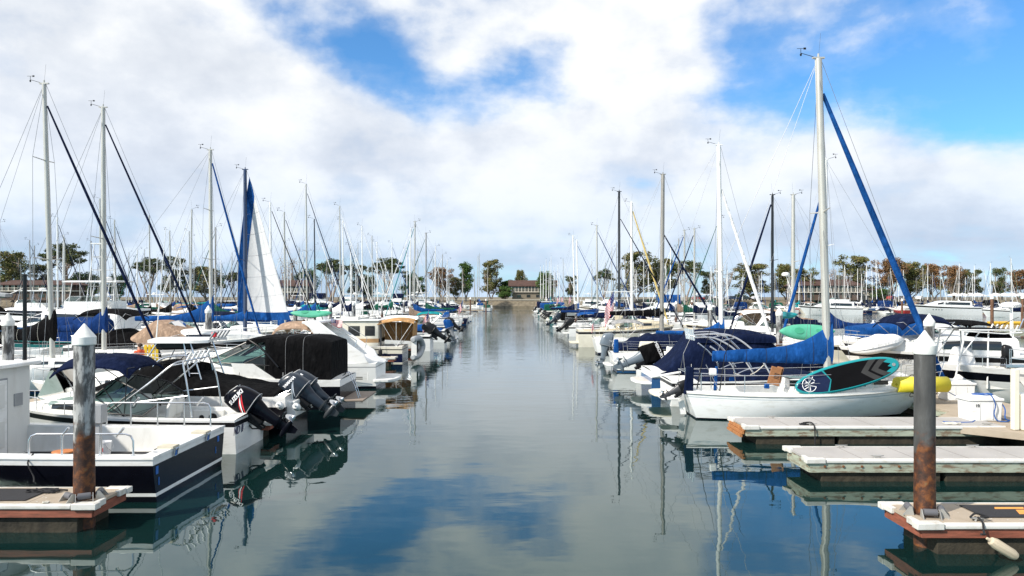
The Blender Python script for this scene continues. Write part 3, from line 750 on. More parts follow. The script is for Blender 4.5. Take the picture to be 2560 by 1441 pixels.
def yacht(X, Y, rz, L=14, B=4.2, fb=1.5, label=None, group=None, win=darkwin, fly=True, hard=True, stripe=gel, m_side=gel, name='motor_yacht', sports=False, detail=True, canvas=None):
    r = thing(name, (X, Y, 0), rz, label, 'motor yacht', group)
    H = Hull(L, B, fb, 'power', .4, 1.8, 0); H.build(r, m_side, stripe, hull_navy, plast_k)
    H.deck(r, deckm)
    a, b = .14*L, .72*L; hc = 1.35
    fn = trunk_fn(a, b, lambda x: H.hb(x)*.86*(1-.1*max(0, (x-.55*L)/(.17*L))), lambda x: hc*(1-max(0, (x-.48*L)/(b-.48*L))**1.3*.93), lambda x: H.zs(x)-.05, .26)
    cb = trunk(r, fn, gel, 'cabin', n=24)
    patch(cb, fn, a+.5, .52*L, vz(.35, .26), vz(.80, .26), win, 'window')
    patch(cb, fn, .54*L, .62*L, vz(.45, .26), vz(.9, .26), win, 'window')
    for k in range(4):
        m = MB(); x = .60*L+k*.6
        for sd in (-1, 1):
            p = H.pt(x/L, .62, sd); m.box(p+Vector((0, sd*.01, 0)), (.32, .03, .10))
        m.build('porthole', win, r)
    z1 = H.zs(.3*L)+hc
    if fly:
        f = MB(); w = H.hb(.3*L)*.74
        o = [(a-.9, -w*.9), (.40*L, -w), (.50*L, -w*.6), (.52*L, 0), (.50*L, w*.6), (.40*L, w), (a-.9, w*.9)]
        f.prism(o, 'z', z1-.12, z1+.02); f.build('bridge_deck', gel, r, bev=.02)
        g = MB(); rows = []
        for (x, y) in [(a+1, -w*.92), (.38*L, -w*.93), (.46*L, -w*.6), (.49*L, 0), (.46*L, w*.6), (.38*L, w*.93), (a+1, w*.92)]:
            rows.append([Vector((x, y, z1)), Vector((x-.05, y, z1+.55)), Vector((x-.12, y*.93, z1+.55)), Vector((x-.1, y*.93, z1))])
        g.grid(rows); g.build('bridge_coaming', gel, r)
        windscreen(r, [(x-.08, y*.97, z) for x, y, z in [(.38*L, -w*.93, z1+.55), (.46*L, -w*.6, z1+.55), (.49*L, 0, z1+.55), (.46*L, w*.6, z1+.55), (.38*L, w*.93, z1+.55)]], .35, .3)
        if canvas:
            fe = trunk_fn(a+.6, .44*L, lambda x: w*.9, lambda x: 1.3, lambda x: z1+.5, .3); trunk(r, fe, canvas, 'bridge_enclosure', n=6)
    zt = z1+1.95 if fly else z1+.5
    if hard:
        m = MB(); w = H.hb(.3*L)*.62; rows = [[Vector((lerp(a+.3, .45*L, i/5), w*k/3, zt+.05-.05*(k/3)**2)) for k in range(-3, 4)] for i in range(6)]
        m.sheet(rows, .08); m.build('hardtop', gel, r)
        f = MB()
        for sd in (-1, 1):
            for x in (a+.8, .28*L, .40*L): f.tube([(x+.2, sd*w*1.1, z1), (x, sd*w*.9, zt-.03)], .03, 6)
        for x in (a+.8, .28*L, .40*L): f.tube([(x, -w*.9, zt-.03), (x, w*.9, zt-.03)], .03, 6)
        f.tube([(a+.8, 0, zt-.03), (.40*L, 0, zt-.03)], .03, 6)
        f.build('hardtop_frame', steel if not sports else gel, r)
        radome(r, (.26*L, 0, zt+.05), .35)
    if sports:
        t = MB(); zt2 = zt+2.6; w = .9
        for sx in (.24*L, .33*L):
            for sd in (-1, 1): t.tube([(sx, sd*w*1.3, z1), (sx+(.3 if sx < .3*L else -.3), sd*w*.55, zt2)], .03, 6)
        for q in (.35, .6, .8, 1): t.tube([(.24*L+.3*q, -w*(1.3-.75*q), z1+(zt2-z1)*q), (.24*L+.3*q, w*(1.3-.75*q), z1+(zt2-z1)*q), (.33*L-.3*q, w*(1.3-.75*q), z1+(zt2-z1)*q), (.33*L-.3*q, -w*(1.3-.75*q), z1+(zt2-z1)*q)], .025, 5, closed=True)
        t.box((.285*L, 0, zt2), (1.2, 1.1, .06)); t.build('tuna_tower', gel, r)
    mb = MB()
    for sd in (-1, 1):
        ps = [Vector((x*L, sd*H.hb(x*L)*.92, H.zs(x*L))) for x in (.45, .55, .65, .75, .85, .94)]
        mb.tube([ps[0]]+[p+Vector((0, 0, .7)) for p in ps]+[Vector((L, 0, H.zs(L)+.7))], .02, 5)
        for p in ps[1:]: mb.tube([p, p+Vector((0, 0, .7))], .016, 4)
    mb.build('bow_rail', steel, r)
    p = MB(); p.box((-.35, 0, .38), (.75, H.hb(0)*1.9, .09)); p.build('swim_platform', teak, r, bev=.02)
    r_H[r.name] = H; return r
# ================================================================ water, shore, docks, piles, buildings, trees
def water():
    m = bpy.data.materials.new('water'); m.use_nodes = True; nt = m.node_tree; N = nt.nodes; L = nt.links
    b = N['Principled BSDF']; b.inputs['Base Color'].default_value = (.004, .018, .017, 1); b.inputs['Roughness'].default_value = .015; b.inputs['IOR'].default_value = 1.68
    b.inputs['Specular IOR Level'].default_value = .62; b.inputs['Specular Tint'].default_value = (.62, 1, .94, 1)
    g = N.new('ShaderNodeNewGeometry'); sp = N.new('ShaderNodeSeparateXYZ'); L.new(g.outputs['Position'], sp.inputs[0])
    def nz(sc, st, det, rough=.5, dist=0.0):
        mp = N.new('ShaderNodeMapping'); mp.inputs['Scale'].default_value = st; L.new(g.outputs['Position'], mp.inputs[0])
        n = N.new('ShaderNodeTexNoise'); n.inputs['Scale'].default_value = sc; n.inputs['Detail'].default_value = det; n.inputs['Roughness'].default_value = rough; n.inputs['Distortion'].default_value = dist
        L.new(mp.outputs[0], n.inputs['Vector']); return n.outputs['Fac']
    def mul(a, k):
        q = N.new('ShaderNodeMath'); q.operation = 'MULTIPLY'
        for i, x in enumerate((a, k)):
            if isinstance(x, (int, float)): q.inputs[i].default_value = x
            else: L.new(x, q.inputs[i])
        return q.outputs[0]
    def add(a, c):
        q = N.new('ShaderNodeMath'); q.operation = 'ADD'; L.new(a, q.inputs[0]); L.new(c, q.inputs[1]); return q.outputs[0]
    # breeze reaches the far water: ripples grow with distance from the quay wall in the foreground
    r = N.new('ShaderNodeMapRange'); r.inputs[1].default_value = 20; r.inputs[2].default_value = 110; r.inputs[3].default_value = 0.04; r.inputs[4].default_value = 1.0; L.new(sp.outputs[1], r.inputs[0])
    patchy = nz(.045, (1, .5, 1), 2)
    pr = N.new('ShaderNodeMapRange'); pr.inputs[1].default_value = .4; pr.inputs[2].default_value = .62; pr.inputs[3].default_value = .55; pr.inputs[4].default_value = 1.15; L.new(patchy, pr.inputs[0])
    swell = mul(nz(.55, (.55, 1, 1), 2, .4, .3), .013)
    mid = mul(nz(1.7, (.6, 1.0, 1), 2, .45, .2), .0022)
    rip = mul(mul(nz(2.1, (.40, 1.0, 1), 3, .55), .034), mul(r.outputs[0], pr.outputs[0]))
    h = add(add(swell, mid), rip)
    bp = N.new('ShaderNodeBump'); bp.inputs['Strength'].default_value = 1; bp.inputs['Distance'].default_value = 1; L.new(h, bp.inputs['Height']); L.new(bp.outputs[0], b.inputs['Normal'])
    mb = MB(); mb.add([(-900, -60, 0), (900, -60, 0), (900, 900, 0), (-900, 900, 0)], [(0, 1, 2, 3)])
    o = mb.build('water', m); tag(o, kind='structure'); return o
water()
# ---- far shore
def shore():
    earth = mat('shore_ground', (.16, .13, .09), .95, var=.3, vscale=.3, glob=True, dirt=(.06, .09, .03), dscale=.15, damt=.9)
    stone = mat('revetment_stone', (.15, .125, .085), .95, var=.4, vscale=.9, bump=.25, bscale=1.1, glob=True)
    mb = MB(); rows = []
    for (x, y) in [(-900, 250), (-330, 250), (-200, 262), (-40, 274), (60, 274), (110, 262), (180, 250), (330, 240), (900, 240)]:
        rows.append([Vector((x, y, -.5)), Vector((x, y+.4, .7)), Vector((x, y+4.5, 2.6)), Vector((x, y+5.5, 2.9)), Vector((x, y+60, 3.1)), Vector((x, 1400, 3.3))])
    mb.grid(rows, [1, 1, 1, 0, 0]); tag(mb.build('ground', [earth, stone]), kind='structure')
    w = MB()
    for a, b in [((-40, 278.5), (60, 278.5))]: w.box(((a[0]+b[0])/2, a[1], 3.0), (b[0]-a[0], .4, .5))
    tag(w.build('quay_wall', mat('quay_concrete', (.36, .33, .27), .9, glob=True)), 'low pale concrete wall along the top of the quay at the end of the channel', 'wall')
shore()
# ---- docks
dk_deck = mat('dock_deck', (.36, .30, .23), .85, var=.12, vscale=1.2, dirt=(.27, .22, .16), dscale=2.2, damt=.6, bump=.004, bscale=90)
dk_deck2 = mat('dock_deck_grey', (.36, .345, .33), .85, var=.10, vscale=1.5, dirt=(.30, .28, .25), dscale=3, damt=.6, bump=.003, bscale=90)
dk_wood = mat('dock_fascia_wood', (.23, .07, .04), .75, var=.35, vscale=4, stretch=(1, 1, 5), dirt=(.10, .05, .03), dscale=5)
dk_old = mat('dock_weathered_wood', (.33, .36, .28), .85, var=.22, vscale=2, stretch=(1, 1, 4), dirt=(.16, .10, .06), dscale=3.2, damt=.9, dth=(.48, .62))
dk_vinyl = mat('white_vinyl_edge', (.60, .59, .55), .5, var=.06, dirt=(.38, .34, .28), dscale=4, damt=.6)
dk_float = mat('dock_float', (.032, .026, .016), .9, var=.5, vscale=3, bump=.03, bscale=8)
dk_galv = mat('galvanised_steel', (.42, .41, .38), .5, .6, var=.2)
def dock_finger(x0, x1, yf, yb, z=.52, fascia=dk_wood, deck=dk_deck, detail=True, label=None, group='finger docks between the boats', fh=.17, cl=(), fl=.42):
    """x0 is the channel end"""
    cx, cy = (x0+x1)/2, (yf+yb)/2; L, W = abs(x1-x0), yb-yf; s = 1 if x1 > x0 else -1
    r = thing('dock_finger', (x0, cy, 0), 0 if s > 0 else pi, label, 'dock', group)
    d = MB(); d.box((L/2, 0, z-.02), (L, W-.06, .05))
    if detail:
        k = 1.22
        while k < L: d.box((k, 0, z+.0035), (.014, W-.12, .004), mi=1); k += 1.22
    d.build('deck', [deck, mat('panel_joint', (.12, .10, .08), .9)], r)
    f = MB()
    for sd in (-1, 1): f.box((L/2, sd*(W/2-.03), z-.05-fh/2-.01), (L-.04, .05, fh))
    f.box((.03, 0, z-.05-fh/2-.01), (.05, W-.10, fh)); f.build('fascia', fascia, r)
    v = MB()
    if detail:
        for sd in (-1, 1):
            v.prism([(sd*(W/2-.05), z+.012), (sd*(W/2), z+.012), (sd*(W/2+.03), z-.02), (sd*(W/2+.03), z-.075), (sd*(W/2-.003), z-.09), (sd*(W/2-.003), z-.03)], 'x', .38, L)
            v.box((.14, sd*(W/2-.04), z-.035), (.44, .18, .11), rz=-sd*.0); v.box((-.0, sd*(W/2-.16), z-.03), (.09, .40, .11))
    else:
        for sd in (-1, 1): v.box((L/2, sd*(W/2+.01), z-.03), (L, .04, .09))
    v.build('bumper', dk_vinyl, r, bev=.012 if detail else 0)
    fb = MB(); n = max(2, int(L/2.2))
    for k in range(n): fb.box((.25+(k+.5)*(L-.3)/n, 0, z-fh-.05-fl/2), ((L-.3)/n-.12, W-.16, fl))
    fb.build('float', dk_float, r, bev=.02 if detail else 0)
    c = MB()
    for (u, w) in cl: c = MB(); cleat(c, (u, w*(W/2-.12), z+.005), .15); c.build('cleat', dk_galv, r)
    return r
# ---- piles
def pile_mat(name, rusty):
    m = bpy.data.materials.new(name); m.use_nodes = True; nt = m.node_tree; N = nt.nodes; L = nt.links; b = N['Principled BSDF']; b.inputs['Roughness'].default_value = .62
    tc = N.new('ShaderNodeTexCoord'); mp = N.new('ShaderNodeMapping'); L.new(tc.outputs['Object'], mp.inputs[0]); mp.inputs['Scale'].default_value = (4, 4, 1.1)
    n = N.new('ShaderNodeTexNoise'); n.inputs['Scale'].default_value = 1.4; n.inputs['Detail'].default_value = 9; n.inputs['Roughness'].default_value = .65; L.new(mp.outputs[0], n.inputs['Vector'])
    r = N.new('ShaderNodeValToRGB'); e = r.color_ramp.elements
    if rusty == 2: cs = [(.38, (.035, .033, .03)), (.50, (.10, .10, .10)), (.56, (.36, .36, .35)), (.70, (.45, .45, .44))]
    else: cs = [(.30, (.030, .030, .030)), (.55, (.065, .065, .063)), (.66, (.09, .09, .09)), (.74, (.34, .33, .31))]
    while len(e) < 4: e.new(.5)
    for q, (p, c) in zip(e, cs): q.position = p; q.color = (*c, 1)
    L.new(n.outputs['Fac'], r.inputs[0])
    sp = N.new('ShaderNodeSeparateXYZ'); L.new(tc.outputs['Object'], sp.inputs[0])
    n2 = N.new('ShaderNodeTexNoise'); n2.inputs['Scale'].default_value = 3.0; n2.inputs['Detail'].default_value = 6; L.new(tc.outputs['Object'], n2.inputs['Vector'])
    a = N.new('ShaderNodeMath'); a.operation = 'MULTIPLY_ADD'; L.new(n2.outputs['Fac'], a.inputs[0]); a.inputs[1].default_value = -1.5; L.new(sp.outputs[2], a.inputs[2])
    rr = N.new('ShaderNodeMapRange'); rr.inputs[1].default_value = 1.02; rr.inputs[2].default_value = .84; L.new(a.outputs[0], rr.inputs[0])
    n3 = N.new('ShaderNodeTexNoise'); n3.inputs['Scale'].default_value = 7; n3.inputs['Detail'].default_value = 8; n3.inputs['Roughness'].default_value = .7; L.new(tc.outputs['Object'], n3.inputs['Vector'])
    r3 = N.new('ShaderNodeValToRGB'); e = r3.color_ramp.elements
    cs = [(.34, (.018, .010, .007)), (.48, (.065, .022, .009)), (.60, (.17, .055, .012)), (.72, (.15, .10, .045))]
    while len(e) < 4: e.new(.5)
    for q, (p, c) in zip(e, cs): q.position = p; q.color = (*c, 1)
    L.new(n3.outputs['Fac'], r3.inputs[0])
    mx = N.new('ShaderNodeMix'); mx.data_type = 'RGBA'; L.new(rr.outputs[0], mx.inputs[0]); L.new(r.outputs[0], mx.inputs[6]); L.new(r3.outputs[0], mx.inputs[7])
    L.new(mx.outputs[2], b.inputs['Base Color'])
    bp = N.new('ShaderNodeBump'); bp.inputs['Distance'].default_value = .012; L.new(n3.outputs['Fac'], bp.inputs['Height']); L.new(rr.outputs[0], bp.inputs['Strength']); L.new(bp.outputs[0], b.inputs['Normal'])
    return m
pm_dark = pile_mat('pile_dark', 1); pm_lt = pile_mat('pile_weathered', 2)
cap_m = mat('pile_cap_white', (.78, .78, .74), .5, var=.03, dirt=(.60, .58, .52), dscale=9, damt=.35)
def pile(X, Y, r=.172, top=2.9, cap=.62, m=None, n=28, label=None, group='dock piles with white cone caps'):
    o = thing('dock_pile', (X, Y, 0), random.random()*6, label, 'pile', group)
    mb = MB(); mb.lathe([(r, -1.2), (r, .9), (r*.985, 1.05), (r*.975, top)], n=n); mb.build('shaft', m or pm_lt, o, ang=60)
    c = MB(); c.lathe([(r*1.05, 0), (r*1.10, .015), (r*1.10, .23*cap/.62), (r*1.03, .26*cap/.62), (r*.30, cap-.06), (r*.10, cap-.01), (.005, cap)], (0, 0, top-.02), n)
    c.build('cap', cap_m, o, ang=30); return o
def rollers(parent, r, z, offs):
    for a in offs:
        q = Matrix.Rotation(a, 3, 'Z'); c = q @ Vector((r+.075, 0, z+.10))
        mb = MB(); t = q @ Vector((0, 1, 0)); mb.tube([c-t*.11, c-t*.10, c+t*.10, c+t*.11], [.03, .06, .06, .03], 12)
        ro = mb.build('roller', mat('roller_grey', (.10, .10, .11), .6), parent)
        b = MB()
        for sg in (-1, 1):
            p = c+t*sg*.13; ra = q @ Vector((1, 0, 0))
            b.add([p+Vector((0, 0, .05))-ra*.02, p+Vector((0, 0, .05))+ra*.02, p+ra*.13-Vector((0, 0, .10)), p-ra*.05-Vector((0, 0, .10))]+[x+t*sg*.012 for x in (p+Vector((0, 0, .05))-ra*.02, p+Vector((0, 0, .05))+ra*.02, p+ra*.13-Vector((0, 0, .10)), p-ra*.05-Vector((0, 0, .10)))],
                  [(0, 1, 2, 3), (7, 6, 5, 4), (0, 4, 5, 1), (1, 5, 6, 2), (2, 6, 7, 3), (3, 7, 4, 0)])
        b.tube([c-t*.14, c+t*.14], .012, 6); b.build('roller_bracket', dk_galv, ro)
# near left finger and pile
dl = dock_finger(-7.42, -16.6, 12.95, 14.12, label='finger dock with reddish wood edge and plain black mat, around the rusty left pile', cl=[(1.9, 1)], deck=dk_deck, fl=.5)
pile(-7.8, 13.35, .178, 3.34, .39, pm_lt, 36, 'weathered grey pile with white cone cap and rusty foot, in front of the black-hulled boat')
rollers(dl, .18, .52, [])
def place_rollers(dock_root, px_, py_, r, z, offs):
    M = dock_root.matrix_basis.copy(); e = thing('tmp', (0, 0, 0)); bpy.data.objects.remove(e)
    L0 = Matrix.Translation(dock_root.location) @ dock_root.rotation_euler.to_matrix().to_4x4()
    c = L0.inverted() @ Vector((px_, py_, 0)); a0 = -dock_root.rotation_euler.z
    before = set(o.name for o in bpy.data.objects); rollers(dock_root, r, z, [a+a0 for a in offs])
    for o in bpy.data.objects:
        if o.name not in before and o.parent == dock_root: o.location = (c.x, c.y, 0)
place_rollers(dl, -7.8, 13.35, .178, .52, [radians(-60), radians(-125), radians(20)])
# near right fingers
dr1 = dock_finger(6.62, 15.5, 11.85, 13.05, label='nearest finger dock at the lower right, reddish wood edge with a black mat on top', cl=[(1.02, -1), (.72, 1)], fl=.5)
pile(6.98, 12.38, .168, 3.25, .40, pm_dark, 36, 'dark pile with rusted foot and white cone cap, standing in the nearest right finger dock')
place_rollers(dr1, 6.98, 12.38, .168, .52, [radians(-25), radians(-100), radians(165)])
dr2 = dock_finger(6.72, 15.5, 16.55, 17.95, fascia=dk_old, deck=dk_deck2, label='grey finger dock with weathered bolted timber edge, second from the camera on the right', fh=.24, cl=[(1.6, -1), (1.3, 1), (4.5, 1)])
dr3 = dock_finger(6.65, 14.0, 20.75, 22.3, fascia=dk_old, deck=dk_deck2, label='finger dock alongside the white sailboat with the paddleboard, pale green weathered edge', fh=.22, cl=[(1.2, 1), (1.9, -1), (6.9, -1)])
def end_boards(root, W, z, fh):
    b = MB()
    for k in range(3): b.box((-.03-.04*k, 0, z-.09-.09*k), (.07, W*.94-.06*k, .075), rx=.0)
    b.build('end_boards', mat('orange_timber', (.36, .15, .05), .8, var=.3, vscale=5), root)
end_boards(dr3, 1.5, .5, .2)
for k in range(5):
    bolts = MB()
    bolts.lathe([(.001, 0), (.028, 0), (.028, .02), (.001, .025)], (.35+.42*k, -.702, .36), 8, M=Matrix.Rotation(radians(90), 3, 'X'))
    bolts.build('bolt', mat('rusty_bolt', (.16, .06, .02), .8), dr2)
def dock_mat_thing(name, c, sx, sy, label, rz=0, logo=False):
    o = thing(name, c, rz, label, 'mat'); mb = MB(); mb.box((0, 0, .006), (sx, sy, .012)); mb.build('sheet', mat('mat_black', (.015, .015, .018), .9, bump=.002, bscale=200), o)
    if logo:
        orr = mat('mat_orange', (.75, .30, .06), .8)
        def pr(poly, nm): g = MB(); g.prism(poly, 'z', .0125, .0165); g.build(nm, orr, o)
        # angular emblem, seen upside down from the camera
        pr([(-.78, .20), (-.28, .20), (-.34, .10), (-.84, .10)][::-1], 'emblem'); pr([(-.52, .04), (-.30, .04), (-.42, -.20), (-.62, -.20)][::-1], 'emblem')
        pr([(-.20, .20), (.02, .20), (.26, -.02), (.05, -.02), (-.06, .07), (-.16, .07)][::-1], 'emblem'); pr([(.10, .20), (.56, .20), (.60, .10), (.30, .10), (-.16, -.20), (-.34, -.20)][::-1], 'emblem')
        pr([(.36, .02), (.62, .02), (.30, -.20), (.10, -.20)][::-1], 'emblem')
    return o
dock_mat_thing('dock_mat', (9.15, 12.50, .532), 2.6, .70, 'black mat with an orange angular emblem on the nearest right dock', logo=True)
dock_mat_thing('dock_mat', (-10.05, 13.55, .532), 2.6, .80, 'plain black mat on the left finger dock beside the pile')
# right walkway
def walkway(x0, x1, y0, y1, z=.5):
    mb = MB(); mb.box(((x0+x1)/2, (y0+y1)/2, z-.03), (x1-x0, y1-y0, .06)); 
    for x in (x0+.02, x1-.02): mb.box((x, (y0+y1)/2, z-.16), (.07, y1-y0-.02, .2), mi=1)
    mb.box(((x0+x1)/2, (y0+y1)/2, .12), (x1-x0-.3, y1-y0-.1, .40), mi=2)
    o = mb.build('walkway', [dk_deck, dk_old, dk_float]); return tag(o, kind='structure')
walkway(14.1, 17.2, -10, 205); walkway(-17.4, -15.6, -10, 205)
g = MB(); g.prism([(12.7, 20.77), (14.12, 19.5), (14.12, 20.77)], 'z', .32, .498); g.prism([(12.9, 22.3), (14.12, 22.28), (14.12, 23.6)], 'z', .32, .498)
tag(g.build('walkway_gusset', dk_deck), kind='structure')
# further fingers, both sides of both walkways
RF = [31.0, 38.6, 47.6, 56.5, 65.5, 75, 84, 93, 102, 112, 121, 130, 140, 150, 160, 170, 180, 190]
for i, y in enumerate(RF):
    if y < 140:
        dock_finger(6.7, 14.1, y-.5, y+.5, fascia=dk_old, deck=dk_deck2, detail=y < 50, label='row', group='far finger docks')
    dock_finger(24.5, 17.2, y-.5+3, y+.5+3, fascia=dk_old, deck=dk_deck2, detail=False, label='row', group='far finger docks')
LF = [21.9, 31.0, 44.5, 53.5, 62.5, 71.5, 80.5, 89.5, 98.5, 107.5, 116.5, 125.5]
for i, y in enumerate(LF):
    dock_finger(-7.1, -15.6, y-.5, y+.5, fascia=dk_wood, deck=dk_deck, detail=y < 50, label='row', group='far finger docks')
# mid-distance piles along the walkways and a few beyond
for (px, tip, rr, Y) in [(2323, 783, .17, 25.6), (1948, 768, .17, 38.9), (1775, 760, .17, 52.5), (20, 781, .178, 24.8), (521, 763, .17, 41), (738, 761, .17, 55.5), (826, 757, .17, 68), (885, 754, .17, 80),
                          (955, 752, .16, 100), (1010, 749, .16, 122), (1440, 751, .15, 88), (1530, 752, .15, 100), (1690, 752, .16, 88)]:
    zt = ZofP(tip, Y); dsc = {2323: 'mottled grey pile with white cone cap, just behind the nearest right pile', 1948: 'slim weathered pile with white cap beside the green kayak', 1775: 'weathered white-capped pile just left of the white mast with the white furled sail',
        20: 'weathered pile with white cone cap at the left edge, beside the black lamp post', 521: 'grey pile with white cone cap rising in front of the bright blue sail cover', 738: 'white-capped pile just right of the hoisted sail'}.get(px)
    pile(XofP(px, Y), Y, rr, zt-.44, .44, pm_lt, 16, dsc or 'row', 'far white-capped piles' if not dsc else 'dock piles with white cone caps')
rp = mat('rusty_brown_pile', (.14, .07, .04), .85, var=.4)
for (px, Y, zt) in [(2480, 95, 4.6), (2556, 110, 4.6), (2255, 150, 4.0), (1730, 190, 3.5), (1215, 200, 3.8), (1176, 190, 4.2)]:
    pile(XofP(px, Y), Y, .2, zt-.7, .6, rp, 10, 'row', 'far brown piles')
# outer walkways for the far rows
for x in (-38.0, -60.5, -83): 
    walkway(x-.9, x+.9, 50, 235)
for (x0, x1, y) in [(-35, -8, 205), (22, 210, 186.5), (30, 210, 212)]:
    mb = MB(); mb.box(((x0+x1)/2, y, .35), (x1-x0, 2, .35)); tag(mb.build('walkway', dk_deck), kind='structure')
# ---- buildings on the shore
roof_br = mat('brown_shingle_roof', (.065, .032, .024), .9, var=.3, vscale=.8, bump=.05, bscale=2)
wood_dk = mat('dark_timber', (.10, .065, .045), .85, var=.25, vscale=.6)
beige_w = mat('beige_stucco', (.20, .17, .125), .9, var=.08, vscale=.5); trim_w = mat('pale_trim', (.60, .55, .46), .7, var=.05)
def clubhouse(cx, cy, w, d, z0, h1, h2, hr, label, wall=beige_w, over=1.0, hip=True, bays=12):
    o = thing('building', (cx, cy, z0), 0, label, 'building')
    mb = MB(); mb.box((0, 0, h1/2), (w*.94, d, h1)); mb.build('wall', wall, o)
    m2 = MB(); m2.box((0, 0, h1+.15), (w, d+1.2, .3)); m2.build('balcony_slab', trim_w, o)
    m3 = MB(); m3.box((0, .3, h1+.3+h2/2), (w*.97, d-.2, h2)); m3.build('upper_wall', wood_dk, o)
    f = MB(); yf = -d/2-.1
    for k in range(bays+1): f.box((-w*.48+w*.96*k/bays, yf-.35, h1+.3+h2/2), (.22, .18, h2))
    f.box((0, yf-.35, h1+1.25), (w*.96, .08, .10)); f.box((0, yf-.35, h1+.8), (w*.96, .06, .08)); f.build('balcony_posts', trim_w, o)
    for k in range(bays):
        g = MB(); g.box((-w*.48+w*.96*(k+.5)/bays, -d/2+.15, h1+.3+h2*.5), (w*.96/bays*.8, .12, h2*.72)); g.build('window', darkwin, o)
    for k in range(max(2, bays//3)):
        g = MB(); g.box((-w*.42+w*.84*(k+.5)/max(2, bays//3), -d/2-.02, h1*.5), (w*.08, .1, h1*.34)); g.build('window', darkwin, o)
    r = MB(); z = h1+h2+.32; W, D = w/2+over, d/2+over; i = W*.25 if hip else 0
    vs = [(-W, -D, z), (W, -D, z), (W, D, z), (-W, D, z), (-W+i, 0, z+hr), (W-i, 0, z+hr), (-W, -D, z-.25), (W, -D, z-.25), (W, D, z-.25), (-W, D, z-.25)]
    r.add(vs, [(0, 1, 5, 4), (1, 2, 5), (2, 3, 4, 5), (3, 0, 4), (0, 6, 7, 1), (1, 7, 8, 2), (2, 8, 9, 3), (3, 9, 6, 0), (6, 9, 8, 7)]); r.build('roof', roof_br, o)
    return o
Yb = 292
clubhouse(XofP(1332, Yb), Yb, 17.5, 10, 2.9, 3.0, 2.2, 2.3, 'two-storey building with brown shingle roof and balcony at the end of the channel', hip=False, bays=13)
Yb = 262
clubhouse(XofP(2058, Yb), Yb, 22, 10, 3, 2.6, 2.3, 2.1, 'clubhouse with brown hipped roof and long white-posted balcony, behind the white trawler', wall=wood_dk, bays=14)
clubhouse(XofP(2185, Yb), Yb+6, 9, 8, 3, 1.6, 1.8, .5, 'low flat pavilion with pale posts, just right of the brown-roofed clubhouse', wall=beige_w, bays=6)
Yb = 255
clubhouse(XofP(735, Yb), Yb, 12, 9, 3, 2.6, 2.0, 2.0, 'dark brown timber building right of the hoisted sail', wall=wood_dk, bays=7)
clubhouse(XofP(105, Yb), Yb, 26, 9, 3, 3.0, 2.0, 1.6, 'dark timber building half hidden by masts at the far left', wall=wood_dk, bays=12)
# low marquees and sheds on the right shore
for (px, w, zz, lb) in [(2415, 11, 4.8, 'long white marquee roof on the right shore'), (2520, 12, 5.2, 'white marquee at the right edge of the shore')]:
    Y = 262; o = thing('marquee', (XofP(px, Y), Y, 3), 0, lb, 'marquee')
    r = MB(); n = 4
    for k in range(n):
        x0 = -w/2+w*k/n; x1 = x0+w/n; xm = (x0+x1)/2
        r.add([(x0, -3, 1.6), (x1, -3, 1.6), (x1, 3, 1.6), (x0, 3, 1.6), (xm, 0, 2.6)], [(0, 1, 4), (1, 2, 4), (2, 3, 4), (3, 0, 4)])
        r.box((xm, -3, 1.45), (w/n, .05, .3))
    r.build('canopy', c_white, o); p = MB()
    for k in range(n+1):
        for y in (-2.9, 2.9): p.box((-w/2+w*k/n, y, .8), (.08, .08, 1.6))
    p.build('post', gel, o)
# ---- trees
def leafmat(name, a, b, c):
    m = bpy.data.materials.new(name); m.use_nodes = True; nt = m.node_tree; N = nt.nodes; L = nt.links; bs = N['Principled BSDF']; bs.inputs['Roughness'].default_value = .7; bs.inputs['Specular IOR Level'].default_value = .2
    tc = N.new('ShaderNodeTexCoord'); n = N.new('ShaderNodeTexNoise'); n.inputs['Scale'].default_value = .42; n.inputs['Detail'].default_value = 6; n.inputs['Roughness'].default_value = .75; L.new(tc.outputs['Object'], n.inputs['Vector'])
    r = N.new('ShaderNodeValToRGB'); e = r.color_ramp.elements; e.new(.5)
    for q, p, cc in zip(e, (.36, .5, .62), (a, b, c)): q.position = p; q.color = (*cc, 1)
    L.new(n.outputs['Fac'], r.inputs[0]); L.new(r.outputs[0], bs.inputs['Base Color'])
    return m
lf_dark = leafmat('gum_leaves_dark', (0.032, 0.049, 0.017), (0.065, 0.087, 0.029), (0.131, 0.116, 0.043))
lf_olive = leafmat('gum_leaves_olive', (0.058, 0.072, 0.023), (0.123, 0.131, 0.041), (0.217, 0.160, 0.065))
lf_brown = leafmat('gum_leaves_brown', (0.087, 0.070, 0.032), (0.189, 0.109, 0.051), (0.304, 0.160, 0.072))
lf_green = leafmat('fig_leaves_green', (0.029, 0.065, 0.017), (0.065, 0.123, 0.029), (0.116, 0.174, 0.043))
lf_pale = leafmat('sparse_leaves_pale', (0.174, 0.138, 0.102), (0.275, 0.203, 0.145), (0.319, 0.217, 0.145))
bark = mat('pale_gum_bark', (.28, .22, .17), .9, var=.4, vscale=2); bark_d = mat('dark_bark', (.09, .065, .05), .9, var=.3)
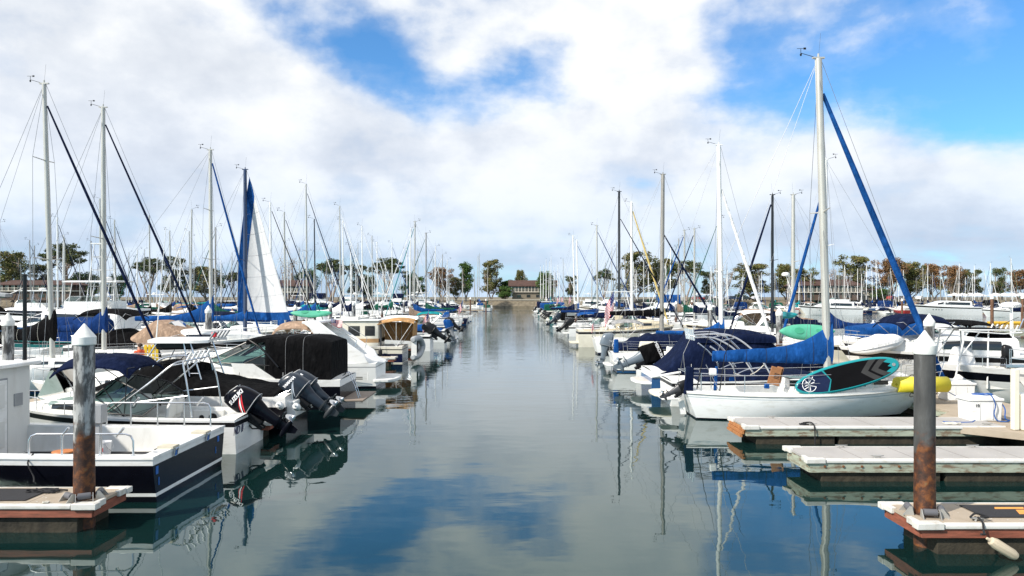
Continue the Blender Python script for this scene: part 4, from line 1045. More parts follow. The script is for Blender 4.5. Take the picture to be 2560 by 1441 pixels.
def tree_proto(kind, H, W, leaf, bk, seed, nclump=26, nleaf=120, flat=.6, base=.38, csize=1.0, ls=.78, name='gum_tree'):
    R = random.Random(seed); o = thing(name, (0, 0, 0)); tr = MB(); cr = MB(); clumps = []
    stems = R.choice([2, 3]) if kind != 'round' else 3
    ang0 = R.random()*6
    for s in range(stems):
        a = ang0+s*2*pi/stems+R.uniform(-.4, .4); sp = W*.16
        p0 = Vector((R.uniform(-.3, .3), R.uniform(-.3, .3), -.5)); p1 = Vector((cos(a)*sp*.5, sin(a)*sp*.5, H*base*.6)); p2 = Vector((cos(a)*sp*1.4, sin(a)*sp*1.4, H*base*1.35)); p3 = Vector((cos(a)*sp*2.1, sin(a)*sp*2.1, H*.8))
        pts = catmull([p0, p1, p2, p3], 4); n = len(pts); r0 = H*.022
        tr.tube(pts, [r0*(1-.8*i/n) for i in range(n)], 6)
        for b in range(nclump//stems):
            t = R.uniform(.42, .98); q = pts[min(n-1, int(t*(n-1)))]
            th = R.random()*2*pi; rad = W*.5*R.uniform(.15, .95)*(1 if kind == 'umb' else sqrt(max(.1, 1-abs(t-.55)*1.3)))
            if kind == 'umb': zt = H*R.uniform(.70, .95)*(1-.13*(rad/(W*.5))**2)
            elif kind == 'round': zt = H*(base+.04+(1-base-.1)*(.5+.5*R.uniform(-1, 1)*sqrt(max(0, 1-(rad/(W*.55))**2))))
            else: zt = H*R.uniform(base+.02, .95)
            e = Vector((cos(th)*rad, sin(th)*rad, zt))
            if kind == 'tall': e.x *= .7; e.y *= .7
            if R.random() < .6 or kind != 'round': tr.tube(catmull([q, q.lerp(e, .5)+Vector((R.uniform(-.5, .5), R.uniform(-.5, .5), -.4)), e], 3), [r0*.35, r0*.3, r0*.25, r0*.2, r0*.15, r0*.12, r0*.08][:7], 4)
            clumps.append((e, R.uniform(.8, 1.5)*csize))
    for e, s in clumps:
        for k in range(nleaf):
            d = Vector((R.gauss(0, 1), R.gauss(0, 1), R.gauss(0, 1))); d.normalize(); d *= R.random()**.45
            p = e+Vector((d.x*s, d.y*s, d.z*s*flat+R.uniform(-.1, .1)))
            u = Vector((R.gauss(0, 1), R.gauss(0, 1), R.gauss(0, .7))).normalized(); w = u.cross(Vector((R.gauss(0, 1), R.gauss(0, 1), R.gauss(0, 1)))).normalized()
            l = ls*R.uniform(.5, 1.1); cr.add([p-u*l*.5, p+w*l*.22, p+u*l*.5, p-w*l*.22], [(0, 1, 2, 3)])
    tr.build('trunk', bk, o); cr.build('crown', leaf, o, ang=180); return o
def palm_proto(H, seed):
    R = random.Random(seed); o = thing('palm_tree', (0, 0, 0)); t = MB(); t.tube([(0, 0, -.3), (.1, 0, H*.5), (0, 0, H)], [.3, .22, .2], 8); t.build('trunk', bark_d, o)
    c = MB()
    for k in range(34):
        a = R.random()*2*pi; el = R.uniform(-.7, 1.2); l = R.uniform(1.7, 2.4); d = Vector((cos(a)*cos(el), sin(a)*cos(el), sin(el))); sd = Vector((-sin(a), cos(a), 0)); pts = []
        for i in range(6):
            u = i/5; pts.append(Vector((0, 0, H+.1))+d*l*u-Vector((0, 0, 1))*u*u*.9)
        for i in range(5):
            for sg in (-1, 1):
                w = .42*sin(pi*(i+.6)/5.6)
                c.add([pts[i], pts[i+1], pts[i+1].lerp(pts[i], .5)+sd*sg*w-Vector((0, 0, .25)), ], [(0, 1, 2)])
    c.build('crown', lf_olive, o, ang=180); return o
TP = {'umb': tree_proto('umb', 17, 14, lf_dark, bark, 3, 42, 120, .45, .4, 1.35), 'umb2': tree_proto('umb', 15, 11, lf_dark, bark, 11, 36, 120, .5, .38, 1.3),
      'dense': tree_proto('round', 14, 11, lf_olive, bark, 5, 56, 130, .7, .16, 1.35), 'gdense': tree_proto('round', 11, 10, lf_green, bark_d, 8, 52, 130, .75, .10, 1.35, name='fig_tree'),
      'open': tree_proto('open', 15, 10, lf_dark, bark, 21, 48, 120, .7, .20, 1.2), 'open2': tree_proto('open', 15, 9, lf_olive, bark, 33, 50, 120, .7, .18, 1.25),
      'brown': tree_proto('round', 15, 10, lf_brown, bark, 41, 52, 120, .7, .18, 1.3), 'tall': tree_proto('tall', 15, 7, lf_green, bark, 51, 42, 110, .8, .2, 1.05),
      'sparse': tree_proto('open', 14, 9, lf_pale, bark, 61, 34, 40, .8, .3, 1.2, ls=.42), 'palm': palm_proto(9, 4)}
TD = {'umb': 'spreading umbrella-topped gum tree with dark clumps', 'umb2': 'flat-topped dark gum tree', 'dense': 'dense olive-green gum tree', 'gdense': 'low rounded deep green tree', 'open': 'open dark gum tree with bare limbs',
      'open2': 'airy olive gum tree', 'brown': 'brown-tinged gum tree', 'tall': 'tall narrow green tree', 'sparse': 'thin pale tree with sparse leaves', 'palm': 'fan palm'}
TREES = [('dense', 30, 95, 622), ('umb', 170, 125, 610), ('gdense', 215, 80, 680), ('open', 105, 70, 660), ('gdense', 290, 50, 685), ('umb2', 372, 78, 645), ('open', 428, 72, 642), ('sparse', 470, 45, 660), ('dense', 515, 100, 662),
         ('umb2', 585, 45, 680), ('sparse', 725, 66, 645), ('gdense', 765, 60, 672), ('umb2', 830, 88, 648), ('open', 890, 55, 662), ('umb', 965, 105, 645), ('gdense', 920, 40, 688), ('gdense', 1032, 60, 682), ('brown', 1105, 60, 665), ('tall', 1165, 32, 655), ('dense', 1140, 45, 690),
         ('open2', 1228, 52, 646), ('tall', 1262, 34, 700), ('dense', 1302, 36, 671), ('gdense', 1262, 40, 715), ('gdense', 1365, 46, 678), ('open', 1428, 38, 690), ('umb2', 1510, 50, 673), ('open2', 1590, 85, 626), ('dense', 1655, 90, 641), ('umb', 1715, 95, 652), ('open', 1770, 34, 680), ('sparse', 1805, 75, 664),
         ('open2', 1880, 88, 655), ('dense', 1965, 72, 655), ('open2', 2010, 60, 668), ('sparse', 2085, 60, 672), ('open2', 2137, 82, 634), ('brown', 2222, 80, 642), ('dense', 2278, 70, 650), ('brown', 2335, 64, 656), ('brown', 2385, 50, 662), ('open2', 2398, 52, 672), ('open', 2430, 44, 674),
         ('open', 2498, 42, 670), ('brown', 2545, 60, 672), ('palm', 2325, 24, 694), ('palm', 2352, 24, 712), ('palm', 2388, 24, 710), ('palm', 2482, 22, 698), ('palm', 2455, 18, 716), ('palm', 2505, 20, 722), ('gdense', 2205, 50, 722), ('gdense', 60, 60, 700), ('gdense', 1850, 30, 735), ('gdense', 1890, 30, 735)]
K_ = kids(); cnt = {}
TSIZE = {'umb': (17, 14), 'umb2': (15, 11), 'dense': (14, 11), 'gdense': (11, 10), 'open': (15, 10), 'open2': (15, 9), 'brown': (15, 10), 'tall': (15, 5), 'sparse': (14, 9), 'palm': (11, 4.5)}
REG = []
used = set()
for i, (k, px, w, ty) in enumerate(TREES):
    Y = 283+(i*37 % 17) if 1180 < px < 1480 else 262+(i*37 % 17)
    o = TP[k] if k not in used else copy_tree(TP[k], K_); used.add(k)
    h = ZofP(ty, Y)-3.0; ww = w/FPX*Y; H0, W0 = TSIZE[k]
    o.location = (XofP(px, Y), Y, 3.0); o.rotation_euler = (0, 0, i*1.7); o.scale = (ww/W0*1.05, ww/W0*1.05, h/H0*1.02)
    tag(o, 'row', 'palm tree' if k == 'palm' else 'tree', 'trees along the far shore'); REG.append((o, TD[k], 'shore trees', px))
for k, p in TP.items():
    if k not in used:
        for ch in K_.get(p.name, []): bpy.data.objects.remove(ch)
        bpy.data.objects.remove(p)
# ================================================================ near boats on the left (bow away from the channel)
def LP(o, px, py, Y):
    p = P(px, py, Y)-Vector(o.location); return Matrix.Rotation(-o.rotation_euler.z, 3, 'Z') @ p
bl_red = mat('sticker_red', (.60, .02, .03), .4); bl_white = mat('sticker_white', (.80, .80, .80), .4); bl_blue = mat('blue_tape', (.02, .12, .42), .6)
def tube_part(parent, name, pts, r, m, n=8, **k): return MB().tube(pts, r, n).build(name, m, parent, **k)
# ---------- black-hulled work boat
def workboat():
    r = thing('work_boat', (-7.25, 16.6, 0), pi, 'black-hulled open work boat with white gunwales and steel side rails, behind the rusty left pile', 'work boat')
    H = Hull(9.5, 3.75, .93, 'power', .25, 1.2, 0, stern=.98)
    bands = [(-.25, 2), (0, 2), (.13, 2), (.21, 1), (.4, 0), (.62, 0), (.84, 0), (.86, 3), (1, 3)]
    H.build(r, hull_black, gel, hull_black, gel, bands)
    d = MB(); L = 9.5
    # wide white gunwale caps
    for sd in (1, -1):
        rows = []
        for i in range(11):
            x = lerp(-.02, 7.5, i/10); h = H.hb(x)+.02; z = H.zs(x)
            rows.append([Vector((x, sd*h, z-.02)), Vector((x, sd*h, z+.03)), Vector((x, sd*(h-.30), z+.035)), Vector((x, sd*(h-.30), z-.03))])
        d.grid(rows); d.add(rows[0], [(0, 1, 2, 3)])
    w = H.hb(0); z = H.zs(0)
    d.box((.13, 0, z), (.30, 2*w-.5, .075)); d.build('gunwale', gel, r, bev=.008)
    i = MB(); fz = .38
    for sd in (1, -1):
        rows = [[Vector((x, sd*(H.hb(x)-.30), H.zs(x)+.0)), Vector((x, sd*(H.hb(x)-.36), fz))] for x in [k*.75 for k in range(11)]]
        i.grid(rows)
    i.box((.30, 0, (z+fz)/2-.02), (.05, 2*w-.7, z-fz)); i.build('inner_liner', gel3, r)
    f = MB(); f.box((4, 0, fz-.03), (7.9, 2*w-.66, .06)); f.build('cockpit_floor', gel3, r)
    m = MB(); m.box((3.0, -.2, fz+.012), (3.2, 2.3, .02)); m.build('floor_mat', mat('mat_black', (.015, .015, .018)), r)
    dk = MB(); rows = []
    for k in range(6):
        x = lerp(7.4, 9.5, k/5); h = H.hb(x); rows.append([Vector((x, h*q, H.zs(x)+.02)) for q in (-1, -.5, 0, .5, 1)])
    dk.grid(rows); dk.build('foredeck', deckm, r)
    # side rails
    def side_rail(y, x0, x1, zt, px):
        zb = H.zs(1)+.03
        pts = [(x0, y, zb), (x0, y, zt-.14), (x0+.05, y, zt-.04), (x0+.16, y, zt), (x1-.16, y, zt), (x1-.05, y, zt-.04), (x1, y, zt-.14), (x1, y, zb)]
        ra = MB().tube(pts, .021, 8)
        for q in px: ra.tube([(q, y, zb), (q, y, zt)], .019, 8)
        for q in [x0, x1]+list(px): ra.lathe([(.045, 0), (.045, .012), (.001, .013)], (q, y, zb-.005), 10)
        ro = ra.build('side_rail', steel, r)
        for q in (x0+.25, x1-.75):
            MB().tube([(q-.07, y+.02, zt+.13), (q+.10, y-.02, zt-.06)], .028, 8).build('rod_holder', steel, ro)
    a = LP(r, 75, 1150, 14.95).x; b = LP(r, 335, 1150, 14.95).x
    side_rail(1.68, b, a, 1.40, [LP(r, 252, 1150, 14.95).x, LP(r, 157, 1150, 14.95).x])
    a = LP(r, 262, 1055, 18.2).x; b = LP(r, 523, 1055, 18.2).x
    side_rail(-1.68, b, a, 1.55, [LP(r, 457, 1050, 18.2).x, LP(r, 390, 1050, 18.2).x, LP(r, 323, 1050, 18.2).x])
    # hawse cleats on the transom with blue rope marks and tape
    for y in (.9, -.75):
        c = MB(); c.tube([(-.03, y-.07, .80), (-.06, y-.07, .96), (-.06, y+.07, .96), (-.03, y+.07, .80)], .018, 6, closed=True); c.build('ring_cleat', steel, r)
        MB().box((.12, y, z+.06), (.34, .30, .05)).build('step_pad', mat('pad_cream', (.52, .48, .38), .8), r)
        MB().box((-.045, y, .86), (.012, .09, .10)).build('tape_patch', bl_blue, r)
    for (y, zz, w2, h2) in [(1.66, .66, .10, .16), (1.58, .42, .035, .16), (-1.45, .70, .10, .14), (-1.30, .45, .03, .16)]:
        MB().box((-.004, y, zz), (.012, w2, h2)).build('tape_patch', bl_blue, r)
    # round lid, bucket, pedestal, stool, tub
    lid = LP(r, 318, 1132, 15.55)
    m = MB(); m.lathe([(.001, 0), (.42, 0), (.43, .03), (.40, .05), (.30, .055), (.29, .04), (.26, .04), (.25, .058), (.001, .06)], (lid.x, lid.y, .70), 28); m.lathe([(.34, 0), (.30, .32)], (lid.x, lid.y, .38), 24); m.build('tank_lid', deckm, r)
    pd = LP(r, 246, 1100, 16.6)
    MB().box((pd.x, pd.y, .95), (.12, .12, 1.1)).box((pd.x, pd.y, 1.55), (.27, .25, .42)).build('pedestal', plast_g, r, bev=.012)
    # pilothouse
    cx = LP(r, 72, 1000, 18.2).x
    c = MB(); c.box((cx+1.3, -.55, 1.45), (2.6, 2.2, 2.15)); c.build('pilothouse', gel3, r, bev=.02)
    c = MB(); c.box((cx+1.25, -.55, 2.56), (2.9, 2.5, .09)); c.build('roof', gel, r, bev=.02)
    MB().box((cx-.008, -.35, 1.35), (.02, .93, 1.83)).build('door_gasket', plast_g, r)
    for zz in (.8, 1.9): MB().box((cx-.045, .06, zz), (.03, .05, .14)).build('hinge', steel, r)
    MB().box((cx-.01, -1.2, 1.7), (.02, .3, .3)).build('vent', plast_g, r)
    c = MB(); c.box((cx-.02, -.35, 1.35), (.03, .85, 1.75)); cd = c.build('door', gel, r, bev=.008)
    MB().box((cx-.045, -.35, 1.85), (.02, .62, .55)).build('door_panel', gel3, cd); MB().box((cx-.045, -.35, .95), (.02, .62, .62)).build('door_panel', gel3, cd)
    MB().tube([(cx-.07, -.05, 1.35), (cx-.07, .03, 1.35)], .015, 6).build('handle', steel, cd)
    MB().box((cx+1.2, .565, 1.9), (1.3, .02, .55)).build('window', darkwin, r)
    c = MB(); c.box((cx+.55, 1.15, .98), (1.2, .95, 1.2)); c.build('engine_box', gel3, r, bev=.03); MB().box((cx+.55, 1.15, 1.62), (1.28, 1.02, .07)).build('engine_box_lid', gel, r, bev=.02)
    MB().tube(catmull([(cx+.2, .3, 2.62), (cx-.25, .4, 2.3), (cx-.35, .2, 2.05), (cx-.05, .0, 2.2)], 6), .012, 6).build('cable', plast_g, r)
    # mooring line down the near side
    MB().tube(catmull([(LP(r, 75, 1150, 14.8).x, 1.70, 1.0), (LP(r, 75, 1150, 14.8).x-.02, 1.90, .86), (LP(r, 78, 1210, 14.6).x, 1.93, .60), (LP(r, 76, 1215, 14.3).x, 2.2, .54)], 5), .016, 6).build('mooring_line', rope_k, r)
    return r
wb = workboat()
def stool():
    r0 = wb; p = P(158, 1115, 15.9); o = thing('stool', (p.x, p.y, .38), .3, 'round orange wooden slatted stool inside the black-hulled work boat', 'stool')
    m = MB(); m.lathe([(.001, 0), (.215, 0), (.225, .015), (.215, .03), (.001, .032)], (0, 0, .44), 24)
    m.build('seat', mat('orange_wood', (.48, .16, .04), .5, var=.25, vscale=14, stretch=(.3, 3, 1)), o)
    for k in range(4):
        a = pi/4+k*pi/2; MB().tube([(cos(a)*.19, sin(a)*.19, 0), (cos(a)*.15, sin(a)*.15, .44)], .022, 6).build('leg', teak, o)
stool()
def bucket(c, label, m=bl_white, word=None):
    o = thing('bucket', c, 0, label, 'bucket'); b = MB(); b.lathe([(.001, 0), (.125, 0), (.128, .01), (.15, .34), (.158, .34), (.158, .37), (.148, .37), (.145, .33), (.12, .03), (.001, .03)], n=24); b.build('pail', m, o)
    MB().tube([(0, .155, .33), (.05, .12, .22), (.06, 0, .15), (.05, -.12, .22), (0, -.155, .33)], .004, 5).xf(Matrix.Translation((.1, 0, 0))).build('handle', steel, o)
    if word: text(word, .12, bl_red, o, frame((.0, -.142, .19), (1, 0, 0), (0, 0, 1)), bold=.004)
p = P(252, 1100, 17.2); bucket((p.x-.0, 17.35, .40), 'white plastic bucket with red lettering in the black-hulled work boat', word='M')
def tub():
    p = P(425, 1085, 17.3); o = thing('tub', (p.x, 17.3, .39), 0, 'low black tub holding coiled rope at the stern of the work boat', 'tub')
    m = MB(); w, d, h = .55, .36, .24
    for (cx, cy, sx, sy) in [(0, d/2, w, .02), (0, -d/2, w, .02), (w/2, 0, .02, d), (-w/2, 0, .02, d)]: m.box((cx, cy, h/2), (sx, sy, h))
    m.box((0, 0, .01), (w, d, .02)); m.build('bin', plast_k, o)
    pts = []
    for k in range(80): a = k*.5; pts.append((.14*cos(a)*(1+.2*sin(k)), .10*sin(a), .20+.002*k*.4+.02*sin(k*1.7)))
    MB().tube(pts, .014, 5).build('rope_coil', rope_w, o)
tub()
# black rope heap on the left dock
pts = []
for k in range(46): a = k*.55; pts.append((-8.95+.22*cos(a)*(1+.3*sin(k*.7))+.008*k, 13.75+.10*sin(a*1.3), .545+.012*(k % 3)))
o = MB().tube(catmull(pts, 2), .017, 6).build('rope_coil', rope_k); tag(o, 'loose black rope heaped on the left dock next to the pile', 'rope')
# ---------- boat with navy bimini and the big black outboard
def suzuki():
    r = thing('motorboat', (-7.35, 20.55, 0), pi, 'white cuddy fishing boat with navy bimini, chrome rod arch and big black outboard', 'motorboat')
    H = Hull(6.9, 2.45, .92, 'power', .32, 1.1, 0, stern=.95); H.build(r, gel, gel, hull_black, plast_k)
    H.deck(r, deckm, cock=(.35, 3.55), floor=.32, wall=.2, m_floor=gel3)
    fn = trunk_fn(3.3, 6.3, lambda x: H.hb(x)*.80, lambda x: .42*(1-max(0, (x-3.3)/3)**2*.9), lambda x: H.zs(x), .5)
    cb = trunk(r, fn, deckm, 'cabin'); patch(cb, fn, 4.0, 5.1, vz(.3, .5), vz(.72, .5), darkwin, 'side_window')
    w = H.hb(3.5)*.86; z0 = H.zs(3.5)
    base = [(2.5, -w, z0+.02), (3.5, -w, z0+.1), (4.15, -w*.62, z0+.40), (4.25, 0, z0+.42), (4.15, w*.62, z0+.40), (3.5, w, z0+.1), (2.5, w, z0+.02)]
    windscreen(r, base, [.30, .62, .55, .55, .55, .62, .30], .75, plast_k, th=.022)
    MB().box((3.45, 0, z0+.12), (.5, 1.9, .5)).build('dashboard', gel3, r, bev=.05)
    # bimini, navy, from px 147..345
    x0 = LP(r, 345, 900, 20).x; x1 = LP(r, 150, 900, 20).x
    bimini(r, x0, x1, 1.02, 2.52, c_navy, base_z=z0, base_x=3.0, droop=.22, th=.05, name='bimini', frame_m=plast_k, camber=.2)
    m = MB(); a = LP(r, 147, 920, 20); m.add([(x1, -.95, 2.28), (x1, .95, 2.28), (x1+.42, .9, z0+.45), (x1+.42, -.9, z0+.45)], [(0, 1, 2, 3)]); m.build('clear_front', glass, r)
    # chrome arch with rod holders
    f = MB()
    for sd in (-1, 1):
        y = sd*1.0
        f.tube(catmull([(3.4, y, z0+.1), (2.4, y*.98, 1.85), (1.75, y*.9, 2.38), (1.5, y*.7, 2.46)], 5), .024, 8)
        f.tube(catmull([(1.2, y, z0-.02), (1.35, y*.98, 1.9), (1.5, y*.85, 2.42), (1.5, y*.7, 2.46)], 5), .024, 8)
        f.tube([(2.9, y, 1.35), (1.3, y, 1.55)], .018, 6)
    f.tube([(1.5, -.7, 2.46), (1.5, .7, 2.46)], .024, 8); f.tube([(1.85, -.88, 2.33), (1.85, .88, 2.33)], .02, 8); ar = f.build('rod_arch', steel, r)
    for k in range(5):
        y = -.6+.3*k; MB().tube([(1.58, y, 2.34), (1.38, y, 2.68)], [.03, .034], 8).build('rod_holder', gel, ar)
    # seats
    for (x, y) in [(2.35, .35), (2.5, -.45)]:
        s = MB(); s.box((x, y, .78), (.50, .50, .10)); s.tube([(x, y, .32), (x, y, .75)], .05, 8); s.build('seat', gel3, r, bev=.03)
        b = MB(); rows = []
        for i in range(7):
            t = i/6; zz = .84+.55*t; ww = .24*sqrt(max(.05, 1-(max(0, t-.45)/.56)**2)); rows.append([Vector((x-.25-.10*t+.03*abs(q), y+ww*q, zz)) for q in (-1, -.6, 0, .6, 1)])
        b.grid(rows); bo = b.build('seat_back', gel3, r); sm = bo.modifiers.new('solid', 'SOLIDIFY'); sm.thickness = .07
    st = MB(); c = Vector((3.15, .4, 1.32)); st.tube([c+Vector((-.08, .18*cos(a*pi/8), .18*sin(a*pi/8))) for a in range(16)], .014, 6, closed=True)
    for a in (pi/2, pi*7/6, -pi/6): st.tube([c, c+Vector((-.08, .18*cos(a), .18*sin(a)))], .01, 5)
    st.build('steering_wheel', plast_k, r)
    # stern panel with speakers
    q = MB(); q.box((1.55, -.98, .62), (.9, .12, .5)); pn = q.build('side_locker', gel3, r, bev=.02)
    for (px_, rr) in [(1.75, .07), (1.42, .12)]:
        sp = MB(); M = Matrix.Rotation(radians(-90), 3, 'X'); sp.lathe([(rr, 0), (rr, .02), (rr*.8, .025), (rr*.4, .01), (.001, .03)], (px_, -.92, .66), 16, M=M); sp.build('speaker', plast_k, pn)
    MB().box((.42, 0, .72), (.35, 2.0, .42)).build('bait_station', deckm, r, bev=.03)
    rail(r, [(x, H.hb(x)*.92, H.zs(x)) for x in (3.6, 4.6, 5.5, 6.3, 6.85)], .35); rail(r, [(x, -H.hb(x)*.92, H.zs(x)) for x in (3.6, 4.6, 5.5, 6.3, 6.85)], .35)
    text('ND II', .30, mat('name_dark_blue', (.02, .02, .08)), r, frame((-.012, .92, .62), (0, -1, 0), (0, 0, 1)), shear=.25)
    outboard(r, (-.06, .0, .70), 1.12, 56, hull_black, hull_black, stripe=[(bl_red, .0, .028), (bl_white, .07, .022), (bl_red, .115, .012)], words='SUZUKI', wmat=bl_white, foot=hull_black, wsize=.14)
    return r
suzuki()
# ---------- boat with black cockpit cover and two grey outboards, white hardtop
def yamaha():
    r = thing('motorboat', (-6.95, 23.7, 0), pi, 'white hardtop fishing boat under a black canvas cover with twin slate-grey outboards', 'motorboat')
    H = Hull(8.6, 2.7, 1.12, 'power', .30, 1.3, 0, stern=.95)
    bands = [(-.25, 2), (0, 2), (.07, 0), (.15, 0), (.4, 0), (.72, 0), (.86, 3), (.93, 3), (1, 3)]
    H.build(r, hull_black, hull_black, hull_black, gel, bands); H.deck(r, deckm)
    fn = trunk_fn(4.2, 8.0, lambda x: H.hb(x)*.80, lambda x: .62*(1-max(0, (x-4.2)/3.8)**2*.9), lambda x: H.zs(x), .5)
    cb = trunk(r, fn, deckm, 'cabin'); patch(cb, fn, 5.1, 5.7, vz(.35, .5), vz(.7, .5), darkwin, 'portlight')
    fc = trunk_fn(.35, 3.2, lambda x: H.hb(x)*.98, lambda x: .16+.50*((x-.35)/2.85)**1.1+.02*sin(x*9), lambda x: H.zs(x)-.03, .6)
    trunk(r, fc, c_black, 'cockpit_cover', n=20)
    fc2 = trunk_fn(3.15, 6.3, lambda x: H.hb(x)*.93, lambda x: .98*sin(pi*min(1, max(.0, .22+.80*(1-(x-3.15)/3.15))) * .62) * (1-.80*max(0, (x-4.2)/2.1)**1.6)+.02*sin(x*8), lambda x: H.zs(x)-.03, .62)
    trunk(r, fc2, c_black, 'cabin_cover', n=24)
    # hardtop on a pipe tower
    zt = ZofP(848, 23.7); xa = LP(r, 545, 850, 23.7).x; xb = LP(r, 398, 850, 23.7).x
    m = MB(); rows = [[Vector((lerp(xa, xb, i/6), .95*k/4*(.8 if i in (0, 6) else 1), zt+.06-.05*(k/4)**2)) for k in range(-4, 5)] for i in range(7)]
    m.sheet(rows, .09); ht = m.build('hardtop', gel, r)
    MB().box((xa+1.1, 0, zt-.17), (1.3, 1.2, .26)).build('electronics_box', plast_k, ht, bev=.06)
    f = MB()
    for sd in (-1, 1):
        y = sd*.85
        f.tube([(xa-.0, y*1.1, H.fb), (xa+.55, y*.95, zt-.02)], .024, 8); f.tube([(xa+.42, y*1.1, H.fb), (xa+.75, y*.95, zt-.02)], .024, 8)
        f.tube(catmull([(xa+1.9, y*1.1, H.fb), (xa+1.7, y*1.05, 1.95), (xa+1.3, y, 2.3), (xa+.45, y, 2.36)], 5), .024, 8)
        f.tube([(xb+.3, y*1.1, 1.7), (xb-.35, y*.9, zt)], .022, 8)
        for k in range(1, 5): q = k/5; f.tube([(xa+.55*q, y*(1.1-.15*q), lerp(H.fb, zt, q)), (xa+.42+.33*q, y*(1.1-.15*q), lerp(H.fb, zt, q))], .016, 6)
    f.tube([(xa+.5, -.85, 2.36), (xa+.5, .85, 2.36)], .02, 6); f.build('tower_frame', steel, r)
    for k in range(5): MB().tube([(xa+.08, -.6+.3*k, zt-.05), (xa-.14, -.6+.3*k, zt+.27)], [.03, .036], 8).build('rod_holder', plast_g, ht)
    MB().box((xa-.02, .35, zt+.16), (.14, .12, .16)).build('red_light', bl_red, ht, bev=.02)
    rail(r, [(x, H.hb(x)*.92, H.zs(x)) for x in (5, 6, 7, 8, 8.55)], .45); rail(r, [(x, -H.hb(x)*.92, H.zs(x)) for x in (5, 6, 7, 8, 8.55)], .45)
    MB().tube([(xb-.15, .5, zt+.05), (xb-.45, .5, ZofP(575, 23.7))], [.018, .008], 6).build('antenna', gel, ht)
    MB().box((.0, 0, .72), (.5, 2.2, .5)).build('engine_bracket', deckm, r, bev=.03)
    ym = mat('slate_outboard', (.018, .026, .038), .28, var=.1, spec=.4)
    for y in (.42, -.42): outboard(r, (-.24, y, .80), 1.08, 52, ym, ym, stripe=[(mat('decal_pale', (.55, .62, .70), .3), .04, .020), (mat('decal_pale', (.55, .62, .70), .3), .09, .008)], words='YAMAHA', wmat=bl_white, foot=mat('slate_gearcase', (.04, .045, .05), .3), wsize=.115)
    MB().tube([(.35, 1.0, H.fb), (-.1, 1.0, H.fb+.2), (-.2, .95, .7)], .02, 6).build('stern_ladder', steel, r)
    return r
yamaha()
for (px, py, Y) in [(700, 1015, 22.0), (742, 1018, 22.2)]:
    p = P(px, py, Y); fender(None, (p.x, Y, max(.55, p.z)), .36, .11, gel, 'big round white fender hanging beside the twin-outboard boat', 'pair of white fenders at the finger end', tilt=(radians(70), 0))
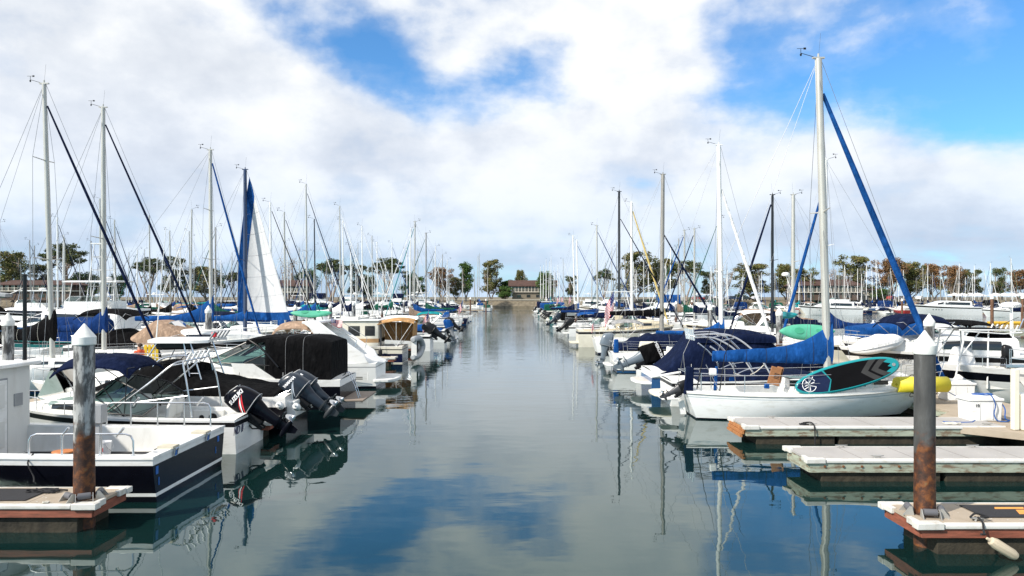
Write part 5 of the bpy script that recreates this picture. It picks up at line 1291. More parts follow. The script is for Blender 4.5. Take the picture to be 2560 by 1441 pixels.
# ---------- black enclosure express cruiser
def cruiser_black():
    r = thing('motorboat', (-6.35, 28.4, 0), pi, 'white express cruiser with tall black canvas enclosure and slanted tinted windshield', 'motorboat')
    H = Hull(8.4, 3.0, 1.12, 'power', .35, 1.3, 0, stern=.93)
    bands = [(-.25, 2), (0, 2), (.07, 1), (.3, 1), (.55, 1), (.78, 1), (.86, 3), (.91, 0), (1, 0)]
    H.build(r, gel, hull_black, hull_black, gel, bands); H.deck(r, deckm, cock=(.5, 4.2), floor=.4)
    fn = trunk_fn(3.7, 7.9, lambda x: H.hb(x)*.84, lambda x: .66*(1-max(0, (x-4.3)/3.6)**1.5*.92), lambda x: H.zs(x)-.02, .45)
    cb = trunk(r, fn, deckm, 'cabin', n=20)
    w = H.hb(3.4)*.96
    for sd in (-1, 1): q = MB(); q.prism([(2.3, H.fb), (3.75, H.fb), (4.0, H.fb+.62), (3.2, H.fb+.60)], 'y', sd*(w-.05), sd*w); q.build('side_coaming', deckm, r)
    z0 = H.fb+.58; ww = w*.95
    base = [(2.6, -ww, z0-.05), (3.6, -ww, z0), (4.6, -ww*.92, z0+.06), (5.25, -ww*.55, z0+.04), (5.4, 0, z0+.05), (5.25, ww*.55, z0+.04), (4.6, ww*.92, z0+.06), (3.6, ww, z0), (2.6, ww, z0-.05)]
    windscreen(r, base, [.12, .50, .78, .78, .78, .78, .78, .50, .12], 1.65, plast_k, th=.022, inward=.86)
    # canvas box with rolled visor
    xa = LP(r, 838, 900, 28).x; xb = LP(r, 684, 900, 28).x; zt = ZofP(838, 28.4)
    fe = trunk_fn(xa-.08, xb, lambda x: w*.96, lambda x: (zt-H.fb-.02)*min(1, .90+.10*min(1, (x-xa+.1)/.5))+.03*sin(pi*(x-xa)/(xb-xa)), lambda x: H.zs(x)-.01, .24)
    e = trunk(r, fe, c_black, 'canvas_enclosure', n=18)
    vs = MB(); rows = []
    for i in range(8):
        x = lerp(xb-.05, xb+.75, i/7); rows.append([Vector((x, .86*w*k/5, zt+.02-.10*(i/7)**2-.07*(k/5)**4)) for k in range(-5, 6)])
    vs.sheet(rows, .16); vs.build('canvas_visor', c_black, r, ang=60)
    sm = MB()
    for x in (xa+.95, xa+1.6): sm.tube([fe(x, v, .004) for v in VS], .008, 4)
    sm.build('canvas_seam', c_grey, e)
    f = MB()
    for sd in (-1, 1): f.tube(catmull([(xb+.7, sd*w*.82, zt-.1), (xb+.1, sd*w*.95, 2.25), (xb-.5, sd*w*.98, z0-.1)], 5), .035, 6)
    f.build('windshield_arch', plast_k, r)
    for (x, zz) in [(5.0, 1.55), (4.4, 1.3)]:
        MB().box((x, H.hb(x)*.86, zz), (.10, .05, .09)).build('side_light', mat('brass', (.45, .33, .12), .4, .5), r, bev=.01)
    rail(r, [(x, H.hb(x)*.9, H.zs(x)) for x in (5.2, 6.2, 7.1, 8, 8.35)], .5); rail(r, [(x, -H.hb(x)*.9, H.zs(x)) for x in (5.2, 6.2, 7.1, 8, 8.35)], .5)
    MB().box((-.42, 0, .34), (.85, 2.5, .07)).build('swim_platform', mat('teak_grey', (.25, .20, .16), .8), r, bev=.02)
    l = MB()
    for y in (.45, .75): l.tube(catmull([(.05, y, 1.2), (-.15, y, 1.32), (-.4, y, .85), (-.55, y, .38)], 5), .016, 6)
    l.tube([(-.42, .45, .75), (-.42, .75, .75)], .014, 6); l.build('boarding_ladder', steel, r)
    return r
cruiser_black()
# ---------- round-sterned white cruiser with moulded arch
def cruiser_arch():
    r = thing('motorboat', (-6.2, 34.6, 0), pi, 'rounded white cruiser with moulded radar arch, tan bimini and swim platform', 'motorboat')
    H = Hull(9.2, 3.1, 1.15, 'power', .32, 1.4, 0, stern=.86)
    bands = [(-.25, 2), (0, 2), (.10, 1), (.30, 0), (.5, 0), (.7, 0), (.84, 0), (.88, 3), (.92, 0), (1, 0)]
    H.build(r, gel, hull_black, hull_black, plast_g, bands); H.deck(r, deckm, cock=(1.1, 4.6), floor=.5, wall=.32)
    # bulbous stern moulding
    fs = trunk_fn(-.25, 1.6, lambda x: H.hb(max(x, 0))*.94*sqrt(max(.15, min(1, (x+.32)/.8))), lambda x: .34*min(1, (x+.35)/.9)**.7, lambda x: H.zs(0)-.05, .55)
    trunk(r, fs, gel, 'stern_moulding', n=12)
    p = MB(); w = H.hb(0)*.98; p.prism([(.1, -w), (-.55, -w*.94), (-.85, -w*.7), (-.95, 0), (-.85, w*.7), (-.55, w*.94), (.1, w)], 'z', .28, .44); p.build('swim_platform', deckm, r, bev=.04)
    fn = trunk_fn(4.3, 8.8, lambda x: H.hb(x)*.84, lambda x: .62*(1-max(0, (x-4.6)/4.2)**1.7*.92), lambda x: H.zs(x)-.02, .45); trunk(r, fn, deckm, 'cabin', n=18)
    ww = H.hb(4.4)*.84; z0 = H.fb+.35
    windscreen(r, [(3.4, -ww, z0), (4.4, -ww, z0+.05), (5.2, -ww*.6, z0+.22), (5.35, 0, z0+.24), (5.2, ww*.6, z0+.22), (4.4, ww, z0+.05), (3.4, ww, z0)], [.2, .6, .62, .62, .62, .6, .2], .9, plast_k)
    ax = LP(r, 905, 900, 34.6).x
    # arch sides: swept-up fins
    a = MB(); zt = ZofP(803, 34.6)
    for sd in (-1, 1):
        o = [(ax-.6, H.fb), (ax+.75, H.fb), (ax+1.5, H.fb+.75), (ax+2.15, zt-.25), (ax+2.5, zt), (ax+1.7, zt+.02), (ax+.95, zt-.55), (ax+.1, H.fb+.75), (ax-.35, H.fb+.45)]
        a.prism(o, 'y', sd*1.22, sd*1.34)
    a.box((ax+2.1, 0, zt-.04), (.75, 2.62, .12)); a.build('radar_arch', gel, r, bev=.04, ang=50)
    bimini(r, ax+1.9, ax+3.9, 1.15, zt-.08, c_taupe, base_z=z0+.3, base_x=ax+2.9, droop=.25, th=.05, camber=.22)
    st = MB()
    for sd in (-1, 1): st.tube([(ax+.2, sd*1.25, H.fb), (ax-.0, sd*1.2, 2.2)], .014, 5); st.tube([(ax-.0, sd*1.2, 2.2), (ax+1.3, sd*1.25, 3.0)], .014, 5)
    st.build('support_rail', steel, r)
    text('Wild Card', .16, plast_g, r, frame((-.30, -.2, 1.22), (0, -1, 0), (-.3, 0, 1)), shear=.2)
    rail(r, [(x, H.hb(x)*.9, H.zs(x)) for x in (5.2, 6.5, 7.6, 8.6, 9.15)], .5); rail(r, [(x, -H.hb(x)*.9, H.zs(x)) for x in (5.2, 6.5, 7.6, 8.6, 9.15)], .5)
    for k in range(2): MB().box((.9, 1.50, .55-.08*k), (.7, .02, .035)).build('vent', plast_k, r)
    flag(r, (ax+1.7, -1.0, zt-.35), .55, .35, .45, dirx=-1)
    MB().box((.3, 1.62, .62), (.05, .05, .35)).build('fender_post', gel, r)
    return r
cruiser_arch()
# ---------- pocket trawler with tan canopy
def tug():
    r = thing('cabin_boat', (XofP(1012, 47), 47.2, 0), pi, 'cream cabin boat with navy hull, tan stripe and tan canopy over its cockpit', 'cabin cruiser')
    H = Hull(8.0, 2.9, 1.05, 'power', .45, .9, 0, stern=.93)
    bands = [(-.25, 2), (0, 2), (.06, 1), (.12, 0), (.35, 0), (.58, 0), (.66, 1), (.80, 1), (.86, 3), (.92, 1), (1, 1)]
    H.build(r, hull_navy, gel2, hull_red, plast_k, bands); H.deck(r, deckm, cock=(.3, 3.0), floor=.4)
    xa = LP(r, 946, 850, 46).x; xb = xa+3.4; zt = ZofP(803, 46.2)
    m = MB(); w = 1.12
    m.prism([(xa, H.fb-.02), (xb, H.fb), (xb+.35, zt-.75), (xb-.15, zt), (xa, zt)], 'y', -w, w); ho = m.build('cabin', gel2, r, bev=.06)
    MB().prism([(xa-.0, H.fb+.25), (xb+.1, H.fb+.25), (xb+.18, H.fb+.50), (xa-.0, H.fb+.50)], 'y', -w-.006, w+.006).build('tan_band', mat('tan_paint', (.40, .24, .11), .5), ho)
    MB().box(((xa+xb)/2, 0, zt+.03), (xb-xa+.1, 2*w+.2, .08)).build('roof', gel, r, bev=.03)
    for (u, ww) in [(.45, .62), (1.45, .72), (2.4, .4)]:
        q = MB()
        for sd in (-1, 1): q.box((xa+u+.1, sd*(w+.006), zt-.62), (ww, .02, .62))
        q.build('window', darkwin, ho, bev=.0)
    MB().box((xa-.01, .4, zt-.85), (.03, .62, 1.5)).build('door', plast_g, ho, bev=.02)
    c = MB(); rows = []; x0 = LP(r, 1034, 850, 46).x
    for i in range(9):
        x = lerp(x0, xa+.1, i/8); t = i/8; zz = zt+.28*sin(pi*(.15+.8*t))-.08; rows.append([Vector((x, w*k/5*1.02, zz-.18*(k/5)**4)) for k in range(-5, 6)])
    c.sheet(rows, .04); c.build('canopy', c_tan, r, ang=60)
    d = MB(); d.add([(x0+.05, -w, zt-.1), (x0+.05, w, zt-.1), (x0+.1, w, H.fb+.15), (x0+.1, -w, H.fb+.15)], [(0, 1, 2, 3)]); d.add([(x0+.05, -w, zt-.15), (xa, -w, zt-.12), (xa, -w, H.fb+.3), (x0+.1, -w, H.fb+.2)], [(0, 1, 2, 3)]); d.build('canopy_curtain', c_tan, r)
    f = MB()
    for sd in (-1, 1):
        for x in (x0+.1, (x0+xa)/2, xa-.2): f.tube([((x0+xa)/2, sd*w, H.fb), (x, sd*w, zt-.1)], .014, 5)
    f.build('canopy_frame', gel, r)
    rail(r, [(x, H.hb(x)*.92, H.zs(x)) for x in (4.5, 5.5, 6.5, 7.4, 7.95)], .55); rail(r, [(x, -H.hb(x)*.92, H.zs(x)) for x in (4.5, 5.5, 6.5, 7.4, 7.95)], .55)
    k = MB(); k.box((xb-1.4, 0, zt+.16), (1.1, .8, .16)); k.build('roof_rack', gel3, ho)
    return r
tug()
def dinghy(c, rz, label, m=plast_g, L=2.7, tilt=90, group=None):
    """inflatable: two side tubes and a rounded bow"""
    o = thing('inflatable_dinghy', c, rz, label, 'dinghy', group); o.rotation_euler = (0, radians(tilt), rz)
    pts = catmull([(-L/2, .55, 0), (L*.1, .58, 0), (L*.36, .42, .06), (L*.5, 0, .14), (L*.36, -.42, .06), (L*.1, -.58, 0), (-L/2, -.55, 0)], 5)
    n = len(pts); MB().tube(pts, [.12 if i in (0, n-1) else .20 for i in range(n)], 12).build('tube', m, o)
    MB().box((-.1, 0, -.08), (L*.78, .9, .05)).build('floor', plast_k, o); MB().box((-L*.42, 0, .03), (.06, .9, .34)).build('transom', gel3, o); return o
dg = dinghy((0, 0, 0), 0, 'grey inflatable dinghy stored on edge behind the tan-canopied cabin boat', mat('inflatable_grey', (.36, .38, .39), .6))
Md = Matrix(((.05, 0, .9987), (.9987, 0, -.05), (0, 1, 0))).to_4x4(); Md.translation = (XofP(1030, 46.5)+.25, 46.9, .95); dg.matrix_basis = Md
# ---------- further boats on the left, each from its own place in the photograph
motorboat(-6.3, 57.5, pi, 8.4, 2.9, 1.2, label='white cuddy boat with black outboard, directly behind the tan-canopied cabin boat', ob=1, topc=c_white, ch=.6, obtilt=55, obs=1.3, top='bimini', platform=False)
motorboat(-6.2, 68.5, pi, 8.4, 2.9, 1.1, label='white motorboat with blue canvas cover and blue outboard hood, fourth berth behind the tan canopy', cover=c_blue, ob=1, obm=c_blue, obleg=plast_g, obtilt=20, obs=1.2, platform=False, group=None)
motorboat(-6.5, 77.5, pi, 7.5, 2.7, 1.1, label='white boat with green bimini moored before the blue covered sailboats on the left', top='bimini', topc=c_teal, ob=1, obtilt=50, obs=1.2)
sailboat(-6.6, 92, pi, 9.5, 3, 1.1, 13.6, mx=5.7, label='white sailboat with royal blue sail cover and pale mast, left side near the channel mouth', cover=c_blue, jib=c_teal, boom=3.6, detail=True, jibr=.05, rakex=.1)
sailboat(-6.9, 103, pi, 9.5, 3, 1.1, 13.1, mx=5.2, label='white sailboat with dark green sail cover and grey mast beyond the blue-covered one', cover=c_green, jib=c_green, mast=alu_g, boom=3.9, jibr=.045, rakex=0)
sailboat(-6.4, 240, pi, 10, 3.1, 1.2, 17.6, mx=5.0, label='white sloop with tall bare mast lying nearest the brown-roofed building', cover=c_navy, jib=None, boom=3.6, detail=False, mr=.11)
sailboat(XofP(1205, 232), 232, pi/2+.2, 10, 3.1, 1.4, 18, label='stern-on white sailboat with blue canvas dodger near the end of the channel', cover=c_blue, jib=None, detail=False, dodger=c_blue)
# flags on sterns
for (px, Y, lb) in [(1072, 60, 'striped flag at the stern of the outboard boat just behind the tan canopy'), (1156, 95, 'striped flag hanging at the stern of the blue-covered sailboat on the left')]:
    f = thing('stern_flag', (XofP(px, Y), Y, 1.1), 0, lb, 'flag'); flag(f, (0, 0, 0), 1.3, 1.0, 2.0 if Y < 80 else 2.6, dirx=-1, hang=True)
# left second row: bows toward the channel
sailboat(-26.0, 32.9, 0, 10.3, 3.2, 1.12, 13.75, mx=5.35, label='large white sailboat, tallest mast at the far left, navy-black sail cover and furled jib', cover=c_black, jib=c_navy, boom=4.0, rakex=.38, jibr=.062, mr=.11, spread=(.36, .72), collar=.9, boom_h=2.35, cover_boom_h=.45, jib_top=.92, wr=.009)
sailboat(-26.2, 37.6, 0, 10.6, 3.2, 1.15, 13.9, mx=5.25, label='white sailboat with second tallest left mast, royal blue sail cover and dark blue furled jib', cover=c_mid, jib=c_navy, boom=4.0, rakex=.05, jibr=.058, mr=.12, spread=(.46,), collar=.9, boom_h=2.5, cover_boom_h=.34, wr=.009)
def tan_cruiser():
    r = motorboat(-24.5, 41.5, 0, 11.0, 3.5, 1.5, label='long white cruiser with taupe and black canvas covers, its bow pointing at the channel', ch=.75, cuddy=(.48, .96), cover=c_black, cover_x=(.5, 4.0), cover_h=.9, ws=True, wx=.50, railh=.55, platform=False)
    H = r_H[r.name]
    fc = trunk_fn(3.4, 6.8, lambda x: H.hb(x)*.92, lambda x: 1.35*min(1, .35+.65*(x-3.4)/1.2)*(1-.72*max(0, (x-4.8)/2.0)**1.5), lambda x: H.zs(x)-.05, .6)
    trunk(r, fc, c_taupe, 'windshield_cover', n=20)
    bimini(r, .4, 3.3, 1.3, 3.45, c_black, base_z=1.6, droop=.3, th=.05)
    for x in (6.8, 7.6): MB().lathe([(.001, 0), (.22, 0), (.24, .03), (.001, .035)], (x, -.35, H.zs(x)+.62), 18, sy=.8).build('hatch', mat('smoked_hatch', (.12, .13, .14)), r)
tan_cruiser()
sailboat(-27.0, 47.0, 0, 11.0, 3.3, 1.2, 13.5, mx=7.75, label='white sailboat, bright royal blue sail cover and blue furled jib, left of the hoisted sail', cover=c_blue, jib=c_blue, boom=4.6, rakex=.05, jibr=.075, mr=.12, collar=1.2, boom_h=2.75, spread=(.42, .68), wr=.008, cover_boom_h=.42, alu=None) if False else sailboat(-27.0, 45.5, 0, 11.5, 3.3, 1.2, 13.3, mx=8.3, label='white sailboat, bright royal blue sail cover and blue furled jib, left of the hoisted sail', cover=c_blue, jib=c_blue, boom=4.6, rakex=.05, jibr=.07, mr=.12, collar=1.2, boom_h=2.75, spread=(.42, .68), wr=.008, cover_boom_h=.42)
def hoisted():
    Y = 52.0
    xm = XofP(613, Y)
    r = sailboat(xm-5.6, Y, 0, 10.2, 3.2, 1.2, ZofP(425, Y), mx=5.6, label='sailboat with dark mast and a hoisted white headsail edged in bright blue', cover=c_blue, jib=None, mast=alu_n, boom=4.0, rakex=0, mr=.14, collar=.4, boom_h=2.6, spread=(.45,), wr=.008)
    # headsail: luff from masthead to bow, leech with blue cover, foot with blue cover
    T = LP(r, 623, 443, Y); A = LP(r, 583, 797, Y); Bp = LP(r, 726, 800, Y)
    T.y = .05; A.y = .9; Bp.y = 0
    def pt(u, v, off=0):      # u from leech to luff, v from foot to head
        a = A.lerp(T, v); b = Bp.lerp(T, v); p = a.lerp(b, u); s = (1-v)*sin(pi*u)
        p.y += .95*s*(.6+.4*v)+off; p.x += -.28*sin(pi*v)*(1-u); p.z -= .10*sin(pi*u)*(1-v); return p
    sl = MB(); rows = [[pt(u/16, v/22) for u in range(17)] for v in range(23)]; sl.grid(rows)
    sb = sl.build('headsail', c_sail, r); so = sb.modifiers.new('s', 'SOLIDIFY'); so.thickness = .012
    bl = MB()
    for off in (-.022, .022):
        rows = []
        for i in range(23):
            v = i/22; wd = min(1.0, .78/max(.05, (1-v))/5.2+.0); rows.append([pt(u/4*min(1, .125/max(.125, 1-v)*1.0) if v < .875 else u/4, v, off) for u in range(5)])
        bl.grid(rows)
        bl.grid([[pt(u/16, v/3*.055, off) for u in range(17)] for v in range(4)])
    bl.build('sail_edge_cover', c_blue, sb)
    sm = MB()
    for v in (.16, .3, .45, .6, .74): sm.tube([pt(.16+(u/12)*.84, v+.02*u/12, -.016) for u in range(13)], .012, 4)
    sm.build('sail_seam', mat('seam_grey', (.45, .45, .47), .8), sb)
hoisted()
# ================================================================ near boats on the right (bow away from the channel)
MONO = mat('decal_black', (.02, .02, .025), .5)
# ---------- white sailboat carrying the paddleboard
def main_sailboat():
    r = thing('sailboat', (5.95, 25.85, 0), 0, 'white sailboat with tallest right mast, royal blue sail cover and thick blue furled jib', 'sailboat')
    H = Hull(9.35, 2.8, .98, 'sail', .38, 1.7, .38, .60)
    bands = [(-.25, 2), (0, 2), (.055, 2), (.2, 0), (.4, 0), (.6, 0), (.79, 0), (.815, 1), (.93, 0), (.95, 0), (1, 0)]
    H.build(r, gel, mat('thin_grey_stripe', (.35, .42, .45), .4), hull_black, mat('toe_rail', (.55, .54, .50), .4, .3), bands)
    H.rub(r, mat('toe_rail', (.30, .29, .27)), q=.915, r=.022)
    fn = sail_top(r, H, house=(.40, .70), hh=.40, pw=.60, lines=False)
    rig(r, H, 5.2, 12.6, alu, .135, 3.95, c_blue, c_blue, .105, .33, (.52,), mast_base=1.3, boom_h=1.98, cover_boom_h=.60, collar=.78, jib_top=.89, mr2=.115, wr=.008, full_jib_base=Vector((9.25, 0, 1.35)))
    # lifelines
    lb = MB()
    xs = [.5, 1.9, 4.0, 6.25, 8.1]
    for sd in (-1, 1):
        base = [Vector((x, sd*H.hb(x)*.95, H.zs(x)+.02)) for x in xs]
        for p in base: lb.tube([p, p+Vector((0, 0, .62))], .014, 6)
        for hq in (.60, .33): lb.tube([p+Vector((0, 0, hq)) for p in base]+[Vector((9.1, sd*.25, H.zs(9.1)+hq))], .008, 4)
    lb.build('lifelines', steel, r)
    # backstay split seen from the stern; swim ladder, stern gear
    for (x, y, z, w, h, m, nm) in [(.12, -.75, 1.32, .30, .95, c_navy, 'navy_bag'), (1.15, -.35, 1.35, .12, .85, c_blue, 'tiller_cover'), (.95, -.7, 1.62, .26, .24, gel, 'safety_float'), (2.0, .6, 1.22, .20, .16, c_blue, 'winch_cover'), (2.75, -.85, 1.15, .18, .18, c_blue, 'winch_cover'), (3.75, .8, 1.55, .16, .15, c_blue, 'winch_cover')]:
        MB().box((x, y, z), (w, w*.6, h), ry=.06, taper=.86).build(nm, m, r, bev=.03)
    MB().tube([(.05, -.6, 1.0), (.02, -.62, 1.75)], .016, 6).tube([(1.1, -.9, 1.0), (.75, -.55, 1.85)], .012, 5).build('stanchion', steel, r)
    MB().tube([(.35, -.9, 1.05), (.6, -.95, 2.4), (.95, -1.0, 3.7)], [.022, .014, .005], 6).tube([(1.1, -1.0, 1.0), (1.3, -.9, 2.2), (2.0, -.8, 4.0)], [.022, .014, .005], 6).build('fishing_rod', plast_k, r)
    w = MB(); w.box((3.15, -.55, 1.45), (.42, .05, .62), ry=.28); w.box((3.35, -.35, 1.48), (.06, .45, .55), ry=.2); w.build('hatch_board', teak, r, bev=.01)
    for k in range(4): MB().box((3.17+.01*k, -.585, 1.38+.05*k), (.18, .01, .016), ry=.28).build('slot', MONO, r)
    MB().box((3.9, -fn(3.9, .02).y-.012, 1.24), (.75, .03, .22)).build('cabin_window', darkwin, r, bev=.02)
    MB().box((6.7, -fn(6.3, .02).y-.012, 1.25), (.55, .03, .16)).build('cabin_window', darkwin, r, bev=.02)
    text('CF 3325 GZ', .26, MONO, r, frame((8.25, -H.pt(8.25/9.35, .72, 1).y-.10, 0.86), (1, .30, .05), (0, -.25, 1)), shear=.2)
    # small tilted kicker outboard on the stern
    outboard(r, (-.10, -.35, .78), .62, 62, plast_k, mat('outboard_grey', (.06, .06, .065), .4), foot=mat('outboard_grey', (.06, .06, .065)))
    MB().prism([(-.08, -.05), (.12, -.05), (.20, -.55), (.0, -.55)], 'y', -.03, .03).xf(Matrix.Translation((0, 0, .6))).build('rudder', gel, r)
    MB().box((-.30, .55, .55), (.62, .8, .06)).build('swim_step', gel, r, bev=.02)
    fo = MB(); fo.tube(sag((8.9, -.1, 1.15), (9.9, -1.4, .52), .1), .014, 5); fo.build('mooring_line', rope_b, r)
    return r
msb = main_sailboat()
def paddleboard():
    # plane leaning on the near lifelines
    c = P(2118, 940, 24.62); a = P(1990, 971, 24.6); b = P(2246, 909, 24.6)
    x = (b-a).normalized(); n = Vector((0, -1, .22)); n = (n-x*n.dot(x)).normalized(); y = n.cross(x)
    M = Matrix((x, y, n)).transposed().to_4x4(); M.translation = c
    o = thing('paddleboard', (0, 0, 0), 0, 'teal and black paddleboard leaning on the lifelines of the white sailboat', 'paddleboard'); o.matrix_basis = M
    L, W, T = 1.80, .47, .06
    def outl(s, off=0, n=40): return [((L-off)*cos(2*pi*k/n), (W-off)*(abs(sin(2*pi*k/n))**.86)*(1 if sin(2*pi*k/n) >= 0 else -1)*s) for k in range(n)]
    m = MB(); rows = []
    for z, of in [(-T, .06), (-T*.6, .015), (0, 0), (T*.6, .015), (T, .06)]: rows.append([Vector((u, v, z)) for u, v in outl(1, of)])
    m.grid(rows, closed=True); m.add(rows[0], [tuple(range(40))]); m.add(rows[-1], [tuple(range(40))]); m.build('board', teal_m, o, ang=50)
    z = T+.002
    def yw(u, off=.085): return (W-off)*max(0, 1-abs(u/(L-off))**2.25)**.5
    def strip(u0, u1, m, nm, f0=lambda t: 0, f1=lambda t: 0, zz=z):
        q = MB(); rows = []
        for i in range(13):
            t = -1+2*i/12; a0, a1 = u0+f0(t), u1+f1(t); r = []
            for k in range(13):
                u = lerp(a0, a1, k/12); r.append(Vector((u, t*yw(u), zz)))
            rows.append(r)
        q.grid(rows); return q.build(nm, m, o)
    strip(-1.76, -.80, mat('board_navy', (.008, .015, .05), .6, spec=.2), 'nose_panel', f1=lambda t: .20*(1-abs(t)*1.0))
    strip(-.74, 1.45, mat('grip_pad', (.006, .006, .007), .9, spec=.05), 'grip_pad', f0=lambda t: .17*(1-abs(t)), f1=lambda t: -.16*cos(3*pi*t)*.5-.3*abs(t)**2)
    gy = mat('chevron_grey', (.045, .045, .045), .9, spec=.05)
    for u0 in (.55, .90): strip(u0, u0+.24, gy, 'chevron', f0=lambda t: .38*abs(t)-.1, f1=lambda t: .38*abs(t)-.1, zz=z+.003)
    lg = MB(); R0 = .23
    lg.tube([(-1.33+R0*cos(a*.2), R0*sin(a*.2), z+.004) for a in range(2, 30)], .012, 4)
    for dx, dy in [(.10, .16), (-.05, -.18), (.02, -.02)]: lg.tube([(-1.33-.17+dx*.5, dy*.6, z+.004), (-1.33+.02, .02+dy*.3, z+.004), (-1.33+.19, .07+dy, z+.004)], .014, 4)
    lg.tube([(-1.33-.02, -.2, z+.004), (-1.31, .0, z+.004), (-1.42, .17, z+.004)], .014, 4); lg.build('emblem', bl_white, o)
    v = MB(); v.lathe([(.001, 0), (.055, 0), (.055, .02), (.03, .022), (.03, .01), (.001, .01)], (1.58, .0, T), 14); v.build('valve', plast_g, o)
paddleboard()
def foam_roll():
    a = P(2243, 960, 24.95); o = thing('foam_mat', (a.x, 25.0, a.z-.02), .05, 'rolled bright yellow foam mat with a black strap on the sailboat foredeck', 'foam mat')
    L = 1.75; m = MB(); rows = []; n = 96
    for (x) in (0, L):
        r = []
        for k in range(n+1): q = k/n*4*2*pi; rr = .085+.235*k/n; r.append(Vector((x, rr*cos(q), rr*sin(q)*.92)))
        rows.append(r)
    m.grid(rows); ob = m.build('roll', yellow_m, o, ang=80); s = ob.modifiers.new('s', 'SOLIDIFY'); s.thickness = .048
    MB().tube([(.58, .335*cos(q*pi/12), .315*sin(q*pi/12)) for q in range(24)], .018, 5, closed=True).build('strap', rubber, o)
foam_roll()
# ---------- low navy-covered boat with wake tower
def tower_boat():
    r = thing('motorboat', (6.1, 29.0, 0), 0, 'low boat under navy canvas with a curved chrome rod-holder tower, beyond the paddleboard sailboat', 'motorboat')
    H = Hull(7.2, 2.5, .95, 'power', .3, 1.2, 0); H.build(r, gel, gel, hull_black, plast_k); H.deck(r, deckm)
    fc = trunk_fn(1.0, 6.6, lambda x: H.hb(x)*.98, lambda x: .42*sin(pi*min(1, (x-1.0)/5.6*.8+.2))+.03*sin(x*5), lambda x: H.zs(x)-.06, .6); trunk(r, fc, c_navy, 'canvas_cover', n=24)
    p = MB(); w = 1.05; p.prism([(.05, -w), (-.35, -w*.92), (-.58, -w*.6), (-.64, 0), (-.58, w*.6), (-.35, w*.92), (.05, w)], 'z', .33, .44); p.build('swim_platform', gel2, r, bev=.03)
    f = MB()
    def A(px, py): v = P(px, py, 28.2)-Vector(r.location); return v
    for sd in (-1, 1):
        y = sd*1.0
        pts = [(A(1800, 985).x, y*1.1, H.fb), (A(1795, 930).x, y*1.08, 1.55), (A(1760, 890).x, y*.95, 2.15), (A(1735, 850).x, y*.8, 2.5), (A(1722, 845).x, y*.6, 2.55)]
        f.tube(catmull([(3.3, y*1.1, H.fb), (2.6, y*1.02, 2.0), (1.75, y*.85, 2.58), (.95, y*.7, 2.62)], 6), .036, 8)
        f.tube(catmull([(3.9, y*1.1, H.fb), (3.3, y*1.02, 1.95), (2.3, y*.85, 2.70), (1.0, y*.7, 2.72)], 6), .036, 8)
        f.tube(catmull([(2.4, y*1.1, H.fb), (2.35, y*1.08, 1.45), (2.0, y*1.0, 1.9), (1.5, y*.9, 2.3)], 5), .032, 8)
        f.tube(catmull([(2.4, y*1.08, 1.2), (2.9, y*1.05, 1.42), (3.4, y*1.05, 1.5)], 4), .025, 6); f.tube([(2.0, y*.9, 2.52), (2.45, y*.86, 2.6)], .025, 6)
    for x in (1.0, 2.2): f.tube([(x, -.72, 2.66), (x, .72, 2.66)], .03, 8)
    t = f.build('wake_tower', steel, r)
    for k in range(5): MB().tube([(.97, -.6+.3*k, 2.50), (.90, -.6+.3*k, 2.92)], .036, 8).build('rod_holder', mat('anodised_pale', (.68, .72, .74), .3, .5), t)
    MB().tube(sag((2.35, -1.1, 1.3), (3.5, -1.1, 1.6), .25), .02, 5).build('rope', rope_w, r)
tower_boat()
# ---------- tall navy-covered cruiser
def covered_cruiser():
    r = thing('motorboat', (6.0, 32.7, 0), 0, 'blue-hulled cruiser wholly hidden under a tall navy canvas cover, white swim platform', 'motorboat')
    H = Hull(8.3, 2.9, 1.0, 'power', .3, 1.3, 0); H.build(r, hull_blue, gel, hull_black, gel, [(-.25, 2), (0, 2), (.08, 0), (.2, 0), (.45, 0), (.7, 0), (.8, 1), (.9, 3), (1, 1)]); H.deck(r, deckm)
    def LX(px): return XofP(px, 32)-6.0
    prof = [(LX(1638), .10), (LX(1652), .32), (LX(1695), .95), (LX(1735), 1.84), (LX(1775), 1.96), (LX(1860), 1.93), (LX(1905), 1.78), (LX(1925), 1.35), (LX(1962), .70), (LX(2040), .35)]
    def hf(x):
        for (a, b), (c, d) in zip(prof, prof[1:]):
            if a <= x <= c: return lerp(b, d, (x-a)/(c-a))
        return prof[0][1] if x < prof[0][0] else prof[-1][1]
    fc = trunk_fn(prof[0][0], 7.9, lambda x: H.hb(x)*1.01, lambda x: hf(x)+.02*sin(x*6), lambda x: H.zs(x)-.25, .33); trunk(r, fc, c_navy, 'canvas_cover', n=44)
    f2 = trunk_fn(LX(1735), LX(1925), lambda x: H.hb(2.5)*1.03, lambda x: .42-.12*max(0, (x-LX(1880))), lambda x: H.zs(0)+1.22, .4); trunk(r, f2, c_navy, 'canvas_roof', n=10)
    p = MB(); w = 1.25; p.prism([(.05, -w), (-.30, -w*.92), (-.60, -w*.6), (-.68, 0), (-.60, w*.6), (-.30, w*.92), (.05, w)], 'z', .40, .52); po = p.build('swim_platform', gel, r, bev=.04); MB().box((-.2, 0, .525), (.6, 1.6, .012)).build('platform_mat', mat('mat_beige', (.50, .46, .42), .8), po)
    MB().tube([(.0, -1.3, .75), (1.2, -1.48, .98)], .05, 8).build('boat_pole', gel, r)
covered_cruiser()
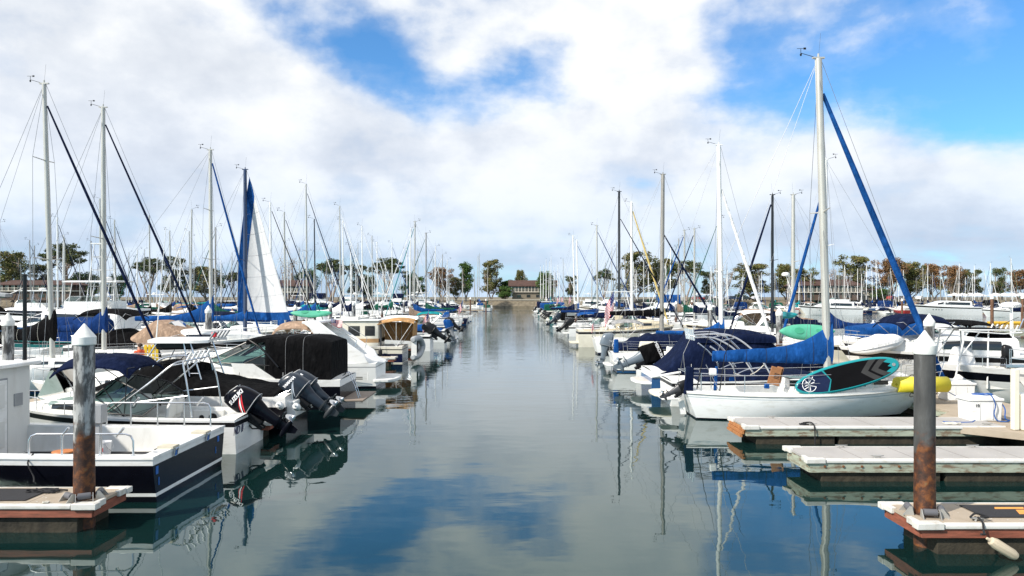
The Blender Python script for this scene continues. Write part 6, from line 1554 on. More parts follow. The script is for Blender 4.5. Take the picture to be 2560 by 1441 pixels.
# ---------- fishing boat with big covered outboard; green kayak on its bow
def mercury_boat():
    r = motorboat(6.4, 36.6, 0, 8.0, 2.7, 1.02, label='white boat behind the navy-covered cruiser, its big outboard under a black hood', ch=.75, ws=False, top=None, platform=False, cuddy=(.35, .9), wx=.36)
    gg = mat('outboard_silver', (.13, .16, .19), .35, var=.1, coat=.3)
    # hooded engine, tilted right up
    e = outboard(r, (-.05, -1.05, .85), 1.22, 66, plast_k, gg, words=None, cover=c_black, foot=gg, detail=True)
    M = Matrix.Translation((-.05, -1.05, .85)) @ Matrix.Rotation(radians(66), 4, 'Y') @ Matrix.Diagonal((1.22,)*3+(1,))
    m = MB(); rows = []
    for z, a, b in [(.10, .40, .235), (.3, .41, .25), (.55, .42, .255), (.78, .40, .24), (.93, .30, .17), (.985, .12, .05)]:
        rows.append([Vector((-.33+a*(1 if cos(q) >= 0 else -1)*abs(cos(q))**.6+(.05 if z > .5 else 0), b*(1 if sin(q) >= 0 else -1)*abs(sin(q))**.6, z)) for q in [2*pi*k/20 for k in range(20)]])
    m.grid(rows, closed=True); m.add(rows[-1], [tuple(range(20))]); m.xf(M).build('engine_hood', c_black, e, ang=50)
    text('MERCURY', .16, bl_white, e, M @ frame((-.34, -.262, .80), (1, 0, 0), (0, 0, 1)), bold=.004)
    return r
mercury_boat()
def kayak(c, rz, L, W, m, label, tilt=0, name='kayak'):
    o = thing(name, c, rz, label, 'kayak'); o.rotation_euler = (tilt, 0, rz)
    mb = MB(); rows = []
    for i in range(21):
        t = -1+2*i/20; w = W/2*max(.02, (1-abs(t)**2.4)**.8); h = .17*max(.12, (1-abs(t)**4)**.5); up = .10*t*t
        rows.append([Vector((t*L/2, w*cos(q), h*sin(q)*(1 if sin(q) > 0 else .8)+up)) for q in [2*pi*k/14 for k in range(14)]])
    mb.grid(rows, closed=True); mb.add(rows[0], [tuple(range(14))]); mb.add(rows[-1], [tuple(range(14))]); h = mb.build('hull', m, o, ang=50)
    for (q, rr) in ((-.15, .24), (.2, .14)): s = MB(); s.lathe([(.001, 0), (rr*.85, 0), (rr, .02), (.001, .02)], (q*L, 0, .165), 16, sy=.7); s.build('cockpit_well', mat(m.name+'_shade', (.04, .30, .17) if m is mint_m else (.02, .2, .22), .6), o)
    for k in (-.3, .3): MB().box((k*L, 0, -.12), (.5, .05, .05)).build('scupper', rubber, o)
    return o
kayak(tuple(P(2016, 831, 35.6)), .02, 2.75, .86, mint_m, 'mint green sit-on kayak lying on its side behind the blue sail cover', tilt=radians(62))
kayak(tuple(P(1966, 789, 44)), .0, 1.3, .42, teal_m, 'turquoise kayak seen behind the slim pile right of the black mast', tilt=radians(60))
kayak(tuple(P(778, 786, 47)), .1, 2.6, .7, mint_m, 'turquoise kayak on a left bow, just right of the hoisted sail', tilt=radians(30))
# ---------- white sailboat with the white mast
def white_sailboat():
    r = sailboat(XofP(1528, 41), 41.6, 0, 9.4, 2.95, 1.05, 12.8, mx=6.35, label='sailboat with bright white mast, white furled jib and long blue sail cover, right side', cover=c_blue, jib=c_white, mast=alu_w, boom=3.6, rakex=.15, mr=.125, mr2=.10, jibr=.09, jib_top=.78, collar=.75, boom_h=2.15, cover_boom_h=.16, spread=(.37,), stripe=mat('hull_black_band', (.02, .02, .03), .3), wr=.008)
    for (x, y, z, w, h, m, nm) in [(.25, -.8, 1.45, .3, .75, c_blue, 'blue_bag'), (2.0, -.75, 1.42, 1.0, .55, gel2, 'cockpit_cover')]: MB().box((x, y, z), (w, w*.5, h), taper=.8).build(nm, m, r, bev=.05)
    MB().prism([(.05, -1.05), (-.3, -.8), (-.38, 0), (-.3, .8), (.05, 1.05)], 'z', .35, .42).build('swim_platform', gel, r, bev=.02)
white_sailboat()
motorboat(6.3, 46.0, 0, 8.0, 2.7, 1.0, label='boat under navy canvas with a silver outboard, right of the white swim platform boats', cover=c_navy, cover_x=(.2, 6.0), cover_h=1.0, ob=1, obm=mat('outboard_silver', (.13, .16, .19)), obtilt=12, platform=False, ws=False, obs=1.15)
def grey_mast_boat():
    Y = 54.0
    r = sailboat(XofP(1483, 53.7), Y, 0, 9.6, 3.0, 1.2, ZofP(437, Y), mx=XofP(1654, Y)-XofP(1483, 53.7), label='white sailboat with navy stripe, thick grey mast, black sail cover and dark blue furled jib', cover=c_black, jib=c_navy, mast=alu_g, boom=3.7, rakex=-.1, mr=.15, mr2=.13, jibr=.07, jib_top=.62, collar=.1, boom_h=2.9, cover_boom_h=.42, spread=(.45,), stripe=hull_navy, bot=hull_black, wr=.008)
    bimini(r, 1.3, 3.6, .95, 2.45, c_grey, base_z=1.3)
    f = flag(r, (.1, 0, 1.3), .5, .5, 1.1, dirx=-1, hang=True)
grey_mast_boat()
def cream_fisher():
    Y = 62
    r = motorboat(XofP(1446, 61), Y, 0, 8.2, 3.0, 1.35, label='cream fishing boat with bait tank and open pipe tower beside the navy-striped sailboat', m_side=gel2, stripe=gel2, bot=hull_black, ch=.8, top=None, deck_m=mat('cream_deck', (.66, .58, .42), .6, var=.05), wx=.55, cuddy=(.55, .95), ob=0)
    f = MB()
    for sx, tx_ in ((2.2, 3.1), (4.8, 4.0)):
        for sd in (-1, 1): f.tube([(sx, sd*1.25, 1.3), (tx_, sd*.6, 4.6)], .035, 6); f.tube([(sx, -sd*1.25, 1.3), (tx_+.4, sd*.6, 3.1)], .025, 5)
    for q in (.3, .55, .8, 1): f.tube([(2.2+.9*q, -1.25+.65*q, 1.3+3.3*q), (4.8-.8*q, -1.25+.65*q, 1.3+3.3*q), (4.8-.8*q, 1.25-.65*q, 1.3+3.3*q), (2.2+.9*q, 1.25-.65*q, 1.3+3.3*q)], .025, 5, closed=True)
    f.box((3.5, 0, 4.62), (2.3, 1.5, .06)); f.box((3.5, 0, 3.0), (1.5, 1.2, .05)); f.build('tuna_tower', gel, r)
    MB().lathe([(.001, 0), (.38, 0), (.38, .7), (.40, .72), (.001, .73)], (2.2, -.6, .9), 18).build('bait_tank', gel2, r)
    MB().prism([(3.2, 1.2), (3.9, 1.2), (3.7, 2.6), (3.0, 2.7)], 'y', -1.1, -.9).build('side_wing', mat('cream_deck', (.66, .58, .42)), r)
cream_fisher()
f = thing('stern_flag', (XofP(1535, 60), 60, 2.3), 0, 'large striped flag hanging from a pole left of the pipe tower on the right', 'flag'); flag(f, (0, 0, -1), 2.0, 1.5, 3.4, dirx=-1, hang=True)
for (px, Y, w) in [(1428, 150, 1.1), (1408, 165, 1.1), (1398, 140, 1.1)]:
    f = thing('stern_flag', (XofP(px, Y), Y, 2.0), 0, 'row', 'flag', 'small far flags'); flag(f, (0, 0, 0), w*1.2, w, 2.6, hang=True); REG.append((f, 'tiny striped flag on a far stern', 'the far right sterns', px))
def rsail(px_mast, top, Y, label, xs=6.3, L=9.2, **k):
    xm = XofP(px_mast, Y); return sailboat(xs, Y, 0, L, 3.0, 1.1, ZofP(top, Y), mx=xm-xs, label=label, **k)
rsail(1548, 480, 66, 'sailboat with slim black mast, dark furled jib and black sail cover on the right', mast=alu_b, cover=c_navy, jib=c_navy, boom=3.0, mr=.11, jibr=.05, rakex=0, collar=.1, jib_top=.8)
rsail(1580, 507, 72, 'sailboat with pale mast and pale yellow furled jib on the right', mast=alu_w, cover=c_navy, jib=mat('yellow_canvas', (.55, .42, .15), .8), boom=3.6, mr=.13, jibr=.09, rakex=.05, collar=.1)
motorboat(6.0, 78, 0, 7.5, 2.7, 1.05, label='small white boat with blue sail-like bimini and two dark outboards, right of the channel', top='bimini', topc=c_blue, ob=2, obtilt=50, obs=1.1)
rsail(1494, 565, 87, 'sailboat with grey mast, royal blue sail cover and blue furled jib, right side mid channel', cover=c_mid, jib=c_mid, boom=4.2, mr=.10, jibr=.055, rakex=.1, collar=.2)
motorboat(5.9, 95, 0, 7.6, 2.7, 1.1, label='white boat with slate outboard tilted up, where the right row narrows', top='enclosure', topc=c_black, ob=1, obm=mat('slate_outboard', (.018, .026, .038)), obtilt=50, obs=1.3)
rsail(1437, 590, 106, 'slim white-masted sailboat, left one of the close pair right of the channel', cover=c_navy, jib=None, mast=alu_w, boom=3.4, mr=.10)
rsail(1446, 602, 114, 'slim white-masted sailboat, right one of the close pair right of the channel', cover=c_blue, jib=c_blue, mast=alu_w, boom=3.4, mr=.10, jibr=.05)
# row beyond the right walkway: bows toward the camera-side walkway
def bsail(px_mast, top, Y, label, L=9.2, **k):
    xm = XofP(px_mast, Y); xb = 17.0; xs = xb+L; return sailboat(xs, Y, pi, L, 3.0, 1.1, ZofP(top, Y), mx=xs-xm, label=label, vdir=k.pop('vdir', -1), **k)
bsail(1931, 488, 57.5, 'sailboat with glossy black mast and navy furled jib slanting down to the left', mast=alu_b, cover=c_navy, jib=c_navy, boom=3.4, mr=.11, jibr=.09, rakex=0, collar=.9, boom_h=2.2)
rdm = bsail(1983, 488, 53.0, 'sailboat with pale mast and a radar dome on it, navy sail cover', cover=c_navy, jib=None, boom=3.8, mr=.14, rakex=-.0, collar=.7, boom_h=2.1)
bsail(2065, 400, 46.5, 'sailboat with slim white mast close behind the tallest right mast, blue sail cover', mast=alu_w, cover=c_mid, jib=c_blue, boom=3.2, mr=.10, jibr=.10, rakex=0, collar=1.1, boom_h=2.3, L=9.4, jib_top=.86)
bsail(1736, 573, 83, 'slim-masted sailboat with navy jib slanting left, seen behind the yellow furled jib', cover=c_navy, jib=c_navy, boom=3.4, mr=.10, jibr=.07, rakex=0)
bsail(1711, 577, 89, 'slim-masted sailboat with bright blue jib slanting left, seen behind the yellow furled jib', cover=c_green, jib=c_blue, boom=3.4, mr=.10, jibr=.08, rakex=0)
# ---------- right edge: boats across the walkway
def arch_cruiser():
    r = thing('motorboat', (26.5, 37.5, 0), pi, 'white cruiser with swept radar arch, royal blue foredeck canvas and tall windshield, right side', 'motorboat')
    H = Hull(9.6, 3.2, 1.5, 'power', .3, 1.4, 0); H.build(r, gel, gel, hull_black, plast_k); H.deck(r, deckm)
    fn = trunk_fn(2.5, 9.2, lambda x: H.hb(x)*.85, lambda x: .75*(1-max(0, (x-4)/5.2)**1.8*.9), lambda x: H.zs(x), .45); trunk(r, fn, deckm, 'cabin', n=18)
    w = 1.25; z0 = 2.1
    windscreen(r, [(4.3, -w, z0-.1), (5.3, -w, z0), (6.3, -w*.55, z0+.1), (6.45, 0, z0+.1), (6.3, w*.55, z0+.1), (5.3, w, z0), (4.3, w, z0-.1)], [.1, .5, .55, .55, .55, .5, .1], 1.0, steel)
    a = MB()
    for sd in (-1, 1): a.prism([(3.1, 1.7), (4.4, 1.7), (5.6, 2.6), (6.3, 3.05), (5.7, 3.10), (4.6, 2.75), (3.9, 2.3)], 'y', sd*1.32, sd*1.44)
    a.box((5.95, 0, 3.05), (.6, 2.8, .10)); a.build('radar_arch', gel, r, bev=.03)
    fe = trunk_fn(6.1, 8.9, lambda x: 1.25, lambda x: .85-.12*(x-6), lambda x: 2.15, .25); trunk(r, fe, c_blue, 'blue_canvas', n=10)
    bimini(r, 2.3, 5.6, 1.3, 2.95, c_black, base_z=1.7, droop=.2)
    rail(r, [(x, sd*H.hb(x)*.92, H.zs(x)) for sd in (1,) for x in (5, 6, 7, 8, 9, 9.55)], .55); rail(r, [(x, -H.hb(x)*.92, H.zs(x)) for x in (5, 6, 7, 8, 9, 9.55)], .55)
arch_cruiser()
def navy_bimini_cruiser():
    r = thing('motorboat', (25.3, 33.8, 0), pi, 'long white sport cruiser with black side window and navy bimini, behind the two right piles', 'motorboat')
    H = Hull(10.2, 3.2, 1.55, 'power', .22, 1.5, 0); H.build(r, gel, gel, hull_black, plast_k); H.deck(r, deckm)
    fn = trunk_fn(2.8, 9.7, lambda x: H.hb(x)*.87, lambda x: .85*(1-max(0, (x-4.2)/5.5)**1.9*.92), lambda x: H.zs(x), .4); cb = trunk(r, fn, deckm, 'cabin', n=18); patch(cb, fn, 3.6, 6.2, vz(.25, .4), vz(.72, .4), darkwin, 'side_window')
    bimini(r, XofP(2372, 33)*-1+25.3, XofP(2240, 33)*-1+25.3, 1.35, ZofP(793, 33)+.05, c_navy, base_z=2.1, droop=.3, th=.06, camber=.22)
    radome(r, (2.4, .2, ZofP(793, 33)+.42), .42); MB().tube([(2.4, .2, 2.0), (2.4, .2, ZofP(793, 33)+.42)], .04, 6).build('radar_post', gel, r)
    text('RADAR', .13, plast_g, r, frame((2.4, .64, ZofP(793, 33)+.52), (-1, 0, 0), (0, 0, 1)))
    ar = MB()
    for k in range(6): ar.tube([(1.3, -.9+.36*k, 2.55), (1.05, -.9+.36*k, 3.15)], .03, 6)
    ar.tube([(1.3, -1.0, 2.6), (1.3, 1.0, 2.6)], .025, 6); ar.tube([(1.3, 1.0, 2.6), (2.6, 1.3, 1.8)], .025, 6); ar.tube([(1.3, -1.0, 2.6), (2.6, -1.3, 1.8)], .025, 6); ar.build('rod_rack', steel, r)
    MB().tube([(2.9, 1.1, 2.0), (3.0, 1.1, 5.9)], [.02, .008], 5).build('antenna', gel, r)
    rail(r, [(x, H.hb(x)*.92, H.zs(x)) for x in (5, 6.2, 7.4, 8.6, 9.6, 10.1)], .6, mid=False)
    rail(r, [(x, -H.hb(x)*.92, H.zs(x)) for x in (5, 6.2, 7.4, 8.6, 9.6, 10.1)], .6)
    text('CF 8818 JF', .20, MONO, r, frame((7.9, H.pt(.775, .80, 1).y+.04, 1.42), (-1, .12, .0), (0, .2, 1)))
navy_bimini_cruiser()
def covered_tender():
    p = P(2190, 858, 33); o = thing('tender', (p.x, 32.9, p.z-.1), radians(12), 'small tender under a white fitted cover resting on the sport cruiser bow', 'tender'); o.rotation_euler = (0, radians(-13), 0)
    fn = trunk_fn(-1.25, 1.25, lambda x: .55*max(.1, 1-abs(x/1.3)**3), lambda x: .45*max(.15, 1-abs(x/1.3)**2.5)+.03*sin(x*9), lambda x: 0, .6); trunk(o, fn, c_white, 'cover', n=18)
    fb_ = trunk_fn(-1.22, 1.22, lambda x: .5*max(.1, 1-abs(x/1.28)**3), lambda x: -.32*max(.15, 1-abs(x/1.3)**2.5), lambda x: 0, .6); trunk(o, fb_, gel, 'hull', n=18)
covered_tender()
def center_console():
    r = thing('center_console_boat', (25.3, 29.6, 0), pi, 'open white fishing boat with black T-top, white covered console and black side stripe', 'fishing boat')
    H = Hull(8.6, 2.6, 1.2, 'power', .3, 1.3, 0); H.build(r, gel, hull_black, hull_black, plast_k, [(-.25, 2), (0, 2), (.3, 0), (.5, 0), (.62, 0), (.66, 1), (.84, 1), (.90, 0), (1, 0)]); H.deck(r, deckm, cock=(.4, 6.5), floor=.55, wall=.3)
    def LX(px): return 25.3-XofP(px, 29.5)
    z = ZofP(826, 29.5); x0, x1 = LX(2510), LX(2350)
    m = MB(); m.tube([(x0, -1, z+.04), (x0, 1, z+.04), (x1-.3, 1, z+.05), (x1, .5, z+.07), (x1, -.5, z+.07), (x1-.3, -1, z+.05)], .03, 6, closed=True); m.tube([(x0-.1, 1, z-.05), (x0+.6, 1, z-.1), (x1-.4, 1, z-.0)], .025, 6); tf = m.build('t_top_frame', gel, r)
    MB().box(((x0+x1)/2, 0, z+.05), (x1-x0-.25, 1.9, .05)).build('t_top_canvas', c_black, r, bev=.02)
    MB().box((x0+.55, 0, z-.18), (1.0, 1.5, .22), taper=.8).build('t_top_bag', c_black, r, bev=.05)
    l = MB()
    for sd in (-1, 1):
        l.tube([(LX(2365)+.1, sd*.75, .6), (LX(2385), sd*.85, z)], .035, 6); l.tube([(LX(2442), sd*.75, .6), (LX(2442)+.05, sd*.9, z)], .03, 6); l.tube([(LX(2365), sd*.76, 1.6), (LX(2420), sd*.85, z-.02)], .025, 6)
    l.build('t_top_legs', gel, r)
    c = MB(); xc = (LX(2385)+LX(2432))/2; c.box((xc, 0, 1.38), (1.15, 1.05, 1.6), taper=.48); c.build('console_cover', c_white, r, bev=.10)
    MB().box((LX(2490), 0, 1.15), (.85, 1.3, .5), taper=.75).build('seat_cover', gel2, r, bev=.12)
    for (xx, px2, py2) in [(LX(2395), 2430, 803), (LX(2442), 2548, 793)]:
        t = P(px2, py2, 28.6); q = Vector((25.3-t.x, 29.6-t.y, t.z)); MB().tube([(xx, .9, z+.05), q], [.022, .008], 6).build('fishing_rod', plast_k, tf)
    for k in range(6): MB().tube([(x0+.02, -.75+.3*k, z-.05), (x0-.12, -.75+.3*k, z+.22)], .03, 6).build('rod_holder', gel, tf)
    e = outboard(r, (LX(2472)-.0, .9, 1.75), .62, 0, plast_k, plast_k)
    rail(r, [(x, sd*H.hb(x)*.92, H.zs(x)) for sd in (1,) for x in (6, 6.8, 7.5, 8.2, 8.55)], .4); rail(r, [(x, -H.hb(x)*.92, H.zs(x)) for x in (6, 6.8, 7.5, 8.2, 8.55)], .4)
center_console()
def near_bow():
    r = thing('motorboat', (25.6, 24.6, 0), pi, 'white bow with stainless rail jutting over the walkway at the right edge', 'motorboat')
    H = Hull(8.9, 3.0, 1.35, 'power', .35, 1.5, 0); H.build(r, gel, mat('pale_grey_band', (.45, .46, .47), .4), hull_black, plast_g, [(-.25, 2), (0, 2), (.25, 0), (.45, 1), (.5, 0), (.62, 0), (.85, 0), (.9, 3), (1, 0)]); H.deck(r, deckm)
    fn = trunk_fn(1.5, 8.3, lambda x: H.hb(x)*.8, lambda x: .45*(1-max(0, (x-3)/5.3)**1.8*.9), lambda x: H.zs(x), .5); trunk(r, fn, deckm, 'cabin')
    for sd in (-1, 1): rail(r, [(x, sd*H.hb(x)*.92, H.zs(x)) for x in (3, 4.2, 5.4, 6.6, 7.7, 8.85)], .62, mid=True)
    MB().box((8.75, 0, H.zs(8.8)+.06), (.7, .3, .08)).build('anchor_roller', steel, r)
near_bow()
# ---------- walkway things
def dock_box(c, s, label, num=None, rz=0, m=gel):
    o = thing('dock_box', c, rz, label, 'dock box', 'white dock boxes'); w, d, h = s
    b = MB(); b.box((0, 0, h*.38), (w, d, h*.76), taper=1.05); bo = b.build('box', m, o, bev=.03)
    MB().box((-w*.22, -d/2-.012, h*.4), (.02, .02, h*.62)).box((w*.2, -d/2-.012, h*.4), (.02, .02, h*.62)).build('rib', gel3, o)
    l = MB(); l.box((0, 0, h*.82), (w*1.14, d*1.14, h*.12)); l.box((0, 0, h*.92), (w*1.0, d*1.0, h*.12), taper=.72); l.build('lid', m, o, bev=.03)
    if num: text(num, .13, MONO, o, frame((-w*.3, -d*.525-.012, h*.6), (1, 0, 0), (0, 0, 1)))
    return o
p = P(2449, 1052, 22.0); dock_box((p.x, 22.0, .5), (.92, .62, .78), 'white dock box marked with the number 10, blue hose coiled on its lid', '10')
p = P(2418, 982, 26.2); dock_box((15.95, 26.3, .5), (.95, .62, .72), 'white dock box beyond the numbered one, with a small meter panel', None)
p = P(2250, 940, 27.0); dock_box((14.75, 28.6, .5), (.95, .62, .78), 'white dock box half hidden behind the yellow foam roll')
p = P(110, 945, 18.0); dock_box((-13.2, 21.9, .5), (1.2, .7, .85), 'white dock box on the left finger behind the pilothouse')
h = thing('hose', (p.x*0, 0, 0), 0, 'bright blue water hose looped over the numbered dock box', 'hose')
q = P(2449, 1052, 22.0); pts = []
for k in range(40): a = k*.5; pts.append((q.x+.05+.30*cos(a), 21.95+.16*sin(a), 1.25+.008*(k % 5)))
pts += [(q.x+.12, 21.62, 1.26), (q.x+.2, 21.58, 1.0), (q.x+.17, 21.6, .75), (q.x+.24, 21.56, .55), (q.x+.5, 21.5, .53), (q.x+.7, 21.9, .53), (q.x+.2, 22.4, .53), (q.x-.6, 21.4, .53), (q.x-1.4, 21.5, .53)]
MB().tube(catmull(pts, 3), .017, 6).build('coil', rope_b, h)
MB().tube(catmull([(q.x+.4, 21.9, 1.22), (q.x+.55, 21.7, .9), (q.x+.52, 21.62, .6), (q.x+.75, 21.6, .53), (q.x+1.0, 21.4, .53)], 6), .017, 6).build('tail', rope_b, h)
pc = P(2538, 1000, 20.0); o = thing('power_pedestal', (13.95, 20.3, .5), 0, 'tall white square post at the right edge with a low white cabinet beside it', 'pedestal')
MB().box((0, 0, .85), (.17, .17, 1.7)).build('post', gel2, o, bev=.03); MB().box((.42, .1, .5), (.6, .5, 1.0)).build('cabinet', gel2, o, bev=.04)
# fender hanging off the nearest right dock
fx = 10.35; o = fender(None, (10.72, 11.55, .02), .50, .085, mat('worn_cream', (.52, .44, .32), .8, var=.2, vscale=3, stretch=(9, 9, .6), dirt=(.25, .2, .13), dscale=2), line=0, label='worn cream fender hanging low off the nearest right dock on black cord'); o.rotation_euler = (0, radians(-58), 0); o.location = (7.80, 11.62, .20)
MB().tube(catmull([(7.62, 11.97, .59), (7.60, 11.82, .55), (7.58, 11.76, .42), (7.56, 11.70, .40), (7.46, 11.64, .42)], 5), .018, 6).tube(catmull([(7.48, 11.95, .60), (7.62, 12.02, .64), (7.78, 11.95, .60), (7.62, 11.9, .62)], 5), .016, 6).build('fender_line', rope_k, dr1 if False else None)
o = bpy.data.objects[-1] if False else [x for x in bpy.data.objects if x.name.startswith('fender_line')][0]; tag(o, 'knotted black cord holding the worn fender at the nearest right dock', 'rope')
o = MB().tube(catmull([(8.3, 20.9, .60), (8.5, 20.85, .62), (8.55, 20.72, .55), (8.56, 20.68, .3), (8.55, 20.66, -.1)], 5), .018, 6).build('mooring_line', rope_k); tag(o, 'black line over the weathered edge of the dock beside the white sailboat', 'rope')
# floating yellow boom and far float
o = thing('floating_boom', (XofP(2470, 112), 112, 0), 0, 'yellow floating boom in segments on the open water at the right', 'boom')
for k in range(6): MB().tube([(k*1.75, 0, .15), (k*1.75+1.5, 0, .15)], .28, 10).build('segment', mat('yellow_float', (.68, .38, .03), .6), o)
mb = MB(); mb.box((0, 0, .35), (9, 2.0, .4)); mb.box((0, -.9, .75), (9, .06, .35)); o = mb.build('floating_dock', dk_old); o.location = (XofP(2560, 76)+1.5, 76, 0); tag(o, 'weathered open floating dock on the water at the right edge', 'dock')
b = MB(); b.lathe([(.001, -.1), (.55, -.05), (.6, .1), (.35, .35), (.12, .5), (.1, .8), (.001, .85)], n=14); o = b.build('mooring_buoy', gel); o.location = (XofP(2183, 105), 105, 0); tag(o, 'white mooring buoy floating before the far yachts on the right', 'buoy')

q = rdm; mxl = q.location.x-XofP(1983, 53.0); rz_ = ZofP(690, 53.0); radome(q, (mxl+.55, 0, rz_), .28)
MB().box((mxl+.25, 0, rz_-.04), (.6, .12, .05)).tube([(mxl+.5, 0, rz_-.05), (mxl+.05, 0, rz_-1.3)], .025, 6).build('radar_bracket', alu_w, q)
# repeats along the walkways: boxes at the finger roots, power pedestals, fenders on the hulls
def ped(x, y):
    o = thing('power_pedestal', (x, y, .5), 0, 'row', 'pedestal', 'white power pedestals along the walkways'); MB().box((0, 0, .45), (.2, .2, .9), taper=.85).build('post', gel, o, bev=.02); MB().box((0, 0, .95), (.26, .26, .12)).build('lamp_cap', plast_g, o, bev=.02)
    REG.append((o, 'short white power pedestal', 'the walkways', x/y*FPX+HX))
for k, y in enumerate([33.5, 41, 50, 59, 68, 78, 88]):
    ped(16.9, y); ped(-15.9, y+1)
    for x in (14.6, -16.9):
        b = dock_box((x, y+2.2, .5), (.95, .6, .72), 'row', m=gel if k % 2 else gel2); REG.append((b, ('white' if k % 2 else 'cream')+' dock box', 'far boxes on the '+('right' if x > 0 else 'left')+' walkway', x/(y+2.2)*FPX+HX))
FM = [('white', gel), ('navy', hull_navy), ('black', plast_k)]
for k, (x, y) in enumerate([(-8.4, 26.85), (-10.0, 26.85), (-8.5, 32.9), (7.4, 30.2), (8.8, 31.1), (7.8, 35.1), (8.6, 40.0), (10.2, 40.0), (8.0, 52.4), (9.8, 52.4), (-8.2, 45.6), (-9.6, 45.6), (7.2, 60.3), (-7.6, 55.9), (-19.5, 31.2), (-21.5, 31.2), (-19.8, 39.5), (19.4, 32.0), (21.5, 32.0), (20.5, 28.1), (19.0, 23.0)]):
    nm, mm = FM[(k*2) % 3]; o = fender(None, (x, y, .62), .6, .12, mm, 'row', 'fenders hung along the hulls'); REG.append((o, nm+' fender on a hull', 'the hung '+nm+' fenders', x/y*FPX+HX))

def rope_heap(c, r, lb, m=rope_k, n=40):
    rr = random.Random(int(c[0]*10)); pts = [(c[0]+r*cos(k*.6)*(.6+.5*rr.random())+.004*k, c[1]+r*.6*sin(k*.6)*(.6+.5*rr.random()), c[2]+.012+.01*(k % 3)) for k in range(n)]
    o = MB().tube(catmull(pts, 2), .013, 5).build('rope_coil', m); tag(o, lb, 'rope')
rope_heap((8.35, 20.98, .53), .16, 'tangle of black line by the cleat on the dock beside the white sailboat')
rope_heap((12.6, 21.1, .53), .22, 'pale rope coil lying near the dock corner below the numbered dock box', rope_w)
rope_heap((7.62, 12.05, .53), .07, 'small knot of black line round the cleat on the nearest right dock', n=18)
o = MB().tube(sag((7.2, 14.8, 0), (7.2, 14.8, 0)), .001, 4) if False else None
rope_heap((-8.3, 12.99, .53), .05, 'pale line wrapped on the small cleat at the front edge of the left dock', rope_w, 16)
# old paint, droppings and patches on the near docks are thin flakes lying on the deck
dp = mat('droppings', (.62, .61, .57), .9)
for (x0, x1, y0, y1, nm, lb) in [(6.8, 9, 12.0, 13.0, 'droppings', 'white bird droppings scattered on the nearest right dock'), (7.0, 12, 16.7, 17.8, 'droppings', 'white bird droppings scattered on the grey middle right dock'), (-9.5, -7.6, 13.0, 14.0, 'droppings', 'white bird droppings scattered on the left dock by the pile')]:
    rr = random.Random(int(x0*7)); m = MB()
    for k in range(34):
        x, y, q = rr.uniform(x0, x1), rr.uniform(y0, y1), rr.uniform(.006, .022); a0 = rr.random()*6
        m.add([(x+q*(.7+.5*rr.random())*cos(a0+a), y+q*(.7+.5*rr.random())*sin(a0+a), .5285) for a in (0, 1.2, 2.5, 3.8, 5.1)], [(0, 1, 2, 3, 4)])
    tag(m.build(nm, dp), lb, 'droppings', kind='stuff')
# ================================================================ the rest of the marina
R = random.Random(11)
SC = [('royal blue', c_blue, 2.5), ('navy', c_navy, 6), ('deep blue', c_mid, 3), ('dark green', c_green, 2), ('black', c_black, 4), ('tan', c_taupe, 1.6), ('white', c_white, 2), ('teal', c_teal, .5)]
def pick(l):
    t = R.random()*sum(x[2] for x in l)
    for x in l:
        t -= x[2]
        if t <= 0: return x
    return l[-1]
PR = []; used_p = set()
for i, (L, top, mm, dd, mx, dodger) in enumerate([(9, 12.2, alu, 'tall-masted', 5.2, None), (8, 10.6, alu_w, 'white-masted', 4.7, None), (10.5, 14.2, alu, 'big tall-masted', 6.0, c_navy), (8.6, 11.4, alu_g, 'grey-masted', 4.9, None), (9.5, 12.8, alu_w, 'slender white-masted', 5.4, c_blue)]):
    o = sailboat(0, 0, 0, L, L*.32, 1.05+.02*i, top, mx=mx, cover=c_blue, jib=c_blue, boom=L*.36, detail=False, mr=.07 if i % 2 else .08, jibr=.042, rakex=.1, mast=mm, dodger=dodger, wr=.006, boom_h=2.3)
    PR.append(('sail', o, dd+' sailboat'))
def mp(desc, *a, **k): PR.append(('motor', motorboat(0, 0, 0, *a, detail=False, **k), desc))
mp('small bimini-topped motorboat', 7.2, 2.6, 1.05, top='bimini', ob=1, obtilt=40)
mp('canvas-enclosed express cruiser', 9.0, 3.1, 1.25, top='enclosure', topz=3.0, ch=.6)
mp('hardtop fishing boat', 8.2, 2.8, 1.2, top='hard', topz=3.1, ob=2, obtilt=35)
mp('cruiser with radar arch', 9.5, 3.2, 1.3, top='bimini', arch_m=gel, topz=3.0, ch=.65)
mp('canvas-covered runabout', 7.0, 2.5, 1.0, cover=c_navy, cover_h=.75, ob=1, obtilt=45, ws=False)
def yp(desc, *a, **k): PR.append(('yacht', yacht(0, 0, 0, *a, **k), desc))
yp('flybridge motor yacht', 12.5, 4.0, 1.45); yp('sport fishing yacht with tower', 13.5, 4.2, 1.5, sports=True); yp('trawler yacht with canvas bridge', 12, 4.0, 1.6, canvas=c_navy, hard=False)
K_ = kids()
def lname(o): return o.name.split('.')[0]
